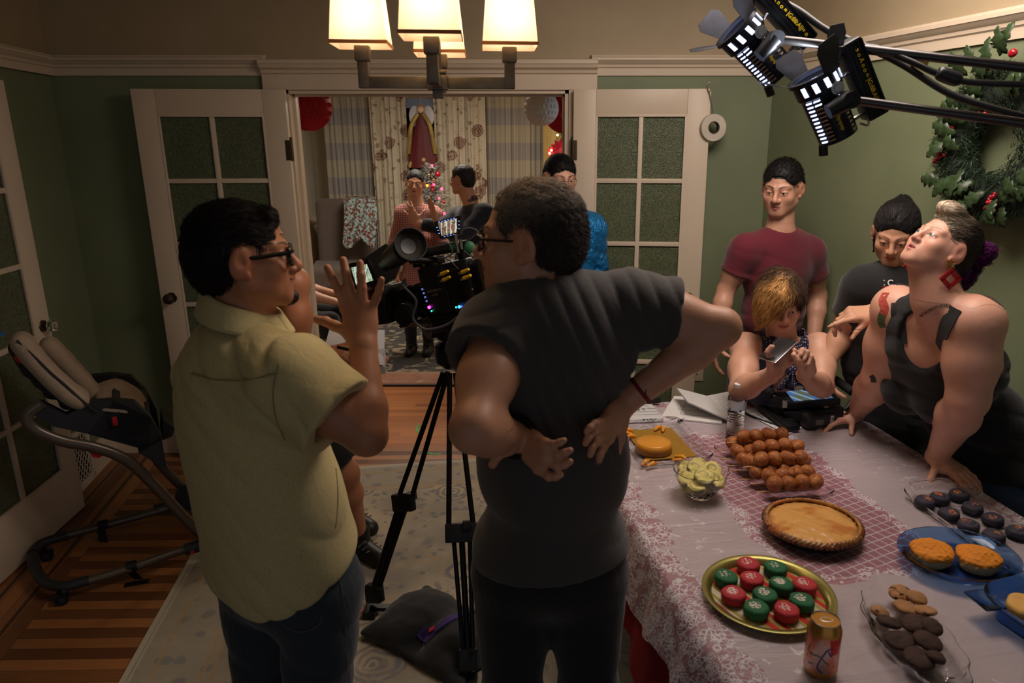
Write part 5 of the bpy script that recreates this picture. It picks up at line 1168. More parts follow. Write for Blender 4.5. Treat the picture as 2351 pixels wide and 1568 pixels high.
def cloth_cover(name, m, z0, drop, amp, freq, seed, lift=0, label=None, cat=None, low=lambda s: 0):
    O = outline(.0); n = len(O); V = []; UV = []; F = []; per = 0; S_ = []
    for i in range(n):
        S_.append(per); q = O[(i+1) % n]; per += math.hypot(q[0]-O[i][0], q[1]-O[i][1])
    rings = [(-.155, 0), (-.12, 0), (-.08, 0), (-.03, 0), (-.012, -.001), (-.002, -.006), (.006, -.016)]+[(.008+.004*k, -.016-(drop-.016)*k/9) for k in range(1, 10)]
    for j, (g, dz) in enumerate(rings):
        for i, (r, a, nx, ny) in enumerate(O):
            s = S_[i]; f = max(0, -dz/drop) if dz < 0 else 0
            wv = amp*f*(math.sin(s*freq+seed)+.6*math.sin(s*freq*1.9+seed*2+1))+amp*.4*f*math.sin(s*freq*.37+seed)
            gg = g
            d = gg+.010*f+wv; dzz = dz*(1+.10*math.sin(s*freq*.5+seed)+low(s))
            V.append(tp(r+nx*d, a+ny*d, z0+dzz)); UV.append((r+nx*(max(gg, gg if j < 5 else 0)-min(0, dzz)), a+ny*(gg-min(0, dzz))))
    for j in range(len(rings)-1):
        for i in range(n): F.append([j*n+i, j*n+(i+1) % n, (j+1)*n+(i+1) % n, (j+1)*n+i])
    # inner top as a fine grid
    F.append(list(range(n))[::-1])
    me = bpy.data.meshes.new(name); me.from_pydata(V, [], F); uv = me.uv_layers.new(name='UVMap')
    for l in me.loops: uv.data[l.index].uv = UV[l.vertex_index]
    me.update(); o = finish(name, me, m, None, True, 60)
    if label: tag(o, label, cat)
    return o
red = mat('red_cotton', (150, 14, 28), .85, var=.1, vscale=10, bump=.1, bscale=300)
cloth_cover('red_tablecloth', red, TZ+.001, .30, .012, 22, 1, label='red tablecloth showing below the hem of the lace cover', cat='tablecloth')
N = NT('lace_plastic'); uv = N.n('ShaderNodeUVMap').outputs[0]; r, a, _ = N.sep(uv)
ed = N.math('MINIMUM', N.math('MINIMUM', N.math('SUBTRACT', r, R0-.10), N.math('SUBTRACT', R1+.10, r)), N.math('MINIMUM', N.math('SUBTRACT', A1+.10, a), N.math('SUBTRACT', a, A0-.1)))
wq = N.n('ShaderNodeVectorMath', operation='ADD', inp={0: uv, 1: N.mapv(N.noise(uv, 30, 2, col=True), (.014, .014, 0))}).outputs[0]
v1 = N.vor(wq, 34); petals = N.ss(N.math('SINE', N.math('MULTIPLY', v1, 34.0)), -.1, .5); ros = N.math('MULTIPLY', petals, N.ss(v1, .55, .42)); web = N.math('SUBTRACT', 1.0, N.ss(N.vor(wq, 75, 'DISTANCE_TO_EDGE'), .05, .13))
lace = N.math('MAXIMUM', ros, N.math('MULTIPLY', web, N.ss(N.noise(uv, 22, 2), .42, .52)))
nb = N.math('MULTIPLY', N.noise(uv, 9, 3), .12)
border = N.math('LESS_THAN', N.math('ADD', ed, nb), .235); sprig = N.math('MULTIPLY', N.math('LESS_THAN', N.math('ADD', ed, nb), .40), N.math('MULTIPLY', N.ss(N.noise(wq, 26, 2), .60, .64), web))
pr0, pr1, pa0, pa1 = .875, 1.295, 1.40, 2.30
pd = N.math('MAXIMUM', N.math('MAXIMUM', N.math('SUBTRACT', pr0, r), N.math('SUBTRACT', r, pr1)), N.math('MAXIMUM', N.math('SUBTRACT', pa0, a), N.math('SUBTRACT', a, pa1)))
inner = N.math('LESS_THAN', pd, 0.0); pb = N.math('LESS_THAN', N.math('ABSOLUTE', N.math('ADD', pd, N.math('SUBTRACT', nb, .06))), .016)
def gridl(c, w_): return N.math('LESS_THAN', N.math('ABSOLUTE', N.math('SUBTRACT', N.math('FRACT', N.math('MULTIPLY', c, 1/.030)), .5)), w_)
gl = N.math('MAXIMUM', gridl(N.math('ADD', r, N.math('MULTIPLY', a, .35)), .055), gridl(N.math('SUBTRACT', a, N.math('MULTIPLY', r, .3)), .055))
c = N.mix(N.noise(uv, 5, 3), lin((176, 162, 168)), lin((192, 178, 182)))
c = N.mix(inner, c, lin((158, 112, 122))); c = N.mix(N.math('MULTIPLY', inner, gl), c, lin((205, 196, 202)))
c = N.mix(N.math('MULTIPLY', pb, .9), c, N.mix(lace, lin((168, 120, 130)), lin((222, 218, 224))))
c = N.mix(border, c, N.mix(lace, lin((164, 124, 134)), lin((214, 208, 214)))); c = N.mix(sprig, c, lin((220, 216, 222)))
N.base(c); N.P(Roughness=.34); N.b.inputs['Coat Weight'].default_value = .35; N.b.inputs['Coat Roughness'].default_value = .12
crease = N.math('SUBTRACT', 1.0, N.ss(N.math('ABSOLUTE', N.math('SUBTRACT', N.math('FRACT', N.math('DIVIDE', a, .31)), .5)), .0, .03))
wr = N.noise(N.mapv(uv, (1, 3, 1)), 8, 5, .6, 1.2); N.bump(N.math('ADD', N.math('ADD', wr, N.math('MULTIPLY', crease, .25)), N.math('MULTIPLY', N.math('MAXIMUM', N.math('MULTIPLY', border, lace), N.math('MULTIPLY', inner, gl)), .12)), .55, .012); LACE = reg(N)
cloth_cover('lace_tablecloth', LACE, ZT, .15, .006, 31, 4, label='white floral lace plastic table cover with a diamond grid centre panel', cat='tablecloth', low=lambda s: .12*math.sin(s*7))
ZS = ZT+.0015
CG = NT('pressed_glass'); CG.base((1, 1, 1, 1)); CG.P(Roughness=.03, IOR=1.25); CG.b.inputs['Transmission Weight'].default_value = 1.0; CG.bump(CG.vor(CG.pos(True), 55), .35, .004); CG = reg(CG)
TG = mat('tray_plastic', (255, 250, 252), .05, var=0, trans=1, ior=1.12)
def tpx(u, v, z): p = at(u, v, Z=z); return p
# ---- platter with caramel flan
pc_ = tp(.808, 2.25, ZS); g = thing('glass_platter', 'rectangular cut-glass platter with ribbed rim, carrying the caramel flan', 'platter', pc_)
b = MB()
def rrect(hw_, hh2, rad, z, c, n=8, M=TRM):
    pts = []
    for (sx, sy, t0) in ((1, 1, 0), (-1, 1, 1), (-1, -1, 2), (1, -1, 3)):
        for i in range(n): t = (t0+i/(n-1))*math.pi/2; pts.append(c+M@Vector((sx*(hw_-rad)+math.cos(t)*rad, sy*(hh2-rad)+math.sin(t)*rad, z)))
    return pts
def tray(b, c, w, h, ht, flare, rad, th=.004, M=TRM):
    rings = [(w*.5, h*.5, 0), (w*.5+flare*.5, h*.5+flare*.5, ht*.6), (w*.5+flare, h*.5+flare, ht), (w*.5+flare+.001, h*.5+flare+.001, ht+th*.6), (w*.5+flare-th, h*.5+flare-th, ht+th*.3), (w*.5+flare*.4-th, h*.5+flare*.4-th, ht*.55+th), (w*.5-th, h*.5-th, th)]
    V = []; F = []; n = 32
    for (a_, b_, z) in rings: V += rrect(a_, b_, rad+(a_-w*.5), z, c, 8, M)
    for j in range(len(rings)-1):
        for i in range(n): F.append([j*n+i, j*n+(i+1) % n, (j+1)*n+(i+1) % n, (j+1)*n+i])
    F += [list(range(n))[::-1], [(len(rings)-1)*n+i for i in range(n)]]; b.add(V, F); return b
tray(b, pc_, .235, .34, .022, .018, .02).build('platter_body', CG, g)
N = NT('gold_foil_paper'); N.base(N.mix(N.noise(N.mapv(N.pos(True), (1, 4, 1)), 60, 3), lin((150, 110, 30)), lin((196, 150, 56)))); N.P(Roughness=.45, Metallic=.4); N.bump(N.noise(N.pos(True), 130, 3), .5, .003); GF = reg(N)
fc_ = pc_+TRM@Vector((0, -.01, .007)); tag(MB().box(fc_, (.175, .255, .002), TRM).build('gold_paper', GF), 'gold embossed paper lining the glass platter under the flan', 'paper')
N = NT('caramel_flan'); x, y, z = N.sep(N.pos(True)); N.base(N.mix(N.ss(z, .012, .030), lin((150, 96, 26)), lin((214, 146, 50)))); N.P(Roughness=.28); N.b.inputs['Subsurface Weight'].default_value = .2; N.b.inputs['Subsurface Scale'].default_value = .01; N.bump(N.noise(N.pos(True), 60, 3), .12, .003); FLAN = reg(N)
flc = tpx(1500, 1034, ZS+.011); o = MB().lathe([(0, 0), (.060, 0), (.0625, .004), (.0605, .022), (.057, .032), (.053, .0345), (0, .0335)], flc, 48, sx=1.02, sy=.96).build('flan', FLAN); tag(o, 'round caramel flan in the middle of the gold-lined glass platter', 'dessert')
MANGO = mat('mango_flesh', (226, 150, 36), .4, var=.12, vscale=60, sss=.15)
ms = [((1440, 988), .1, ''), ((1437, 996), .25, ''), ((1447, 1002), .3, ''), ((1510, 983), .9, ''), ((1524, 985), 1.25, ''), ((1563, 1050), -.5, ''), ((1558, 1058), -.4, ''), ((1482, 1062), .9, ''), ((1498, 1066), .55, '')]
mlab = ['beside the wrist of the charcoal shirt', 'left of the flan', 'at the back of the flan', 'right of the flan', 'in front of the flan']
for i, ((u, v), an, _) in enumerate(ms):
    c = tpx(u, v, ZS+.016); b = MB(); R_ = rotm(an)
    b.grid(lambda s, t: c+R_@Vector(((s-.5)*.052, (t-.5)*.016*math.sin(math.pi*min(max(s, .04), .96))**.6, .005*math.sin(math.pi*s)*math.sin(math.pi*t))), 12, 6)
    q_ = b.v[:]; b.grid(lambda s, t: c+R_@Vector(((s-.5)*.052, (t-.5)*.016*math.sin(math.pi*min(max(s, .04), .96))**.6, -.005+.0*s)), 12, 6)
    S_ = Shape(); S_.cap(c+R_@Vector((-.019, 0, 0)), c+R_@Vector((.004, .002, .002)), .0045, .0065, .006); S_.cap(c+R_@Vector((.004, .002, .002)), c+R_@Vector((.021, -.001, 0)), .0065, .0032, .006); V, F = S_.mesh(.0016)
    o = npmesh('mango_slice', V, F, MANGO); pos = 0 if i < 3 else 1 if i < 5 else 2 if i < 7 else 3
    tag(o, ['mango slice on the platter, left of the flan', 'mango slice on the platter, behind the flan', 'mango slice on the platter, right of the flan', 'mango slice on the platter, in front of the flan'][pos], 'mango slice', ['mango slices left of the flan', 'mango slices behind the flan', 'mango slices right of the flan', 'mango slices in front of the flan'][pos])
# ---- bowl of yellow banana and purple slices
bc_ = tpx(1606, 1138, ZS); b = MB()
b.lathe([(.034, 0), (.036, .004), (.052, .022), (.068, .048), (.0795, .076), (.083, .088), (.081, .089), (.076, .077), (.064, .048), (.048, .022), (.030, .008), (0, .007)], bc_, 48, fr=lambda t, j: 1+.012*math.sin(t*16)*(j > 2)); g = b.build('glass_bowl', CG); tag(g, 'scalloped clear glass bowl piled with yellow rolled slices', 'bowl')
YEL = colmat('cake_roll', .6, .4, 160, .1)
rr = random.Random(3); sl = [(-.036, .030, .074, 1.2, .3), (-.042, -.012, .072, .9, -.7), (.000, .042, .078, 1.3, .2), (.036, .018, .080, .9, .4), (-.012, .008, .090, .9, .1), (.002, -.034, .082, .7, .1), (.040, -.026, .068, .8, .6), (-.02, -.045, .060, .5, -.3), (.0, .0, .050, .2, 0), (-.03, .0, .040, .2, 0), (.03, .02, .04, .3, 0)]
for i, (x, y, z, tl, yw) in enumerate(sl):
    c = bc_+Vector((x, y, z-.006)); R_ = rotm(yw)@Matrix.Rotation(tl*.7, 3, 'X'); S_ = Shape(); S_.cone(c-R_@Vector((0, 0, .011)), c+R_@Vector((0, 0, .011)), .029, .030, .004, rnd=.007); S_.disp.append(lambda P, k=i: .0022*nz(P, 150, k)+.001*nz(P, 400, k)); V, F = S_.mesh(.0022)
    L_ = (V-npv(c))@np.array(R_, np.float32); rd = np.hypot(L_[:, 0], L_[:, 1]); an = np.arctan2(L_[:, 1], L_[:, 0]); spi = np.sin(rd*230-an+2*nz(V, 90, i)); m_ = (np.clip((spi-.72)*4, 0, 1)*(rd < .023)*(nz(V, 70, i+4) > -.2)*.6+np.clip((rd-.0262)*600, 0, 1)*np.clip(.5+nz(V, 90, 2), 0, 1)*.9)[:, None]; C = lc((216, 202, 116))*(1-m_)+lc((86, 80, 92))*m_; C = C*(1+.10*nz(V, 260, i))[:, None]
    o = npmesh('cake_slice', V, F, YEL, None, C); tag(o, 'yellow and purple rolled slice piled in the glass bowl', 'cake slice', 'rolled slices in the glass bowl')
# ---- skewers of fried dough balls
skc = tp(1.095, 1.985, ZS); g = thing('clear_tray', 'clear plastic tray heaped with skewered brown fried dough balls', 'tray', skc); tray(MB(), skc, .215, .39, .012, .012, .03, .002).build('tray_body', TG, g)
N = NT('fried_dough'); p = N.pos(True); N.base(N.ramp(N.noise(p, 48, 6, .65), [(.28, lin((104, 50, 18))), (.5, lin((172, 98, 40))), (.72, lin((210, 148, 82)))])); N.P(Roughness=.34); N.b.inputs['Coat Weight'].default_value = .15; N.bump(N.noise(p, 150, 5, .7), .9, .004); DOUGH = reg(N)
BAMB = mat('bamboo', (214, 170, 112), .6, var=.1)
balls = []
for k in range(6):
    S_ = Shape(); S_.ell((0, 0, 0), (.0225, .0215, .0205), None, .01); rr = random.Random(k); S_.ell((rr.uniform(-.008, .008), rr.uniform(-.006, .006), .006), (.017, .017, .016), None, .01)
    if k == 2: S_.ell((.006, -.012, .021), (.008, .008, .008), None, .008, '-')
    S_.disp.append(lambda P, k=k: .0011*nz(P, 130, k)+.0004*nz(P, 420, k)); V, F = S_.mesh(.0022); me_o = npmesh('dough_ball', V, F, DOUGH); balls.append(me_o.data); bpy.data.objects.remove(me_o)
sk = [((1650, 1024), (1706, 1015), .822, -.02, 4, 'far top'), ((1637, 1034), (1681, 1032), .783, .02, 4, ''), ((1646, 1052), (1692, 1052), .783, .02, 5, ''), ((1692, 1041), (1741, 1042), .822, .0, 4, ''), ((1662, 1067), (1704, 1068), .783, .04, 4, ''), ((1675, 1081), (1722, 1078), .783, 0, 5, ''), ((1702, 1068), (1746, 1070), .822, .05, 4, ''),
  ((1690, 1099), (1735, 1099), .783, .03, 4, ''), ((1713, 1113), (1762, 1108), .783, .06, 4, ''), ((1728, 1127), (1777, 1127), .783, .03, 4, '')]
wheres = ['on top at the far end, nearest the water bottle', 'lowest and farthest, stick over the tray corner', 'second from the far end of the tray, lower layer', 'on top, second row from the bottle', 'lower layer, under the top rows', 'lower layer, beside the glass bowl', 'on top, nearest the pie', 'lower layer in the middle of the tray', 'second nearest the pie, lower layer', 'nearest the pie at the near end of the tray']
for i, ((u0, v0), (u1, v1), z, dy, n, _) in enumerate(sk):
    a_, b_ = tpx(u0, v0, z), tpx(u1, v1, z); d = (TR*1.0+TA*(-.10+dy)).normalized(); b0 = b_; sp_ = .0425
    e = thing('fried_dough_skewer', 'skewer of brown fried dough balls, '+wheres[i], 'skewer', b0, 'dough ball skewers on the tray')
    MB().cyl(b0-d*.055-Vector((0, 0, -.0)), b0+d*(sp_*(n-1)+.01), .0016, n=8).build('stick', BAMB, e)
    for k in range(n):
        o = bpy.data.objects.new('dough_ball', balls[(i*3+k) % 6]); COL.objects.link(o); o.location = b0+d*(sp_*k)+Vector((0, 0, .001*((i+k) % 3))); o.rotation_euler = (0, 0, (i+k)*1.1); s_ = .97+.10*((i*7+k*5) % 4)/3; o.scale = (s_, s_, s_); o.parent = e; o.matrix_parent_inverse = wm(e).inverted()
# ---- pie
pp = tpx(1862, 1228, ZS); g = thing('pie', 'golden brown double-crust pie with a crimped dark edge in a foil dish', 'pie', pp)
MB().lathe([(.090, 0), (.094, .002), (.124, .034), (.130, .036), (.126, .038), (.092, .006), (0, .006)], pp, 64, fr=lambda t, j: 1+.006*math.sin(t*60)).build('pie_dish', mat('dark_foil', (60, 64, 66), .35, .8), g)
S_ = Shape(); S_.ell(pp+Vector((0, 0, .032)), (.118, .118, .017), None, .01)
for i in range(60):
    t = 2*math.pi*i/60; c = pp+Vector((math.cos(t)*.122, math.sin(t)*.122, .040)); tdir = Vector((-math.sin(t+.5), math.cos(t+.5), .0)); S_.cap(c-tdir*.009+Vector((0, 0, -.004)), c+tdir*.007+Vector((0, 0, .004)), .0064, .0050, .0012)
S_.disp.append(lambda P: (.0030*nz(P, 45)+.0014*nz(P, 110))*(np.hypot(P[..., 0]-pp.x, P[..., 1]-pp.y) < .11)+.0007*nz(P, 220)); V, F = S_.mesh(.0024)
rad = np.hypot(V[:, 0]-pp.x, V[:, 1]-pp.y); t = np.clip((rad-.098)/.03+.25*nz(V, 55)+.15*nz(V, 190), 0, 1)[:, None]; sp_ = np.clip(nz(V, 40, 3)*1.8-.2+.6*nz(V, 150), 0, 1)[:, None]*.75
C = lc((222, 166, 92))*(1-t)+lc((112, 60, 24))*t; C = C*(1-sp_)+lc((186, 104, 44))*sp_; dk = np.clip((rad-.121)/.008, 0, 1)[:, None]*np.clip(.6+nz(V, 300)[:, None], 0, 1)*.7; C = C*(1-dk)+lc((58, 30, 14))*dk
npmesh('pie_crust', V, F, colmat('pie_crust', .30, .7, 90, .1), g, C)
# ---- gold tray of red and green cakes
tc_ = tpx(1762, 1372, ZS); g = thing('round_tin_tray', 'round gold-rimmed tin tray with red stripes, holding red and green cakes', 'tray', tc_)
N = NT('red_gold_stripe_print'); x, y, z = N.sep(N.pos(True)); s1 = N.math('FRACT', N.math('MULTIPLY', N.math('ADD', x, N.math('MULTIPLY', y, .55)), 34.0)); s2 = N.math('FRACT', N.math('MULTIPLY', N.math('ADD', x, N.math('MULTIPLY', y, .55)), 11.0))
N.base(N.mix(N.math('GREATER_THAN', s1, .62), N.mix(N.math('GREATER_THAN', s2, .5), lin((186, 36, 28)), lin((200, 190, 170))), lin((160, 146, 66)))); N.P(Roughness=.35); STR = reg(N)
GOLD = mat('gold_tin', (156, 148, 84), .34, .8, var=.05)
MB().lathe([(0, .003), (.128, .003)], tc_, 64).build('tray_print', STR, g); MB().lathe([(.126, .0), (.128, .003), (.136, .016), (.148, .020), (.152, .019), (.152, .017), (.137, .013), (.130, 0), (.126, 0)], tc_, 72).build('tray_rim', GOLD, g)
CK = colmat('velvet_cake', .75, .5, 260)
cks = [((1717, 1303), 'r'), ((1779, 1311), 'g'), ((1665, 1333), 'g'), ((1725, 1337), 'r'), ((1845, 1351), 'r'), ((1791, 1350), 'g'), ((1683, 1373), 'r'), ((1755, 1375), 'g'), ((1838, 1388), 'g'), ((1735, 1405), 'g'), ((1804, 1410), 'r')]
cw = ['at the far left of the tray', 'at the far edge of the tray', 'leftmost on the tray', 'below the farthest red one', 'rightmost on the tray', 'with the most sugar, right of centre', 'at the left rim, in front of the leftmost green one', 'in the centre of the tray', 'just behind the drink can', 'nearest the near-left rim', 'nearest the drink can at the near rim']
for i, ((u, v), k) in enumerate(cks):
    c = tpx(u, v+8, ZS+.004); S_ = Shape(); S_.cone(c, c+Vector((.001*(i % 3), 0, .027)), .0275, .0285, .004, rnd=.008); S_.disp.append(lambda P, i=i: .0014*nz(P, 110, i)+.0005*nz(P, 420, i)); V, F = S_.mesh(.0021)
    base = lc((178, 40, 50)) if k == 'r' else lc((24, 98, 58)); hz = V[:, 2]-c.z; C = np.tile(base, (len(V), 1)); dk = np.clip((.014-hz)/.012, 0, 1)[:, None]*.5; C = C*(1-dk)+lc((70, 34, 22))*dk
    su = ((hz > .024) & (np.hypot(V[:, 0]-c.x+.003, V[:, 1]-c.y-.002) < .013) & (nz(V, 620, i) > .05)); C[su] = lc((222, 206, 196))
    o = npmesh('cup_cake', V, F, CK, None, C); tag(o, ('red' if k == 'r' else 'green')+' sugar-topped round cake '+cw[i], 'cake', 'red and green cakes on the tin tray')
# ---- drink can
cc_ = tpx(1882, 1540, ZS); g = thing('drink_can', 'opened gold and peach aluminium drink can with blue script on the near edge', 'can', cc_)
N = NT('can_print'); x, y, z = N.sep(N.pos(True)); pat = N.noise(N.mapv(N.pos(True), (1, 1, .7)), 26, 2); body_ = N.mix(N.ss(pat, .40, .55), lin((206, 170, 160)), lin((214, 128, 96))); body_ = N.mix(N.math('MULTIPLY', N.math('LESS_THAN', N.math('ABSOLUTE', N.math('SUBTRACT', x, .012)), N.math('MULTIPLY', z, .14)), N.math('GREATER_THAN', z, .062)), body_, lin((190, 50, 44)))
N.base(N.mix(N.math('MAXIMUM', N.ss(z, .094, .100), N.ss(z, .022, .014)), body_, lin((196, 140, 60)))); N.P(Roughness=.3, Metallic=.65); CANM = reg(N)
cb_ = MB().lathe([(.024, .002), (.026, 0), (.030, .006), (.033, .012), (.033, .100), (.031, .108), (.0275, .1175), (.0270, .120)], cc_, 48).build('can_body', CANM, g)
ALU = mat('aluminium', (190, 190, 190), .25, 1, var=.05)
MB().lathe([(.0265, .1185), (.0275, .1215), (.0262, .1222), (.0255, .120), (.0248, .1165), (.0235, .1172), (0, .1172)], cc_, 48).build('can_lid', ALU, g); MB().lathe([(0, .1176), (.0085, .1176)], cc_+Vector((-.011, .003, 0)), 20, sx=1, sy=.8).build('can_opening', PUP, g)
b = MB(); b.tube([cc_+Vector((.002+.012*math.cos(t), .001+.007*math.sin(t), .1195)) for t in np.linspace(0, 2*math.pi, 14)], .0012, 6).box(cc_+Vector((.004, .001, .1193)), (.004, .011, .001)); b.build('pull_tab', mat('white_enamel', (230, 232, 236), .3, .3, var=0), g)
bpy.context.view_layer.update()
BI = mat('blue_script_ink', (40, 54, 120), .4, var=0); TE = mat('teal_ink', (30, 110, 110), .4, var=0)
for pts, m_ in (([(1861, 1478), (1856, 1492), (1866, 1502), (1882, 1508), (1898, 1524), (1914, 1530)], TE), ([(1912, 1490), (1900, 1494), (1886, 1512), (1876, 1532), (1886, 1544), (1906, 1544)], BI), ([(1852, 1440), (1856, 1450), (1852, 1458)], BI), ([(1852, 1502), (1864, 1498)], BI), ([(1902, 1496), (1908, 1508), (1912, 1500)], BI), ([(1856, 1520), (1866, 1524)], BI)): strip([cb_], pts, .0028, m_, g, 'script_lettering', .0004, .0003)
# ---- oval dish of cookies
dc = tpx(2094, 1452, ZS+.04); dc.z = ZS; Rd = rotm(.03); b = MB()
b.lathe([(.66, 0), (.68, .003), (.86, .018), (.96, .032), (1.0, .040), (.985, .0405), (.94, .033), (.83, .019), (.64, .005), (0, .004)], dc, 64, R=Rd@Matrix.Diagonal((.080, .165, 1)), fr=lambda t, j: 1+.035*math.cos(t*2*6)*(j > 2 and j < 8)); g = b.build('oval_glass_dish', CG); tag(g, 'oval scalloped glass dish filled with cookies on the near right of the table', 'dish')
TANC = colmat('cookie', .8, .6, 180)
ck2 = [((2068, 1362), .030, 't', 0), ((2105, 1372), .026, 't', .2), ((2082, 1395), .032, 't', .25), ((2122, 1402), .028, 't', .5), ((2020, 1405), .022, 't', -.3), ((2040, 1428), .030, 'd', -.5), ((2100, 1430), .032, 'd', .2), ((2140, 1440), .024, 'd', .6), ((2066, 1470), .032, 'd', -.1), ((2130, 1472), .032, 'd', .3), ((2110, 1512), .034, 'd', 0), ((2148, 1508), .022, 'd', .4)]
for i, ((u, v), r_, k, tl) in enumerate(ck2):
    c = tpx(u, v, ZS+.030+.006*(i % 2)); R_ = rotm(i*.7)@Matrix.Rotation(tl*.6, 3, 'Y')@Matrix.Rotation(.15, 3, 'X'); S_ = Shape(); S_.ell(c, (r_*.92, r_*.88, .0105), R_, .004); S_.disp.append(lambda P, i=i: .0016*nz(P, 120, i)+.0007*nz(P, 360, i)); V, F = S_.mesh(.0022)
    n1 = nz(V, 190, i); C = np.tile(lc((172, 124, 80)) if k == 't' else lc((66, 42, 34)), (len(V), 1))*(1+.2*nz(V, 90, i))[:, None]; C[(n1 > .62)] = lc((44, 28, 22)) if k == 't' else lc((48, 30, 26))
    o = npmesh('cookie', V, F, TANC, None, C); tag(o, 'tan chocolate-chip cookie at the far half of the oval dish' if k == 't' else 'dark chocolate cookie at the near half of the oval dish', 'cookie', 'tan cookies in the oval dish' if k == 't' else 'dark cookies in the oval dish')
# ---- blue glass plate with two cheese-topped buns
BG = NT('blue_glass'); BG.base(lin((128, 172, 226))); BG.P(Roughness=.03, IOR=1.3); BG.b.inputs['Transmission Weight'].default_value = 1.0; BG = reg(BG)
bp = tpx(2195, 1300, ZS); g = MB().lathe([(.092, 0), (.096, .004), (.112, .022), (.130, .034), (.140, .037), (.140, .0395), (.128, .038), (.108, .026), (.090, .006), (0, .005)], bp, 64, sx=1.02, sy=.90).build('blue_glass_dish', BG); tag(g, 'round translucent blue glass pie dish holding two orange-topped buns', 'dish')
BUN = colmat('cheese_bun', .75, .8, 300)
for (u, v, lab) in ((2136, 1288, 'left of the two round buns with grated orange topping in the blue dish'), (2243, 1302, 'right of the two round buns with grated orange topping in the blue dish')):
    c = tpx(u, v, ZS+.006); S_ = Shape(); S_.cone(c, c+Vector((0, 0, .032)), .046, .050, .008, rnd=.012); S_.ell(c+Vector((0, 0, .032)), (.050, .048, .016), None, .012); S_.disp.append(lambda P: .0035*nz(P, 70)+.0015*nz(P, 300)+.0008*nz(P, 700)); V, F = S_.mesh(.0022); hz = V[:, 2]-c.z; e_ = (hz+.006*nz(V, 90) > .026)[:, None]
    o = npmesh('cheese_bun', V, F, BUN, None, np.where(e_, lc((226, 138, 30))*(1+.22*nz(V, 420))[:, None], lc((206, 180, 128)))); tag(o, lab, 'bun')
d2 = tpx(2420, 1440, ZS); g = tray(MB(), d2, .20, .17, .055, .028, .04, .004, TRM@rotm(.15)).build('blue_baking_dish', BG); tag(g, 'deep blue glass baking dish cut by the right edge of the photo', 'dish')
MB().box(d2+TRM@Vector((-.14, .05, .052)), (.05, .07, .006), TRM, .003).build('handle', BG, g)
c = d2+Vector((-.045, .03, .01)); S_ = Shape(); S_.cone(c, c+Vector((0, 0, .03)), .04, .044, .008, rnd=.012); S_.disp.append(lambda P: .003*nz(P, 80)); V, F = S_.mesh(.003); o = npmesh('bun', V, F, BUN, None, np.tile(lc((222, 170, 90)), (len(V), 1))); tag(o, 'pale golden bun inside the deep blue baking dish', 'bun')
# ---- clear tray of dark purple cakes
pt = tp(1.505, 1.53, ZS); g = thing('handled_clear_tray', 'clear ribbed tray with loop handles, holding dark purple cakes', 'tray', pt); tray(MB(), pt, .20, .42, .024, .012, .02, .003).build('tray_body', CG, g)
for s in (1, -1): MB().tube([pt+TRM@Vector((-.06, s*.225, .024)), pt+TRM@Vector((-.05, s*.25, .027)), pt+TRM@Vector((.05, s*.25, .027)), pt+TRM@Vector((.06, s*.225, .024))], .003, 8).build('handle', TG, g)
PUR = colmat('purple_cake', .7, .5, 260)
uc = [(2122, 1158), (2156, 1150), (2200, 1142), (2178, 1186), (2231, 1172), (2222, 1212), (2278, 1198), (2280, 1236), (2334, 1228)]; uw = ['at the far left corner of the tray', 'second from the far end, left row', 'farthest in the right row', 'left row, third from the far end', 'right row, second from the far end', 'left row, fourth from the far end', 'right row, third from the far end', 'nearest in the left row', 'at the right edge of the photo']
for i, (u, v) in enumerate(uc):
    c = tpx(u, v+4, ZS+.004); S_ = Shape(); S_.cone(c, c+Vector((0, 0, .018)), .030, .029, .004, rnd=.008); S_.ell(c+Vector((0, 0, .018)), (.028, .027, .008), None, .006); S_.disp.append(lambda P, i=i: .0015*nz(P, 120, i)+.0012*np.sin(np.hypot(P[..., 0]-c.x, P[..., 1]-c.y)*500)); V, F = S_.mesh(.0022)
    hz = V[:, 2]-c.z; a_ = i*1.7; cr = (hz > .019) & (np.hypot(V[:, 0]-c.x-.008*math.cos(a_), V[:, 1]-c.y-.008*math.sin(a_)) < .011) & (nz(V, 480, i) > -.05); C = np.tile(lc((52, 48, 62)), (len(V), 1)); C[cr] = lc((190, 110, 50))
    o = npmesh('purple_cake', V, F, PUR, None, C); tag(o, 'dark purple cake with orange crumbs, '+uw[i], 'cake', 'dark purple cakes in the handled tray')
# ---- water bottle
wb = tpx(1686, 1006, ZS); g = thing('water_bottle', 'clear plastic water bottle with a white cap and blue-printed label', 'bottle', wb); prof = [(.028, 0), (.032, .004)]
for i in range(11): z = .010+.009*i; prof += [(.0325-.003*math.sin(i*.28), z), (.0308-.003*math.sin(i*.28), z+.0045)]
prof += [(.033, .112), (.033, .150), (.032, .158), (.026, .176), (.016, .188), (.0125, .192), (.0125, .198)]
PET = mat('pet_plastic', (255, 255, 255), .03, var=0, trans=1, ior=1.15); MB().lathe(prof, wb, 40).build('bottle_body', PET, g)
MB().lathe([(.0135, .192), (.0142, .194), (.0142, .206), (.012, .2075), (0, .2075)], wb, 32, fr=lambda t, j: 1+.02*math.sin(t*40)).build('bottle_cap', mat('white_plastic', (225, 225, 225), .4, var=0), g)
lb = MB().lathe([(.0334, .116), (.0336, .148)], wb, 48).build('bottle_label', mat('label_film', (190, 200, 208), .35, var=.1), g); WATER = mat('water', (255, 255, 255), .0, var=0, trans=1, ior=1.2); MB().lathe([(0, .003), (.029, .004), (.0298, .1), (.0305, .142), (0, .142)], wb, 32).build('water', WATER, g)
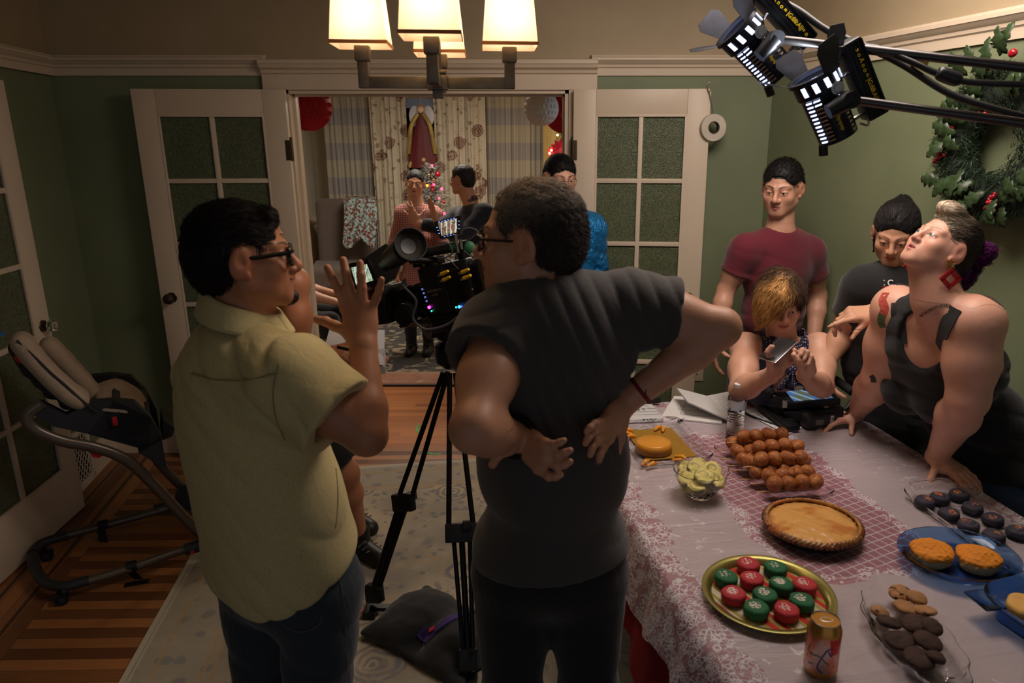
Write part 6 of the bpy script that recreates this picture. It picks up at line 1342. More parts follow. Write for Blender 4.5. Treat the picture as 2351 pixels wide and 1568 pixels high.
BLU = mat('label_blue', (50, 120, 190), .4, var=0); bpy.context.view_layer.update(); arc_text([lb], 'NIAGARA', [(1668, 946), (1686, 951), (1704, 949)], .0115, BLU, g, 'label_lettering', True)
for (u, v) in ((1676, 939), (1700, 944)):
    h = hit([lb], u, v, .0006)
    if h: MB().cyl(h[0], h[0]+h[1]*.0004, .0048, n=16).build('label_logo', BLU, g)
# ---- slate, papers, laptop, clip
PAPER = mat('paper_white', (214, 212, 210), .8, var=.03); INKB = mat('black_ink', (20, 20, 22), .7, var=0)
def sheet(name, pts, z, m=PAPER, label=None, cat='paper', th=.0015, lines=None, parent=None, grp=None):
    P = [tpx(u, v, z) for u, v in pts]; o = MB().prism(P, (0, 0, -th)).build(name, m, parent, smooth=False)
    if label: tag(o, label, cat, grp)
    for (s0, t0, s1, t1, w_) in (lines or []):
        def bl(s, t): return P[0].lerp(P[1], s).lerp(P[3].lerp(P[2], s), t)+Vector((0, 0, .0004))
        a_, b_ = bl(s0, t0), bl(s1, t1); d = (b_-a_).normalized().cross(Vector((0, 0, 1)))*w_/2; MB().prism([a_-d, b_-d, b_+d, a_+d], (0, 0, .0003)).build('printed_line', INKB, o, smooth=False)
    return o, P
sl_, P = sheet('clapper_slate', [(1400, 930), (1497, 928), (1523, 962), (1400, 968)], ZS+.012, mat('slate_acrylic', (205, 205, 206), .25, var=.02), 'white film slate with handwritten figures at the far left of the table', 'film slate', .010, [(0, .30, 1, .30, .0016), (0, .50, 1, .50, .0012), (0, .68, 1, .68, .0012), (.78, 0, .9, .30, .001)])
M_ = m4(TRM, tpx(1470, 940, ZS+.0125)); text('handwriting', '# 1', .032, M_, INKB, sl_); text('slate_lettering', 'R A Rsun', .014, m4(TRM, tpx(1492, 964, ZS+.0125)), INKB, sl_, bold=True)
sb = MB().box(tpx(1455, 921, ZS+.02), (.22, .022, .022), TRM, .002).build('clapper_stick', mat('black_wood', (20, 20, 20), .5), sl_)
sheet('paper_stack', [(1548, 909), (1668, 915), (1657, 972), (1518, 957)], ZS+.006, PAPER, 'stack of printed script paper under the small white laptop', 'paper', .006, [(.2, .45, .75, .45, .0012), (.2, .62, .8, .62, .0012), (.28, .15, .28, .8, .001), (.28, .8, .85, .8, .001)])
ps, P = sheet('call_sheet', [(1702, 943), (1765, 925), (1842, 982), (1808, 998)], ZS+.003, PAPER, 'printed schedule sheet with bold lines under the monitor cable', 'paper', .002, [(.05, .0+.12*i, .05+.3, .12*i+.02, .0012) for i in range(1, 7)]+[(.2+.16*k, .25, .2+.16*k, .95, .0022) for k in range(5)])
lp = thing('laptop', 'small white laptop half folded open on the script papers', 'laptop', tpx(1640, 945, ZS+.006)); WP = mat('laptop_white', (206, 206, 204), .4, var=.02)
k0, k1, k2, k3 = tpx(1612, 917, ZS+.02), tpx(1672, 905, ZS+.02), tpx(1690, 945, ZS+.012), tpx(1668, 966, ZS+.012)
MB().prism([k0, k1, k2, k3], (0, 0, .012)).build('keyboard_base', WP, lp)
b = MB()
for i in range(9):
    for j in range(4):
        s, t = .12+.8*i/8, .12+.6*j/3; c = k1.lerp(k2, s).lerp(k0.lerp(k3, s), t)+Vector((0, 0, .0135)); ax = (k2-k1).normalized(); b.box(c, (.0085, .009, .003), frame(ax, (0, 1, 0)), .0008)
b.build('keys', mat('key_white', (228, 228, 226), .5, var=0), lp)
l0, l1 = k3, k0; tpv = at(1552, 893, Y=k0.y-.02); tpl = at(1586, 935, Y=k3.y-.02); q4 = [at(1668, 965, Y=k3.y), at(1640, 916, Y=k0.y), at(1552, 893, Y=k0.y+.03), at(1578, 925, Y=k3.y+.06)]
MB().prism(q4, (.002, -.004, .006)).build('laptop_lid', WP, lp, smooth=False)
nq = (q4[1]-q4[0]).cross(q4[3]-q4[0]).normalized(); nq = nq if nq.y < 0 else -nq; b = MB()
for i in range(14):
    for (s0, s1) in ((.08, .45), (.52, .92)):
        t = .08+.84*i/13; a_ = q4[0].lerp(q4[1], s0).lerp(q4[3].lerp(q4[2], s0), t)+nq*.0012+Vector((.001, -.002, .001)); c_ = q4[0].lerp(q4[1], s1).lerp(q4[3].lerp(q4[2], s1), t)+nq*.0012+Vector((.001, -.002, .001)); d = (q4[3]-q4[0]).normalized()*.0022; b.prism([a_, c_, c_+d, a_+d], nq*.0003)
b.build('printed_text', mat('grey_print', (70, 68, 68), .8, var=0), lp)
bc = tpx(1563, 968, ZS+.006); g = thing('binder_clip', 'small black binder clip lying alone on the lace cover', 'clip', bc); MB().prism([bc+Vector((-.011, -.004, -.006)), bc+Vector((.011, -.004, -.006)), bc+Vector((.008, 0, .006)), bc+Vector((-.008, 0, .006))], (0, .01, 0)).build('clip_body', INKB, g); MB().tube([bc+Vector((0, 0, .005)), bc+Vector((.008, 0, .014)), bc+Vector((.014, 0, .012))], .001, 6).build('clip_wire', STEEL, g)
# ---- director's monitor with side grips
BLK = mat('black_anodised', (22, 22, 24), .42, .3, var=.1); RUB = mat('black_rubber', (30, 30, 32), .8, bump=.3, bscale=400); MT = NT('monitor_picture')
mo = tpx(1868, 972, ZS); g = thing('field_monitor', 'black handheld monitor with two foam grips and battery, standing on the table', 'monitor', mo)
def onY(u, v, Y): return at(u, v, Y=Y)
YM = mo.y
s0, s1, s2, s3 = onY(1806, 927, YM-.02), onY(1930, 916, YM-.04), onY(1893, 886, YM+.075), onY(1778, 891, YM+.085)
u_ = (s1-s0); w_ = (s3-s0); nn = u_.cross(w_).normalized(); nn = nn if nn.z > 0 else -nn
MB().prism([s0, s1, s2, s3], -nn*.026).build('monitor_body', BLK, g, smooth=False)
N = MT; x, y, z = N.sep(N.n('ShaderNodeTexCoord').outputs['Generated']); n1 = N.noise(N.pos(True), 34, 3); cl = N.mix(N.ss(n1, .42, .55), lin((120, 128, 90)), lin((92, 136, 196))); cl = N.mix(N.math('GREATER_THAN', N.math('SINE', N.math('MULTIPLY', N.math('ADD', x, N.math('MULTIPLY', y, .6)), 24.0)), .6), cl, lin((170, 200, 235))); N.base((0, 0, 0, 1)); N.set(N.b.inputs['Emission Color'], cl); N.b.inputs['Emission Strength'].default_value = .42; N.P(Roughness=.08); MPIC = reg(N)
def bl4(P, s, t): return P[0].lerp(P[1], s).lerp(P[3].lerp(P[2], s), t)
SP = [s0, s1, s2, s3]; MB().prism([bl4(SP, .16, .10)+nn*.0006, bl4(SP, .90, .10)+nn*.0006, bl4(SP, .90, .90)+nn*.0006, bl4(SP, .16, .90)+nn*.0006], nn*.0006).build('screen', MPIC, g, smooth=False)
b = MB()
for i in range(5): b.cyl(bl4(SP, .07, .15+.16*i), bl4(SP, .07, .15+.16*i)+nn*.003, .004, n=10)
b.build('buttons', RUB, g)
br0, br1 = onY(1800, 950, YM-.03), onY(1938, 938, YM-.045); MB().prism([br0, br1, br1+Vector((0, 0, -.035)), br0+Vector((.02, 0, -.03))], (0, .05, 0)).build('mounting_bracket', BLK, g, smooth=False)
ctb = (br0+br1)/2+Vector((0, -.001, -.014)); MB().cyl(ctb, ctb+Vector((0, -.004, 0)), .0065, n=16).build('hex_bolt', STEEL, g)
bt = tpx(1880, 985, ZS); MB().box(bt+Vector((0, .03, .030)), (.125, .08, .055), TRM, .014, 3).build('battery_pack', mat('charcoal_plastic', (44, 44, 46), .55, bump=.1, bscale=300), g)
MB().box(bt+Vector((-.004, -.0105, .031)), (.032, .004, .022), TRM, .002).build('battery_panel', mat('grey_panel', (110, 110, 106), .4, var=.1), g)
lt = MB().box(bt+Vector((.043, -.004, .031)), (.012, .003, .046), TRM, .001).build('battery_tag', mat('white_tape', (215, 210, 200), .7, var=.02), g); text('tag_lettering', 'HC #21', .0105, m4(frame(Vector((0, 0, -1)), Vector((1, .18, 0))), bt+Vector((.0434, -.0059, .031))), INKB, g, bold=True)
for (p0, p1, nm) in ((onY(1738, 876, YM+.10), onY(1770, 903, YM+.03), 'l'), (onY(1918, 872, YM+.11), onY(1958, 900, YM+.02), 'r')):
    d = (p1-p0).normalized(); h_ = MB().cyl(p0, p1, .0165, n=20).build('foam_grip', RUB, g); b = MB(); b.cyl(p0-d*.012, p0, .015, n=20).cyl(p1, p1+d*.014, .015, n=20).cyl(p0-d*.016, p0-d*.012, .006, n=10); b.build('grip_end', BLK, h_)
MB().box((onY(1780, 915, YM+.01)+onY(1796, 930, YM-.01))/2, (.02, .05, .035), rotm(.6), .003).cyl(onY(1770, 904, YM+.03), onY(1790, 922, YM), .008).build('grip_arm', BLK, g)
a0, a1, a2 = onY(1938, 942, YM-.03), onY(1966, 906, YM+.0), onY(1908, 872, YM+.12); MB().tube([a0, onY(1946, 936, YM-.03), a1], .009, 8, smooth=False).tube([onY(1893, 890, YM+.08), a2], .006, 6, smooth=False).build('grip_arm', BLK, g)
MB().box(onY(1802, 928, YM-.045), (.018, .004, .03), rotm(.1), .001).cyl(onY(1802, 928, YM-.05), onY(1802, 928, YM-.054), .004).build('steel_bracket', STEEL, g)
tx0, tx1 = tpx(1740, 918, ZS+.035), tpx(1822, 984, ZS+.018); dd = (tx1-tx0); g2 = thing('video_receiver', 'flat black wireless receiver box slanting from the table to the monitor', 'receiver', tx1); MB().box((tx0+tx1)/2, (dd.length, .055, .022), frame(dd, (-dd.y, dd.x, 0)), .004).build('receiver_body', BLK, g2)
for i in range(2): MB().cyl(tx0+Vector((-.012*i, -.006+.012*i, .012)), tx0+Vector((.018-.012*i, -.018+.012*i, .014)), .005, n=12).build('connector', STEEL, g2)
o = MB().tube([tpx(1700, 938, ZS+.012), tpx(1720, 952, ZS+.006), tpx(1760, 968, ZS+.005), tpx(1800, 980, ZS+.006), tpx(1812, 972, ZS+.02), tpx(1800, 960, ZS+.03)], .0035, 8).build('video_cable', RUB); tag(o, 'thin black cable crossing the printed schedule to the receiver', 'cable')
o = MB().cyl(tpx(1708, 908, ZS+.01), tpx(1730, 922, ZS+.01), .007, n=12).build('blue_marker', mat('blue_plastic', (30, 110, 170), .4)); tag(o, 'blue marker pen beside the bottle on the red cloth', 'pen')
o = MB().tube([tpx(1724+12*math.cos(t), 908+6*math.sin(t), ZS+.012) for t in np.linspace(0, 5.6, 10)], .005, 8).build('green_clip', mat('green_plastic', (20, 100, 76), .4)); tag(o, 'green plastic clip ring behind the blue marker', 'clip')
P = [tpx(u, v, ZS+.004) for u, v in ((1725, 934), (1712, 926), (1720, 916), (1742, 910), (1775, 912), (1800, 925), (1790, 942), (1758, 940))]; o = MB().prism(P, (0, 0, .001)).build('red_cloth_patch', red, smooth=False); tag(o, 'patch of red tablecloth showing under the monitor arm', 'napkin')  # added patch standing in for the red tablecloth showing through
# stool the phone reader sits on
cx_, cy_ = at(1795, 1045, Y=2.90).x, 2.88; g = thing('stool', 'dark wooden stool under the person with the phone', 'stool', (cx_, cy_, 0))
MB().box((cx_, cy_, .425), (.34, .30, .04), bev=.01).build('seat', WOODD, g)
for sx in (-1, 1):
    for sy in (-1, 1): MB().box((cx_+sx*.14, cy_+sy*.12, .203), (.03, .03, .405), bev=.004).build('leg', WOODD, g)
# ================================================================ FILM CAMERA, TRIPOD, LIGHTS
apex = at(1036, 800, Y=2.50)
tri = thing('tripod', 'black two-stage tripod with spreader standing on the rug between the two men', 'tripod', (apex.x, apex.y, .015))
f1, f2 = at(850, 1392, Z=.05), at(1078, 1556, Z=.05); f3 = Vector((.14, 2.78, .05)); TUB = mat('black_tube', (16, 16, 18), .3, .4)
hubp = apex+Vector((0, 0, -.02))
MB().lathe([(.03, -.05), (.055, -.03), (.06, .0), (.06, .03), (.045, .045), (0, .05)], hubp, 24).build('crown', BLK, tri)
for f, mid, sp_ in ((f1, at(935, 1108, Y=2.5), .030), (f2, at(1062, 1212, Y=2.27), .042), (f3, None, .04)):
    t = hubp+(f-hubp).normalized()*.07; d = (f-t).normalized(); m = t+(f-t)*.52; side = d.cross(Vector((0, 0, 1))).normalized()
    if f is f2: side = Vector((1, .1, 0))
    if f is f1: side = Vector((.9, -.35, .2)).normalized()
    lg = MB().cyl(t-side*.010, m-side*sp_, .0095, n=12).cyl(t+side*.010, m+side*sp_, .0095, n=12).build('leg', TUB, tri)
    R_ = frame(side, d); MB().box(m+d*.02, (sp_*2+.028, .065, .034), R_, .006).box(m-d*.005+side*.02, (.03, .03, .05), R_, .004).build('leg_lock', BLK, lg); m2 = m+d*.045; e2 = f-d*.08
    MB().cyl(m2-side*sp_*.65, e2-side*.016, .008, n=12).cyl(m2+side*sp_*.65, e2+side*.016, .008, n=12).cyl(m2, e2, .0105, n=12).build('lower_leg', TUB, lg)
    MB().box(e2+d*.02, (.065, .07, .04), R_, .006).box(Vector((f.x, f.y, .03)), (.05, .075, .03), None, .008).cyl(e2+side*.02, e2+side*.02+Vector((-.01, -.03, .02)), .007).build('foot', BLK, lg)
ctr_ = Vector(((f1.x+f2.x+f3.x)/3, (f1.y+f2.y+f3.y)/3, .045))
for f in (f1, f2, f3): MB().prism([f+Vector((0, -.014, -.012)), ctr_+Vector((0, -.014, -.012)), ctr_+Vector((0, .014, -.012)), f+Vector((0, .014, -.012))], (0, 0, .016)).build('spreader_arm', BLK, tri)
MB().box(f1+Vector((-.04, 0, -.022)), (.06, .018, .004), rotm(.5)).build('red_tape', mat('red_tape', (220, 50, 40), .5), tri)
hd = apex+Vector((-.0, 0, .06)); MB().lathe([(.03, -.03), (.05, -.02), (.052, .05), (.04, .065), (0, .066)], hd, 24).box(hd+Vector((0, 0, .09)), (.10, .13, .05), rotm(-.5), .01).cyl(hd+Vector((-.075, -.05, .035)), hd+Vector((.075, .05, .035)), .045, n=24).build('fluid_head', BLK, tri)
MB().tube([hd+Vector((.04, -.02, .05)), hd+Vector((.16, -.08, .0)), hd+Vector((.26, -.12, -.04))], .009, 10).build('pan_handle', BLK, tri)
# sandbag
def onZ(u, v, z): return at(u, v, Z=z)
sc0 = onZ(1012, 1442, .06); g = thing('sandbag', 'black sandbag with a purple carrying strap lying over the tripod spreader', 'sandbag', sc0); Rb = frame((.80, -.55, 0), (.5, .85, 0)); S_ = Shape()
S_.ell(sc0+Rb@Vector((-.11, .0, .015)), (.125, .15, .055), Rb, .03); S_.ell(sc0+Rb@Vector((.11, 0, .015)), (.12, .15, .055), Rb, .03); S_.box(sc0+Vector((0, 0, -.025)), (.23, .16, .016), Rb, .014, .05)
for sx in (-1, 1):
    for sy in (-1, 1): S_.cap(sc0+Rb@Vector((sx*.17, sy*.12, -.01)), sc0+Rb@Vector((sx*.235, sy*.165, -.02)), .03, .012, .04)
S_.disp.append(lambda P: .006*nz(P, 22)+.003*nz(P, 60)); V, F = S_.mesh(.006); bag = npmesh('bag', V, F, fabric('black_cordura', (26, 26, 29), bscale=900, fold=.6), g)
PURP = mat('purple_webbing', (64, 44, 110), .8, bump=.3, bscale=500); bpy.context.view_layer.update(); BVHC.clear()
strip([bag], [(972, 1462), (1000, 1448), (1030, 1425), (1060, 1412), (1085, 1402)], .032, PURP, g, 'carrying_strap', .006, .004); strip([bag], [(966, 1448), (978, 1458), (990, 1466)], .045, PURP, g, 'strap_end', .005, .004)
strip([bag], [(990, 1452), (1000, 1446)], .024, mat('red_tag', (200, 40, 60), .7), g, 'red_tag', .012, .003)
# ---- camera
ORG = at(1048, 655, Y=2.42); f_ = Vector((-.86, .46, -.24)).normalized(); RC = frame(f_, Vector((0, 0, 1)).cross(f_)*1)   # x lens direction, y left/away, z up
def C(x, y, z): return ORG+RC@Vector((x, y, z))
cm = thing('film_camera', 'black cinema camera rig with viewfinder, monitor and cables mounted on the tripod', 'camera', ORG+Vector((0, 0, -.12)))
YS = 1 if (RC@Vector((0, 1, 0))).y < 0 else -1       # side facing the photographer
def cb(name, c, s, m=BLK, bev=.004, par=None, R=None): return MB().box(C(c[0], c[1]*YS, c[2]), s, RC if R is None else RC@R, bev).build(name, m, par or cm)
body = cb('camera_body', (0, 0, 0), (.21, .12, .165), bev=.012)
cb('side_panel', (.042, .062, -.002), (.095, .006, .15), mat('side_panel_black', (18, 18, 20), .35), .004, body); cb('rear_module', (-.072, .064, .004), (.07, .010, .14), BLK, .004, body)
b = MB()
for i in range(13): b.box(C(-.060, .071*YS, .052-.0085*i), (.046, .006, .0035), RC)
b.build('cooling_fins', mat('fin_black', (30, 30, 32), .3, .5), body)
text('side_lettering', 'ARRI', .020, m4(frame(-(RC@Vector((1, 0, 0))), RC@Vector((0, 0, 1))), C(.05, .0665*YS, .055)), mat('grey_letters', (120, 120, 118), .5, var=0), body, bold=True) if 0 else None
LW_ = mat('dim_lettering', (112, 98, 76), .5, var=0)
MT4 = lambda x, z, y=.0665: m4(frame(-(RC@Vector((1, 0, 0))), RC@Vector((0, 0, 1))), C(x, y*YS, z))
text('side_lettering', 'ARRIVISION', .012, MT4(.045, .0), LW_, body); text('side_lettering', 'UNIT', .012, MT4(.045, -.014), LW_, body); text('side_lettering', 'TERRA', .009, MT4(-.098, -.018, .066), mat('pale_lettering', (190, 188, 180), .5, var=0), body, bold=True)
def led(c, r, col, es): MB().sph(C(c[0], c[1]*YS, c[2]), r, n=10, m=6).build('indicator_light', mat('led_%d_%d_%d' % col, col, .3, emit=col, es=es, var=0), body)
led((.082, .068, -.052), .0055, (255, 60, 220), 4); led((.076, .068, -.066), .0025, (40, 255, 190), 4); led((-.035, .076, -.066), .003, (40, 255, 170), 3); led((-.048, .076, -.066), .0055, (50, 120, 255), 4); led((-.058, .076, -.066), .003, (60, 90, 255), 3)
for i in range(4): led((.094-.002*i, .066, .012-.014*i), .0036, (120, 140, 230), .5)
YEW = mat('yellow_boot', (206, 166, 24), .5)
for (x, z) in ((-.03, .052), (-.032, .032), (-.112, .045), (-.114, .025)):
    b = MB(); b.cyl(C(x+.02, .078*YS, z-.002), C(x-.012, .082*YS, z+.004), .007, .0045, n=12); cn = b.build('cable_boot', YEW, cm); MB().cyl(C(x+.034, .076*YS, z-.004), C(x+.02, .078*YS, z-.002), .005, n=12).build('connector', STEEL, cn)
cb('battery', (-.165, .0, .02), (.06, .10, .15), mat('battery_grey', (56, 52, 46), .5), .012); tg_ = cb('battery_tag', (-.150, .052, .085), (.052, .004, .022), MATS['white_tape'], .001); text('tag_lettering', 'HC #1', .017, MT4(-.150, .085, .0548), INKB, tg_, bold=True)
# lens and follow-focus
b = MB(); p0, p1 = C(.10, 0, -.03), C(.24, 0, -.03)
for k, (a, r) in enumerate(((0, .05), (.02, .058), (.035, .05), (.06, .062), (.075, .05), (.10, .06), (.12, .055), (.15, .068))): b.cyl(C(.10+a, 0, -.03), C(.115+a, 0, -.03), r, n=40)
ln = b.build('lens', mat('lens_barrel', (18, 18, 20), .3, .4), cm); MB().lathe([(.062, 0), (.062, .01), (.05, .008)], C(.27, 0, -.03), 40, R=RC@Matrix.Rotation(math.pi/2, 3, 'Y')).build('front_ring', BLK, ln)
MB().cyl(C(.17, .075*YS, -.06), C(.17, .105*YS, -.06), .04, n=40).cyl(C(.17, .105*YS, -.06), C(.17, .112*YS, -.06), .034, n=40).build('follow_focus_wheel', BLK, cm)
for y in (-.03, .03): MB().cyl(C(-.2, y, -.105), C(.26, y, -.105), .0075, n=12).build('support_rod', mat('rod_bronze', (86, 70, 52), .35, .8), cm)
cb('base_plate', (0, 0, -.10), (.22, .09, .03)); cb('dovetail_plate', (0, 0, -.13), (.30, .07, .018)); cb('matte_box', (.30, 0, -.02), (.06, .15, .13), BLK, .006)
fp = [at(u, v, Y=2.56) for u, v in ((826, 600), (884, 560), (925, 590), (905, 640), (856, 668))]; MB().prism(fp, (.004, .008, 0)).build('matte_flag', mat('flag_black', (20, 19, 19), .7), cm, smooth=False)
# top handle, viewfinder
b = MB(); b.cyl(C(-.06, 0, .125), C(.11, 0, .130), .016, n=16); h_ = b.build('top_handle', RUB, cm); MB().box(C(-.05, 0, .10), (.02, .022, .06), RC, .003).box(C(.09, 0, .10), (.02, .022, .06), RC, .003).build('handle_post', BLK, h_)
GT = mat('green_gaffer_tape', (34, 92, 62), .6, bump=.3, bscale=120); MB().cyl(C(-.058, 0, .125), C(-.018, 0, .126), .0185, n=16).build('green_tape', GT, h_); MB().cyl(C(-.085, 0, .1245), C(-.06, 0, .125), .017, n=16).build('handle_cap', BLK, h_)
GB = MB().sph(C(-.095, .01*YS, .112), .02, (1, .8, 1.2)).build('green_pouch', GT, cm)
v0, v1 = at(905, 590, Y=2.40), at(936, 566, Y=2.28); vd = (v1-v0).normalized(); vf = MB(); vf.cyl(v0-vd*.03, v1-vd*.02, .036, .042, n=32).cyl(v0-vd*.10, v0-vd*.03, .028, n=20); vfo = vf.build('viewfinder', BLK, cm)
Rv_ = frame(vd.orthogonal(), vd.cross(vd.orthogonal())); Rv_ = Matrix((Rv_.col[0], Rv_.col[1], vd)).transposed()
MB().lathe([(.034, -.02), (.043, 0), (.050, .022), (.053, .035), (.050, .035), (.044, .012), (.026, .004), (.020, -.004), (.0, -.004)], v1, 40, R=Rv_).build('eyecup', RUB, vfo); MB().lathe([(.014, .0), (.022, .003), (.025, .006), (.012, .004)], v1, 32, R=Rv_).build('eyepiece_ring', mat('grey_ring', (58, 58, 60), .4, .3), vfo); MB().lathe([(0, .003), (.020, .003)], v1, 24, R=Rv_).build('eyepiece_lens', mat('lens_glass', (26, 8, 24), .35, spec=.2), vfo)
MB().cyl(C(.06, 0, .09), v0, .012, n=12).box(C(.08, .0, .095), (.09, .035, .03), RC, .004).build('viewfinder_arm', BLK, cm)
def screenobj(name, pts, parent, th, picmat, inset=(.1, .1)):
    nrm = (pts[1]-pts[0]).cross(pts[3]-pts[0]).normalized(); nrm = nrm if nrm.y < 0 else -nrm
    o = MB().prism(pts, -nrm*th).build(name, BLK, parent, smooth=False); a, b_ = inset
    MB().prism([bl4(pts, a, b_)+nrm*.0006, bl4(pts, 1-a, b_)+nrm*.0006, bl4(pts, 1-a, 1-b_)+nrm*.0006, bl4(pts, a, 1-b_)+nrm*.0006], nrm*.0006).build('screen_picture', picmat, o, smooth=False); return o
def picmat(name, cols, es, sc_):
    N = NT(name); g_ = N.n('ShaderNodeTexCoord').outputs['Generated']; x, y, z = N.sep(g_); n1 = N.noise(N.mapv(g_, (3, 1, 1.2)), sc_, 2); c = N.ramp(n1, [(p_, lin(c_)) for p_, c_ in cols], True); fr = N.math('GREATER_THAN', N.math('SINE', N.math('MULTIPLY', N.math('ADD', x, N.math('MULTIPLY', n1, .2)), 26.0)), .72); c = N.mix(fr, c, lin((226, 220, 205)))
    N.base((0, 0, 0, 1)); N.set(N.b.inputs['Emission Color'], c); N.b.inputs['Emission Strength'].default_value = es; return reg(N)
PIC1 = picmat('monitor_scene_picture', [(0, (96, 92, 70)), (.42, (150, 146, 118)), (.50, (150, 56, 44)), (.56, (50, 44, 50)), (.62, (190, 186, 170))], .75, 3.2); PIC2 = picmat('handycam_picture', [(0, (130, 160, 120)), (.45, (190, 205, 180)), (.55, (110, 150, 130)), (.62, (70, 90, 80))], .8, 3.0)
YM2 = 2.40; tm = screenobj('top_monitor', [at(1010, 548, Y=YM2), at(1056, 537, Y=YM2-.02), at(1058, 494, Y=YM2), at(995, 510, Y=YM2+.02)], cm, .022, PIC1, (.14, .12))
SB = mat('screen_blue_icons', (120, 160, 255), .3, emit=(110, 150, 255), es=1.2, var=0); tq = [at(1010, 548, Y=YM2-.003), at(1056, 537, Y=YM2-.023), at(1058, 494, Y=YM2-.003), at(995, 510, Y=YM2+.017)]
b = MB()
for (s, t) in [(.2+.11*i, .93) for i in range(6)]+[(.06, .3+.18*i) for i in range(3)]+[(.94, .3+.2*i) for i in range(3)]+[(.25+.15*i, .05) for i in range(4)]: b.box(bl4(tq, s, t), (.005, .001, .0022))
b.build('screen_icons', SB, tm); MB().cyl(C(-.11, 0, .09), at(1036, 545, Y=YM2+.012), .007).build('monitor_stalk', STEEL, tm)
hm = screenobj('fold_out_screen', [at(815, 668, Y=2.50), at(868, 650, Y=2.47), at(845, 596, Y=2.50), at(797, 606, Y=2.53)], cm, .014, PIC2, (.13, .16))
# cables
for pts, r, nm in (([(932, 640), (925, 655), (955, 690), (948, 730), (975, 755), (1020, 748), (1060, 722), (1095, 700)], .0045, 'video_cable'), ([(1056, 535), (1070, 524), (1092, 528), (1104, 552), (1102, 585)], .003, 'monitor_cable'), ([(1008, 556), (1030, 560), (1038, 580), (1020, 592), (1000, 590)], .0025, 'thin_cable'), ([(1015, 588), (1035, 600), (1052, 618)], .002, 'thin_cable'), ([(1064, 575), (1085, 590), (1098, 586), (1080, 606)], .002, 'thin_cable')):
    MB().tube([at(u, v, Y=2.29+.0*i) for i, (u, v) in enumerate(pts)], r, 8).build(nm, mat('grey_cable', (60, 60, 62), .4), cm)
for (u, v) in ((1048, 560), (1060, 572), (1052, 580)): MB().cyl(at(u, v, Y=2.36), at(u-3, v-22, Y=2.36), .0055, n=10).build('connector', STEEL, cm)
rr = random.Random(8)
for i in range(16): cb('rig_clamp', (.02+.14*rr.random(), .03*rr.random(), .085+.025*rr.random()), (.012+.02*rr.random(), .02, .010+.012*rr.random()), BLK if i % 3 else STEEL, .002)
# green tape marks on the floor
GTM = mat('bright_green_tape', (40, 190, 90), .6, var=.05)
for pts, w_ in (([(967, 976), (957, 979), (958, 990), (963, 995)], 'mark beside the tripod leg, farther from the rug'), ([(982, 1039), (996, 1044), (1012, 1041)], 'mark nearest the rug edge')):
    b = MB(); P = [onZ(u, v, .001) for u, v in pts]
    for i in range(len(P)-1): d = (P[i+1]-P[i]).normalized().cross(Vector((0, 0, 1)))*.006; b.prism([P[i]-d, P[i+1]-d, P[i+1]+d, P[i]+d], (0, 0, .0008))
    tag(b.build('tape_mark', GTM, smooth=False), 'bright green tape '+w_+' on the wood floor', 'tape', None)
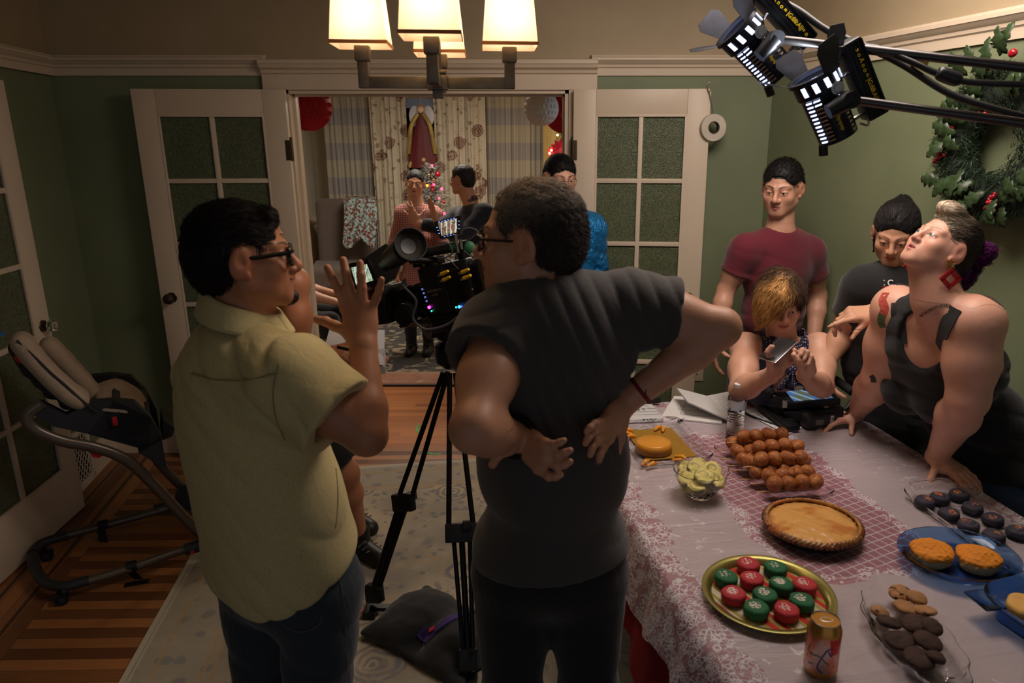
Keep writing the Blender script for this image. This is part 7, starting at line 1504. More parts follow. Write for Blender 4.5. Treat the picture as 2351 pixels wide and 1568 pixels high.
# ---- open-face spotlights on boom arms
YT = mat('yellow_print', (214, 184, 30), .5, var=0, emit=(214, 184, 30), es=.0); GLOW = mat('lamp_glow', (230, 236, 255), .3, emit=(190, 205, 255), es=2.6, var=0); FLAP = mat('flap_metal', (44, 46, 54), .35, .7, var=.15, vscale=30); HSG = mat('lamp_housing', (24, 24, 26), .35, .5)
def spot(label, cx, cy, Yd, A, U, s, arm_to, flaps):
    A = Vector(A).normalized(); U = Vector(U); U = (U-A*U.dot(A)).normalized(); Nn = A.cross(U); Nn = Nn if Nn.y < 0 else -Nn; o = at(cx, cy, Y=Yd); R_ = Matrix((A, U, Nn)).transposed(); g = thing('spotlight', label, 'light', o)
    def L(x, y, z): return o+R_@Vector((x*s, y*s, z*s))
    Rl = R_@Matrix.Rotation(math.pi/2, 3, 'Y')
    b = MB(); 
    hb = MB().lathe([(.030, -.085), (.048, -.08), (.050, .04), (.056, .045), (.058, .085), (.054, .085), (.050, .06), (.0, .055)], o, 40, R=R_@Matrix(((0, 0, 1), (0, 1, 0), (-1, 0, 0)))*1 if False else Matrix((Nn*s, U*s, A*s)).transposed()).build('lamp_housing', HSG, g)
    for q in range(11):
        for an in (-1.05, -.62, .55): MB().box(L(-.068+.0105*q, .0505*math.sin(an), .0505*math.cos(an)), (.0034*s, (.016 if an != .55 else .010)*s, .003*s), R_@Matrix.Rotation(-an, 3, 'X')).build('vent_slot', GLOW if (an == -1.05 or q > 8) else STEEL, hb, smooth=False)
    for k in range(5): an = -.9+.5*k; MB().prism([L(.056, .0585*math.sin(an-.10), .0585*math.cos(an-.10)), L(.056, .0585*math.sin(an+.10), .0585*math.cos(an+.10)), L(.080, .0585*math.sin(an+.06), .0585*math.cos(an+.06)), L(.080, .0585*math.sin(an-.14), .0585*math.cos(an-.14))], Nn*.001).build('glow_slot', GLOW, hb, smooth=False)
    MB().lathe([(.052, .083), (.064, .083), (.064, .092), (.052, .092), (.052, .083)], o, 40, R=Matrix((Nn*s, U*s, A*s)).transposed()).build('front_ring', FLAP, hb); MB().lathe([(0, .070), (.03, .076), (.05, .070)], o, 32, R=Matrix((Nn*s, U*s, A*s)).transposed()).build('front_lens', GLOW, hb)
    for (an, ln_, sp_, w0) in flaps:
        c, q = math.cos(an), math.sin(an); rad = Vector((0, q, c)); tn = Vector((0, c, -q)); P = []
        for (t, w_) in ((0, w0*.8), (ln_*.75, w0*1.25), (ln_, w0*.9), (ln_, -w0*.9), (ln_*.75, -w0*1.25), (0, -w0*.8)):
            v = Vector((.09+t*math.cos(sp_), 0, 0))+rad*(.060+t*math.sin(sp_))+tn*w_; P.append(L(*v))
        MB().prism(P, R_@(rad*.0015)).build('barn_door', FLAP, g, smooth=False)
    bx = MB().box(L(.02, .100, .0), (.20*s, .05*s, .06*s), R_, .006).build('ballast_box', HSG, g)
    b = MB()
    for k in range(5): b.box(L(.02, .080+.0105*k, .031), (.19*s, .004*s, .003*s), R_)
    b.build('ballast_ribs', HSG, bx); up = (R_@Vector((0, 1, 0)))
    text('ballast_lettering', '» o A n o = |G:88:A||= o', .0155*s, m4(frame(-A, U), L(.02, .104, .0335)), YT, bx, bold=True); text('housing_lettering', 'dedolight', .014*s, m4(frame(A, -U), L(-.030, -.002, .0515)), YT, hb)
    MB().cyl(L(-.06, .05, 0), L(-.06, .09, 0), .005*s, n=8).cyl(L(.05, .05, 0), L(.05, .09, 0), .005*s, n=8).tube([L(-.075, .055, .01), L(-.08, .075, .015), L(.045, .078, .015), L(.05, .06, .01)], .003*s, 8).build('yoke_bar', STEEL, g)
    MB().cyl(L(.045, .02, .05), L(.045, .02, .062), .016*s, n=20).cyl(L(.045, .02, .060), L(.045, .02, .066), .009*s, n=16).build('tilt_knob', STEEL, g); J0 = L(.01, .028, .078); MB().cyl(J0-Nn*.02*s, J0+Nn*.018*s, .020*s, n=24).cyl(J0, J0-U*.055*s, .022*s, .018*s, n=20).build('clamp_joint', BLK, g)
    MB().cyl(L(-.085, -.035, -.02), L(-.11, -.045, -.02), .012*s, n=8).build('rear_screw', BLK, g)
    MB().cyl(J0, arm_to, .0105, .012, n=20).build('boom_arm', mat('boom_steel', (74, 72, 72), .3, .9), g)
    pts = [L(.115, .112, 0), L(.15, .115, 0)]; return g, pts, L
g, c1_, L1 = spot('upper of two black spotlights on boom arms, nearest the ceiling', 1742, 120, 2.02, (-.75, -.10, .66), (.66, 0, .75), 1.0, at(2958, 225, Y=1.62), [(.5, .075, .35, .030), (1.8, .08, .8, .028), (-1.8, .07, .9, .028), (3.3, .07, .5, .03)])
g2_, c2_, L2 = spot('lower of two black spotlights on boom arms, its barn doors open', 1898, 248, 1.90, (-.50, -.10, .86), (.86, 0, .50), 1.0, at(2958, 365, Y=1.62), [(.4, .075, .3, .030), (1.7, .085, .5, .034), (-1.7, .075, .9, .030), (3.3, .07, .5, .03)])
e1_, e2_ = at(2958, 225, Y=1.62), at(2958, 365, Y=1.62); g = thing('light_stand', 'black steel stand carrying the two spotlight boom arms beside the right wall', 'stand', (e1_.x, 1.62, 0))
MB().cyl((e1_.x, 1.64, .25), (e1_.x, 1.64, e1_.z+.12), .014).build('pole', MATS['boom_steel'], g)
for e_ in (e1_, e2_): MB().cyl(e_+Vector((0, -.03, 0)), e_+Vector((0, .05, 0)), .032, n=20).build('grip_head', BLK, g)
for k in range(3): a_ = 1.57+k*2.094; MB().cyl((e1_.x, 1.64, .30), (e1_.x+.10*math.cos(a_), 1.64+.30*math.sin(a_), .012), .011, n=10).build('leg', MATS['boom_steel'], g)
CBL = mat('thick_black_cable', (26, 26, 28), .4)
tag(MB().tube([c1_[0], at(1768, 15, Y=2.02), at(1788, 4, Y=2.02), at(1830, 22, Y=2.0), at(1900, 70, Y=1.97), at(1990, 108, Y=1.93), at(2075, 150, Y=1.9), at(2180, 215, Y=1.85), at(2300, 255, Y=1.8), at(2420, 285, Y=1.76)], .0085, 10).build('power_cable', CBL), 'thick black power cable looping from the upper spotlight', 'cable')
tag(MB().tube([c2_[0], at(1968, 122, Y=1.9), at(1990, 108, Y=1.89), at(2030, 116, Y=1.87), at(2100, 145, Y=1.83), at(2150, 168, Y=1.81), at(2220, 188, Y=1.8), at(2420, 196, Y=1.75)], .0075, 10).build('power_cable', CBL), 'black power cable from the lower spotlight with an inline coupler', 'cable')
cpp, cpq = at(2152, 166, Y=1.80), at(2205, 186, Y=1.79); b = MB(); dc_ = (cpq-cpp); b.tube([cpp, cpp+dc_*.2, cpp+dc_*.8, cpq], lambda t: .007+.010*math.sin(math.pi*min(max(t, .05), .95))**.4, 12); tag(b.build('cable_coupler', CBL), 'ribbed inline coupler on the cable below the boom tag', 'coupler')
ta = at(2108, 139, Y=1.90); am = (at(2958, 225, Y=1.62)-L1(.01, .028, .078)).normalized(); tg2 = MB().cyl(at(2096, 134, Y=1.885), at(2096, 134, Y=1.885)+am*.035, .0165, n=20).build('boom_tag', mat('yellow_tape', (214, 178, 90), .6)); tag(tg2, 'yellow tape tag wrapped round the upper boom arm', 'tag')
bpy.context.view_layer.update(); BVHC.clear(); arc_text([tg2], 'dolig', [(2102, 150), (2104, 138), (2106, 124)], .017, INKB, tg2, 'tag_lettering', True)
light('spotlight_beam_light', 'SPOT', L1(.11, 0, 0), 12, (.85, .92, 1), .02, L1(1, 0, 0), 1.5, .6); light('spotlight_beam_light', 'SPOT', L2(.11, 0, 0), 12, (.85, .92, 1), .02, L2(1, 0, 0), 1.5, .6)
# ---- tape roll hung on the right door
rc = at(1637, 293, Y=3.83); g = thing('tape_roll', 'roll of white tape hanging on the corner of the right door', 'tape roll', rc); Ry = Matrix.Rotation(math.pi/2, 3, 'X')@Matrix.Rotation(-.15, 3, 'Z')
MB().lathe([(.030, -.012), (.066, -.012), (.067, 0), (.066, .012), (.030, .012), (.030, -.012)], rc, 48, R=rotm(.2)@Ry).build('tape', mat('white_cloth_tape', (206, 196, 180), .8, bump=.1), g); MB().lathe([(.026, -.013), (.0305, -.013), (.0305, .013), (.026, .013), (.026, -.013)], rc, 40, R=rotm(.2)@Ry).build('core', mat('cardboard_core', (70, 60, 50), .9), g)
MB().tube([rc+Vector((0, .0, .029)), rc+Vector((-.012, 0, .10)), rc+Vector((-.028, 0, .165))], .003, 8).tube([rc+Vector((-.03, 0, .165)), rc+Vector((-.042, .0, .20)), rc+Vector((-.03, 0, .215)), rc+Vector((-.022, 0, .185)), rc+Vector((-.03, 0, .165))], .003, 8).build('wire_hook', STEEL, g)
tag(MB().box(at(1655, 296, Y=3.86), (.05, .02, .018), rotm(.1), .004).build('black_clip', BLK), 'small black clip behind the hanging tape roll', 'clip')
# ---- switch plate by the right door
g = thing('outlet_plate', 'small white wall plate between the right door and the wall corner', 'wall plate', at(1600, 853, Y=D-.008)); pl = at(1600, 853, Y=D-.004); MB().box(pl, (.075, .008, .115), None, .003).build('plate', TRIM, g); MB().box(pl+Vector((0, -.005, 0)), (.01, .012, .024), None, .002).build('switch', TRIM, g)
# ---- wreath
def onwall(u, v, off=0):
    d = ray(u, v); c0 = XR+.245*D-off*1.03; t = c0/(d.x+.245*d.y); return Vector((0, 0, CH))+d*t
wc = onwall(2300, 332, .06); WR = (onwall(2296, 352)-onwall(2296, 560)).length*.80; g = thing('christmas_wreath', 'large green pine and holly wreath with red berries hung on the right wall', 'wreath', wc)
wx = Vector((0, 0, 1)).cross(nr).normalized(); wz = Vector((0, 0, 1)); rr = random.Random(11); V = []; F = []
def wp(t, r, o): return wc+(wx*math.cos(t)+wz*math.sin(t))*r+nr*o
for i in range(15000):
    t = rr.uniform(0, 2*math.pi); r = WR*(.34+.66*rr.random()**.75); o = rr.uniform(-.01, .05); p = wp(t, r, o); ta_ = t+rr.choice((-1, 1))*rr.uniform(.2, 1.4); d = ((wx*math.cos(ta_)+wz*math.sin(ta_))*rr.uniform(.5, 1)+nr*rr.uniform(-.15, .9)).normalized()*rr.uniform(.022, .042); s = d.cross(Vector((rr.random(), rr.random(), rr.random()))).normalized()*.0012; k = len(V); V += [p-s, p+s, p+d]; F.append([k, k+1, k+2])
b = MB(); b.add(V, F); b.build('pine_needles', mat('pine_green', (36, 54, 34), .55, var=.4, vscale=18), g, smooth=False, kind='stuff')
b = MB(); b.tube([wp(2*math.pi*i/24, WR*.66, .0) for i in range(25)], .05, 10); b.build('wreath_core', mat('dark_core', (20, 30, 20), .9), g)
HOL = mat('holly_leaf', (50, 68, 40), .38, var=.3, vscale=40, bump=.2)
def leaf(c, d, n, L_, W_):
    d = d.normalized(); s = d.cross(n).normalized(); n = s.cross(d); b = MB(); k = 9; V = []
    for i in range(k):
        t = i/(k-1); w_ = W_*math.sin(math.pi*min(.98, max(.02, t)))**.8*(1+.45*(1 if i % 2 else -.6)); V += [c+d*L_*t-s*w_+n*(.012*math.sin(t*3)+w_*.25), c+d*L_*t+n*(.012*math.sin(t*3)), c+d*L_*t+s*w_+n*(.012*math.sin(t*3)+w_*.25)]
    F = []
    for i in range(k-1): F += [[i*3, i*3+1, i*3+4, i*3+3], [i*3+1, i*3+2, i*3+5, i*3+4]]
    return b.add(V, F)
for i in range(46):
    t = rr.uniform(0, 2*math.pi) if i > 14 else [1.9, 1.75, 2.1, 1.6, 1.5, 4.6, 4.9, 4.2, 3.9, 2.6, 5.2, 4.4, 1.2, 2.9, 4.0][i]; r = WR*rr.uniform(.45, .9) if i > 4 else WR*rr.uniform(.95, 1.15); p = wp(t, r, .055); ta_ = t+rr.uniform(-1, 1); leaf(p, wx*math.cos(ta_)+wz*math.sin(ta_)+nr*rr.uniform(-.1, .5), nr, rr.uniform(.07, .11), .020).build('holly_leaf', HOL, g, solid=.001)
BER = mat('red_berry', (170, 20, 34), .22, coat=.6)
for (u, v, du, dv, n, w_) in ((2190, 262, -6, 34, 14, 1), (2245, 262, 22, 2, 9, 1), (2152, 352, 14, 8, 8, 1), (2142, 370, 12, -2, 6, 1), (2262, 478, 20, -34, 14, 1), (2268, 492, 14, -10, 14, 1), (2280, 495, 8, -36, 12, 1), (2322, 120, 10, -6, 2, 2)):
    b = MB()
    for i in range(n): q_ = onwall(u+du*i/n+rr.uniform(-4, 4), v+dv*i/n+rr.uniform(-4, 4), .11+rr.uniform(0, .015)); b.sph(q_, .0062*w_, n=8, m=6)
    b.build('berry_sprig', BER, g)
# ================================================================ HIGH CHAIR
pB0, pB1 = at(478, 1246, Z=.07), at(110, 1338, Z=.07); nB = (pB1-pB0); nB.z = 0; sidev = Vector((-nB.y, nB.x, 0)).normalized(); sidev = sidev if sidev.y > 0 else -sidev
def opl(u, v, P, n):
    d = ray(u, v); o = Vector((0, 0, CH)); return o+d*((P-o).dot(n)/d.dot(n))
pF0, pF1 = at(446, 1146, Z=.07), at(150, 1212, Z=.07)
hc = thing('high_chair', 'beige and charcoal baby high chair on a curved grey tube frame with wheels', 'high chair', ((pB0+pF1)/2)*1)
GT_ = mat('grey_painted_tube', (104, 94, 84), .35, .5, var=.05); CP = mat('charcoal_molded_plastic', (42, 44, 48), .5, var=.06, bump=.1, bscale=250); BEI = fabric('beige_upholstery', (176, 156, 134), bscale=500, fold=.25, sheen=.1); PIPE = mat('dark_piping', (50, 48, 48), .8); REDP = mat('red_plastic', (190, 30, 44), .4)
def flat_tube(pts, w, h, m, name, par, up=None, n=14):
    P = spline([Vector(p) for p in pts], 8) if len(pts) > 2 else [Vector(p) for p in pts]; V = []; F = []
    for i, p in enumerate(P):
        d = (P[min(i+1, len(P)-1)]-P[max(i-1, 0)]).normalized(); s = (up or sidev); s = (s-d*s.dot(d)).normalized(); q = d.cross(s)
        for k in range(n): t = 2*math.pi*k/n; V.append(p+s*math.cos(t)*w+q*math.sin(t)*h)
    for i in range(len(P)-1):
        for k in range(n): F.append([i*n+k, i*n+(k+1) % n, (i+1)*n+(k+1) % n, (i+1)*n+k])
    F += [list(range(n))[::-1], [(len(P)-1)*n+k for k in range(n)]]; return MB().add(V, F).build(name, m, par)
NS = lambda L, P=pB0: [opl(u, v, P, sidev) for u, v in L]; NFR = lambda L: [opl(u, v, pF0, sidev) for u, v in L]
flat_tube(NS([(96, 925), (62, 955), (78, 985), (140, 1012), (220, 1028), (290, 1056), (350, 1110), (420, 1185), (478, 1242)]), .016, .022, GT_, 'side_tube', hc)
flat_tube(NFR([(320, 960), (350, 1040), (400, 1100), (446, 1144)]), .016, .022, GT_, 'side_tube', hc)
flat_tube([at(478, 1246, Z=.08), at(420, 1262, Z=.07), at(300, 1304, Z=.06), at(200, 1334, Z=.06)], .019, .019, GT_, 'base_tube', hc); flat_tube([at(446, 1146, Z=.08), at(380, 1168, Z=.07), at(250, 1203, Z=.06), at(150, 1230, Z=.06)], .019, .019, GT_, 'base_tube', hc)
flat_tube([at(205, 1332, Z=.06), at(140, 1346, Z=.06), at(98, 1332, Z=.06), at(76, 1285, Z=.06), at(92, 1250, Z=.06), at(155, 1228, Z=.06)], .022, .02, CP, 'base_bend', hc)
for c, r in ((at(488, 1238, Z=.10), .055), (at(432, 1142, Z=.12), .055)): MB().cyl(c-sidev*.03, c+sidev*.03, r, n=32).build('pivot_hub', CP, hc)
for a_, b_ in ((at(480, 1246, Z=.08), at(425, 1262, Z=.07)), (at(446, 1144, Z=.08), at(355, 1172, Z=.07))): flat_tube([a_, b_], .027, .027, CP, 'tube_sleeve', hc)
rb_ = at(440, 1261, Z=.085)-sidev*.027; MB().cyl(rb_, rb_-sidev*.006, .008, n=16).build('red_button', REDP, hc)
for (u, v) in ((142, 1376), (108, 1277)):
    c = at(u, v-4, Z=.026); w_ = MB().cyl(c-sidev*.02, c-sidev*.004, .025, n=24).cyl(c+sidev*.004, c+sidev*.02, .025, n=24).build('caster', mat('black_wheel', (16, 16, 16), .4), hc); MB().cyl(c-sidev*.022, c+sidev*.022, .010, n=12).tube([c, c+Vector((.015, 0, .03))], .010, 8).build('caster_fork', CP, w_)
TAPE = mat('black_cloth_tape', (16, 16, 18), .6)
for (u, v, u2, v2) in ((302, 1300, 318, 1330), (236, 1205, 238, 1245)):
    a_ = at(u, v, Z=.065); b_ = at(u2, v2, Z=.004); MB().cyl(a_-nB.normalized()*.02, a_+nB.normalized()*.02, .0225, n=20).build('tape_wrap', TAPE, hc); MB().prism([a_+Vector((-.02, -.02, -.005)), a_+Vector((.02, -.02, -.005)), b_+Vector((.02, 0, 0)), b_+Vector((-.02, 0, 0))], (0, .002, .001)).build('tape_tail', TAPE, hc)
MB().box(at(314, 1338, Z=.004), (.09, .03, .003), rotm(.35)).build('floor_tape', TAPE, hc)
wd = (pF0-pB0); gap = sidev*wd.dot(sidev); bn = NS([(90, 930), (150, 960), (210, 930), (262, 925), (310, 930), (348, 965), (372, 1010), (345, 1042), (280, 1022), (200, 1002), (120, 985), (80, 960)])
MB().prism([p+sidev*.03 for p in bn], sidev*.05).build('seat_side_shell', CP, hc, smooth=False); MB().prism([p+gap-sidev*.06 for p in bn], sidev*.05).build('seat_side_shell', CP, hc, smooth=False)
pp_ = bn; MB().prism([bn[3]+sidev*.03, bn[5]+sidev*.03, bn[7]+sidev*.03, bn[9]+sidev*.03], gap-sidev*.06).build('seat_bucket', CP, hc, smooth=False)
MB().prism(NS([(372, 1010), (384, 1078), (352, 1060), (318, 1040)]), gap*.98).build('leg_rest', CP, hc, smooth=False); MB().prism([p+sidev*.15 for p in NS([(380, 990), (408, 1010), (402, 1030), (378, 1040)])], gap-sidev*.3).build('footrest', CP, hc, smooth=False)
rpn = opl(264, 971, pB0, sidev)+sidev*.028; Rs = frame(nB, sidev.cross(nB)); MB().box(rpn, (.045, .065, .006), frame(nB, (0, 0, 1)), .002).build('button_recess', BLK, hc); MB().box(rpn-sidev*.004, (.018, .038, .008), frame(nB, (0, 0, 1)), .003).build('red_latch', REDP, hc)
MB().prism(NS([(205, 1036), (240, 1042), (228, 1052), (212, 1050)]), sidev*.02).build('red_lever', REDP, hc)
def pad(name, pts, off, thick, m, parent=hc, vox=.006, r=.035):
    P = [opl(u, v, pB0+sidev*off, sidev) for u, v in pts]; S_ = Shape()
    for i in range(len(P)-1):
        n_ = max(2, int((P[i+1]-P[i]).length/.05))
        for k in range(n_): q_ = P[i].lerp(P[i+1], k/n_); S_.cap(q_, q_+sidev*thick, r, r, .03)
    V, F = S_.mesh(vox); return npmesh(name, V, F, m, parent, relax=1)
pad('back_cushion', [(48, 788), (80, 830), (120, 872), (160, 908), (205, 932)], .05, .05, BEI); pad('back_cushion', [(112, 798), (150, 836), (190, 880), (228, 925)], .22, .05, BEI)
pad('seat_back', [(40, 800), (70, 850), (120, 900), (190, 948)], .10, .14, PIPE, r=.030); pad('seat_cushion', [(235, 935), (290, 940), (340, 965)], .06, .16, BEI, r=.03); pad('seat_wing', [(235, 905), (270, 895), (305, 915), (330, 950)], .24, .04, BEI, r=.035)
for L_ in ([(40, 778), (75, 810), (115, 850), (150, 880), (200, 925), (225, 942)], ): MB().tube([opl(u, v, pB0+sidev*.045, sidev)-sidev*.026 for u, v in L_], .005, 8).build('piping', PIPE, hc)
pad('red_recline_handle', [(42, 818), (60, 838)], .08, .05, REDP, r=.012)
# blue tape scrap on the far left door pane
tag(MB().box(at(3, 768, Y=2.88), (.03, .003, .012), rotm(1.5)).build('blue_tape', mat('painters_tape', (30, 110, 190), .7)), 'scrap of blue tape on the pane of the far left door', 'tape')
# ================================================================ LIVING ROOM
def curtain(name, u0, u1, v0, Y, m, waves, amp, label, zt=2.45, zb=.03, lift=None):
    a, b_ = at(u0, v0, Y=Y).x, at(u1, v0, Y=Y).x; b = MB(); rr = random.Random(int(u0)); ph = [rr.uniform(0, 6) for _ in range(4)]
    def fn(s, t):
        x = a+(b_-a)*s; k = 2*math.pi*waves; y = Y+amp*(math.sin(s*k+ph[0])+.5*math.sin(s*k*1.7+ph[1]+t)+.25*math.sin(s*k*2.9+ph[2]))*(.6+.4*t); return Vector((x+.01*math.sin(s*k*1.3+t*2), y, zt+(zb-zt)*t))
    b.grid(fn, int(waves*14)+2, 12); o = b.build(name, m, ang=180, solid=.004); return tag(o, label, 'curtain')
def sheer(name):
    N = NT(name); z = N.sep(N.pos())[2]; x = N.sep(N.pos())[0]; bd = N.math('GREATER_THAN', N.math('FRACT', N.math('MULTIPLY', z, 2.6)), .5); n = N.noise(N.mapv(N.pos(), (40, 40, 3)), 3, 3)
    N.base(N.mix(N.math('ADD', N.math('MULTIPLY', bd, .75), N.math('MULTIPLY', n, .2)), lin((150, 146, 148)), lin((178, 170, 150)))); N.P(Roughness=.8); return reg(N)
SHR = sheer('banded_sheer')
N = NT('floral_curtain'); p = N.pos(True); q_ = N.mapv(p, (1, .3, 1)); w1 = N.n('ShaderNodeVectorMath', operation='ADD', inp={0: q_, 1: N.mapv(N.noise(q_, 12, 2, col=True), (.06, .06, .06))}).outputs[0]
vv = N.vor(w1, 4.6); fl_ = N.ss(vv, .36, .28); rg = N.ss(N.math('SINE', N.math('MULTIPLY', vv, 70.0)), -.2, .3); sm = N.ss(N.vor(w1, 11), .26, .20); vn = N.math('SUBTRACT', 1.0, N.ss(N.math('ABSOLUTE', N.math('SUBTRACT', N.noise(q_, 5, 2), .5)), .0, .012))
c = lin((204, 194, 174)); c = N.mix(N.math('MULTIPLY', vn, .5), c, lin((120, 104, 70))); c = N.mix(N.math('MULTIPLY', sm, .65), c, lin((112, 92, 56))); c = N.mix(N.math('MULTIPLY', fl_, N.math('ADD', .4, N.math('MULTIPLY', rg, .55))), c, lin((110, 56, 42))); N.base(c); N.P(Roughness=.85); FLO = reg(N)
curtain('sheer_curtain', 735, 862, 215, 8.62, SHR, 9, .018, 'grey and cream banded sheer curtain at the left of the living room window')
curtain('floral_curtain', 845, 932, 215, 8.50, FLO, 6, .035, 'cream curtain with brown flowers left of the hanging angel')
curtain('floral_curtain', 994, 1112, 215, 8.50, FLO, 7, .035, 'cream curtain with brown flowers right of the hanging angel')
curtain('sheer_curtain', 1098, 1262, 215, 8.62, SHR, 11, .018, 'grey and cream banded sheer curtain at the right of the window')
curtain('cream_curtain', 1245, 1345, 215, 8.52, mat('warm_cream_fabric', (206, 186, 130), .8, var=.05), 5, .03, 'plain cream curtain glowing beside the right door jamb')
w0, w1_ = at(925, 215, Y=8.86), at(998, 215, Y=8.86); g = bpy.data.objects.new('window_1', None); COL.objects.link(g); g.location = ((w0.x+w1_.x)/2, 8.86, .9); struct(g)
MB().box(((w0.x+w1_.x)/2, 8.86, 1.5), (w1_.x-w0.x, .02, 1.3)).build('pane', mat('night_glass', (14, 18, 24), .08, coat=.5), g); b = MB()
for (x, sx) in ((w0.x-.03, .06), (w1_.x+.03, .06)): b.box((x, 8.85, 1.5), (sx, .06, 1.4), bev=.004)
b.box(((w0.x+w1_.x)/2, 8.85, .82), (w1_.x-w0.x+.16, .08, .05)).build('window_frame', LW, g); bl_ = at(960, 222, Y=8.80); MB().box((bl_.x, 8.80, 2.20-.03), (w1_.x-w0.x, .02, .10)).build('roller_blind', mat('pale_blue_blind', (150, 165, 200), .6), g)
# hanging angel
ac = at(966, 250, Y=8.36); g = thing('angel_decoration', 'hanging angel with white wings and a long dark red dress printed with gold flowers', 'angel', at(968, 385, Y=8.36)); z0, z1 = at(966, 385, Y=8.36).z, at(966, 262, Y=8.36).z; cx = ac.x
N = NT('angel_dress'); v = N.vor(N.mapv(N.pos(True), (1, .4, 1)), 12, rnd=.7); ring = N.math('MULTIPLY', N.ss(v, .34, .28), N.ss(v, .10, .16)); N.base(N.mix(ring, lin((92, 18, 26)), lin((196, 166, 110)))); N.P(Roughness=.6); ADR = reg(N)
MB().lathe([(.165, 0), (.150, (z1-z0)*.25), (.11, (z1-z0)*.55), (.06, (z1-z0)*.85), (.045, (z1-z0)), (0, (z1-z0)*1.02)], (cx, 8.36, z0), 40, sy=.35, fr=lambda t, j: 1+.05*math.sin(t*9)*(j < 3)).build('dress', ADR, g)
MB().sph((cx, 8.34, z1+.045), .04, n=16, m=10).build('face', mat('porcelain_skin', (206, 176, 150), .5), g); MB().sph((cx, 8.355, z1+.055), .045, (1, .8, 1)).build('blond_hair', mat('angel_hair', (176, 130, 80), .7, bump=.5), g)
WNG = mat('feather_white', (196, 196, 206), .6, bump=.5, bscale=60)
for s in (1, -1): MB().sph((cx+s*.075, 8.39, z1-.02), .085, (.75, .15, 1.3)).build('wing', WNG, g); MB().tube([(cx+s*.03, 8.33, z1), (cx+s*.10, 8.30, z1-.12), (cx+s*.13, 8.30, z1-.30), (cx+s*.15, 8.31, z1-.42)], .025, 8).build('gold_sleeve', mat('gold_brocade', (150, 128, 70), .5, .3, var=.3), g)
MB().tube([(cx, 8.36, z1+.09), (cx, 8.36, 2.70)], .002, 6).build('hanging_thread', BAMB, g)
# honeycomb paper balls
def honey(label, u, v, rpx, Y, m, nm='paper_ball'):
    c = at(u, v, Y=Y); r = rpx/FPX*(ray(u, v).length and Y*.97); g = thing(nm, label, 'paper ball', c); b = MB(); n = 48; V = []; F = []
    for i in range(n):
        for j in range(19):
            t = 2*math.pi*i/n; p = math.pi*j/18; k = r*(1+.035*(1 if (i+(j//2)) % 2 else -1)*math.sin(p)); V.append(c+Vector((k*math.sin(p)*math.cos(t), k*math.sin(p)*math.sin(t), k*math.cos(p))))
    for i in range(n):
        for j in range(18): F.append([i*19+j, i*19+j+1, ((i+1) % n)*19+j+1, ((i+1) % n)*19+j])
    b.add(V, F); b.build('tissue_globe', m, g, ang=10); MB().cyl(c+Vector((0, 0, r)), (c.x, c.y, 2.7), .0015, n=6).build('hanging_thread', BAMB, g)
RT = mat('red_tissue', (176, 20, 40), .7, var=.15, vscale=14); WT = mat('white_tissue', (236, 230, 230), .7, var=.06)
honey('big red honeycomb paper ball at the top left of the doorway', 706, 246, 52, 4.6, RT); honey('white honeycomb paper ball at the top right of the doorway', 1243, 249, 38, 4.6, WT); honey('red honeycomb paper ball half hidden behind the white one', 1300, 252, 52, 5.1, RT)
# armchair and scarf
ac = at(792, 640, Y=7.9); ax_, ay_ = ac.x, 7.9; g = thing('armchair', 'dark grey-brown upholstered slipper chair by the living room curtains', 'armchair', (ax_, ay_, 0)); UP = fabric('taupe_upholstery', (92, 80, 74), bscale=300, fold=.3)
def soft(name, c, h, m, par, R=None, rnd=.05, vox=.012): S_ = Shape(); S_.box(c, h, R, rnd, .02); V, F = S_.mesh(vox); return npmesh(name, V, F, m, par, relax=1)
soft('seat', (ax_+.04, ay_-.05, .36), (.36, .36, .11), UP, g, rotm(.2)); soft('backrest', (ax_-.02, ay_+.30, .70), (.32, .09, .44), UP, g, rotm(.2)@Matrix.Rotation(-.12, 3, 'X'), .06)
for sx in (-1, 1):
    for sy in (-1, 1): MB().box((ax_+.04+sx*.3, ay_-.05+sy*.3, .13), (.05, .05, .26), bev=.01).build('leg', WOODD, g)
N = NT('knit_scarf'); p = N.pos(True); v = N.vor(N.mapv(p, (1, 1, 1)), 58, out=1); s_ = N.sep(v)[0]; N.base(N.ramp(s_, [(0, lin((150, 176, 176))), (.38, lin((132, 72, 56))), (.62, lin((160, 184, 186))), (.85, lin((120, 60, 46)))], True)); N.P(Roughness=.95); N.bump(N.vor(p, 26), 1.0, .02); KN = reg(N)
a0 = at(782, 456, Y=8.02); a1 = at(850, 560, Y=7.96); b = MB(); b.grid(lambda s, t: Vector((a0.x+.05+(.34*s)+.03*math.sin(t*5)*t, 7.99-.05*(1-t)+.02*math.sin(s*20+t*8)+(.1 if t < .03 else 0)-.10*t, a0.z+.01-(a0.z-a1.z+.0)*t*(1+.10*math.sin(s*8)))), 30, 30); tag(b.build('knit_scarf', KN, solid=.03), 'chunky teal and rust knitted scarf hanging over the armchair back', 'scarf')
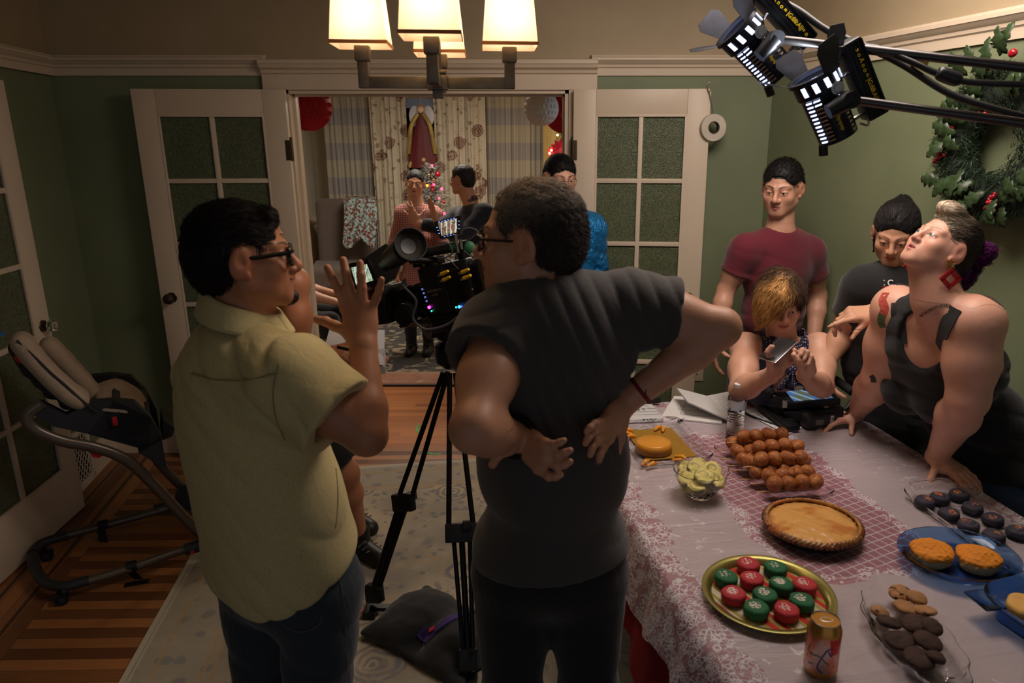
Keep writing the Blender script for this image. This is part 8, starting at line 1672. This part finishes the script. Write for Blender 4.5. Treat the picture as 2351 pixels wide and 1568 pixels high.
# ottoman, bag
oc = at(735, 745, Y=5.30); oc = Vector((-1.66, 5.05, 0)); g = thing('ottoman', 'black and white woven pouf at the left of the doorway', 'ottoman', oc)
N = NT('woven_check'); x, y, z = N.sep(N.pos(True)); ck = N.n('ShaderNodeTexChecker', inp={0: N.pos(True), 1: (.85, .82, .76, 1), 2: lin((24, 24, 26)), 3: 46.0}); N.base(N.mix(N.ss(N.noise(N.pos(True), 90, 2), .4, .6), ck.outputs[0], lin((30, 30, 32)))); N.P(Roughness=.95); WV = reg(N); S_ = Shape(); S_.box(oc+Vector((0, 0, .19)), (.27, .27, .17), None, .08, .02); V, F = S_.mesh(.01); npmesh('woven_cover', V, F, WV, g, relax=1); MB().box(oc+Vector((0, 0, .01)), (.4, .4, .02), bev=.005).build('base', WOODD, g)
bg = at(727, 640, Y=6.6); g = thing('tote_bag', 'black bag slumped beside the armchair at the left of the doorway', 'bag', (bg.x, 6.6, 0)); S_ = Shape(); S_.ell((bg.x, 6.6, .24), (.18, .15, .24), None, .05); S_.disp.append(lambda P: .012*nz(P, 16)); V, F = S_.mesh(.012); npmesh('bag_body', V, F, MATS['black_cordura'], g); MB().tube([(bg.x-.08, 6.5, .42), (bg.x-.02, 6.48, .58), (bg.x+.06, 6.5, .42)], .01, 8).build('bag_handle', MATS['black_cordura'], g)
# christmas tree
tc = at(1000, 600, Y=7.7); tx = tc.x; g = thing('christmas_tree', 'small flocked white christmas tree with red lights and baubles between the couple', 'christmas tree', (tx, 7.7, 0)); ztop = at(1000, 375, Y=7.7).z; rr = random.Random(4); V = []; F = []
for i in range(5200):
    t = rr.random()**.7; z = .25+(ztop-.25)*(1-t); R_ = .05+.46*t; a = rr.uniform(0, 6.283); r = R_*rr.uniform(.5, 1); p = Vector((tx+r*math.cos(a), 7.7+r*math.sin(a), z)); d = Vector((math.cos(a), math.sin(a), rr.uniform(-.3, .8))).normalized()*.06; s = d.cross(Vector((0, 0, 1))).normalized()*.010; k = len(V); V += [p-s, p+s, p+d]; F.append([k, k+1, k+2])
MB().add(V, F).build('flocked_needles', mat('flocked_white', (206, 208, 206), .8, var=.2), g, smooth=False, kind='stuff'); MB().cyl((tx, 7.7, 0), (tx, 7.7, ztop-.05), .02).build('trunk', WOODD, g)
b = MB(); b.lathe([(.24, 0), (.26, .03), (.10, .10), (.03, .12)], (tx, 7.7, .005), 24); b.build('tree_skirt', mat('green_tinsel', (20, 90, 40), .5, bump=.8, bscale=80), g)
BAU = mat('red_bauble', (170, 16, 36), .15, .3, coat=1); SIL = mat('silver_bauble', (210, 190, 150), .2, 1); LR = mat('pink_light', (255, 60, 90), .4, emit=(255, 50, 80), es=6, var=0); LO = mat('orange_light', (255, 140, 50), .4, emit=(255, 130, 40), es=4, var=0)
for (u, v, r, m_, nm) in ((1005, 400, .030, BAU, 'bauble'), (992, 428, .022, BAU, 'bauble'), (993, 436, .018, BAU, 'bauble'), (1019, 464, .018, BAU, 'bauble'), (985, 402, .018, SIL, 'bauble'), (996, 413, .018, SIL, 'bauble'), (992, 380, .012, LR, 'fairy_light'), (996, 424, .014, LR, 'fairy_light'), (1014, 434, .014, LR, 'fairy_light'), (981, 426, .013, LO, 'fairy_light'), (1020, 490, .014, LR, 'fairy_light'), (1008, 455, .012, LR, 'fairy_light')): MB().sph(at(u, v, Y=7.42), r, n=14, m=8).build(nm, m_, g)
# garland with poinsettia near the right jamb
g = thing('poinsettia_garland', 'lit green garland with red poinsettias at the right side of the doorway', 'garland', at(1288, 420, Y=7.2)); gb = at(1318, 300, Y=7.25); MB().cyl((gb.x, 7.3, 0), (gb.x, 7.3, 2.2), .03).cyl((gb.x, 7.3, 0), (gb.x, 7.3, .03), .15).build('garland_stand', WOODD, g); b = MB(); rr = random.Random(9); V = []; F = []
for i in range(1500):
    t = rr.random(); c = at(1292+6*math.sin(t*9), 290+170*t, Y=7.2); d = Vector((rr.uniform(-1, 1), rr.uniform(-1, .3), rr.uniform(-1, 1))).normalized()*rr.uniform(.04, .10); s = d.cross(Vector((.3, 1, .2))).normalized()*.004; k = len(V); V += [c-s, c+s, c+d]; F.append([k, k+1, k+2])
b.add(V, F).build('garland_needles', MATS['pine_green'], g, smooth=False, kind='stuff')
for (u, v, r) in ((1284, 340, .09), (1268, 348, .06)):
    c = at(u, v, Y=7.12); b = MB()
    for k in range(9): a = k*.7; d = Vector((math.cos(a), -.25, math.sin(a))); s = Vector((-math.sin(a), 0, math.cos(a))); b.add([c, c+d*r*.55+s*r*.22, c+d*r, c+d*r*.55-s*r*.22], [[0, 1, 2, 3]])
    b.build('poinsettia', mat('red_petal', (170, 16, 40), .6), g, smooth=False)
for (u, v) in ((1266, 345), (1280, 310), (1286, 300), (1262, 352), (1290, 375)): MB().sph(at(u, v, Y=7.1), .010, n=8, m=6).build('fairy_light', mat('warm_fairy', (255, 220, 150), .4, emit=(255, 214, 130), es=10, var=0), g)
light('garland_light', 'POINT', at(1262, 348, Y=7.6), 1.2, (1, .75, .35), .03)
# script pages held by the person behind
Yb = 2.66; g = thing('script_binder', 'open script with printed pages and a black pen, held behind the raised hand', 'script', at(810, 820, Y=Yb)); pg = [at(736, 886, Y=Yb-.02), at(846, 886, Y=Yb-.02), at(842, 822, Y=Yb+.06), at(740, 806, Y=Yb+.06)]
nrm = (pg[1]-pg[0]).cross(pg[3]-pg[0]).normalized(); nrm = nrm if nrm.y < 0 else -nrm; lpg = MB().prism(pg, -nrm*.006).build('lower_page', PAPER, g, smooth=False); up_ = [at(738, 822, Y=Yb+.05), at(880, 838, Y=Yb+.05), at(882, 757, Y=Yb+.13), at(756, 757, Y=Yb+.15)]; MB().prism(up_, -nrm*.012).build('upper_page', PAPER, g, smooth=False); MB().prism([at(858, 842, Y=Yb+.06), at(884, 842, Y=Yb+.05), at(884, 800, Y=Yb+.08), at(858, 800, Y=Yb+.08)], (0, 0, -.03)).build('page_block', PAPER, g, smooth=False)
b = MB()
for i in range(7):
    for (s0, s1) in ((.22, .50), (.54, .86)): t = .42+.06*i; a_ = bl4(pg, s0, t)+nrm*.0008; c_ = bl4(pg, s1-.08*(i % 3 == 2), t)+nrm*.0008; d = (pg[3]-pg[0]).normalized()*.0022; b.prism([a_, c_, c_+d, a_+d], nrm*.0003)
b.build('printed_text', MATS['grey_print'], lpg); MB().cyl(at(775, 797, Y=Yb-.03), at(806, 804, Y=Yb-.05), .006, n=10).build('pen', PUP, g)
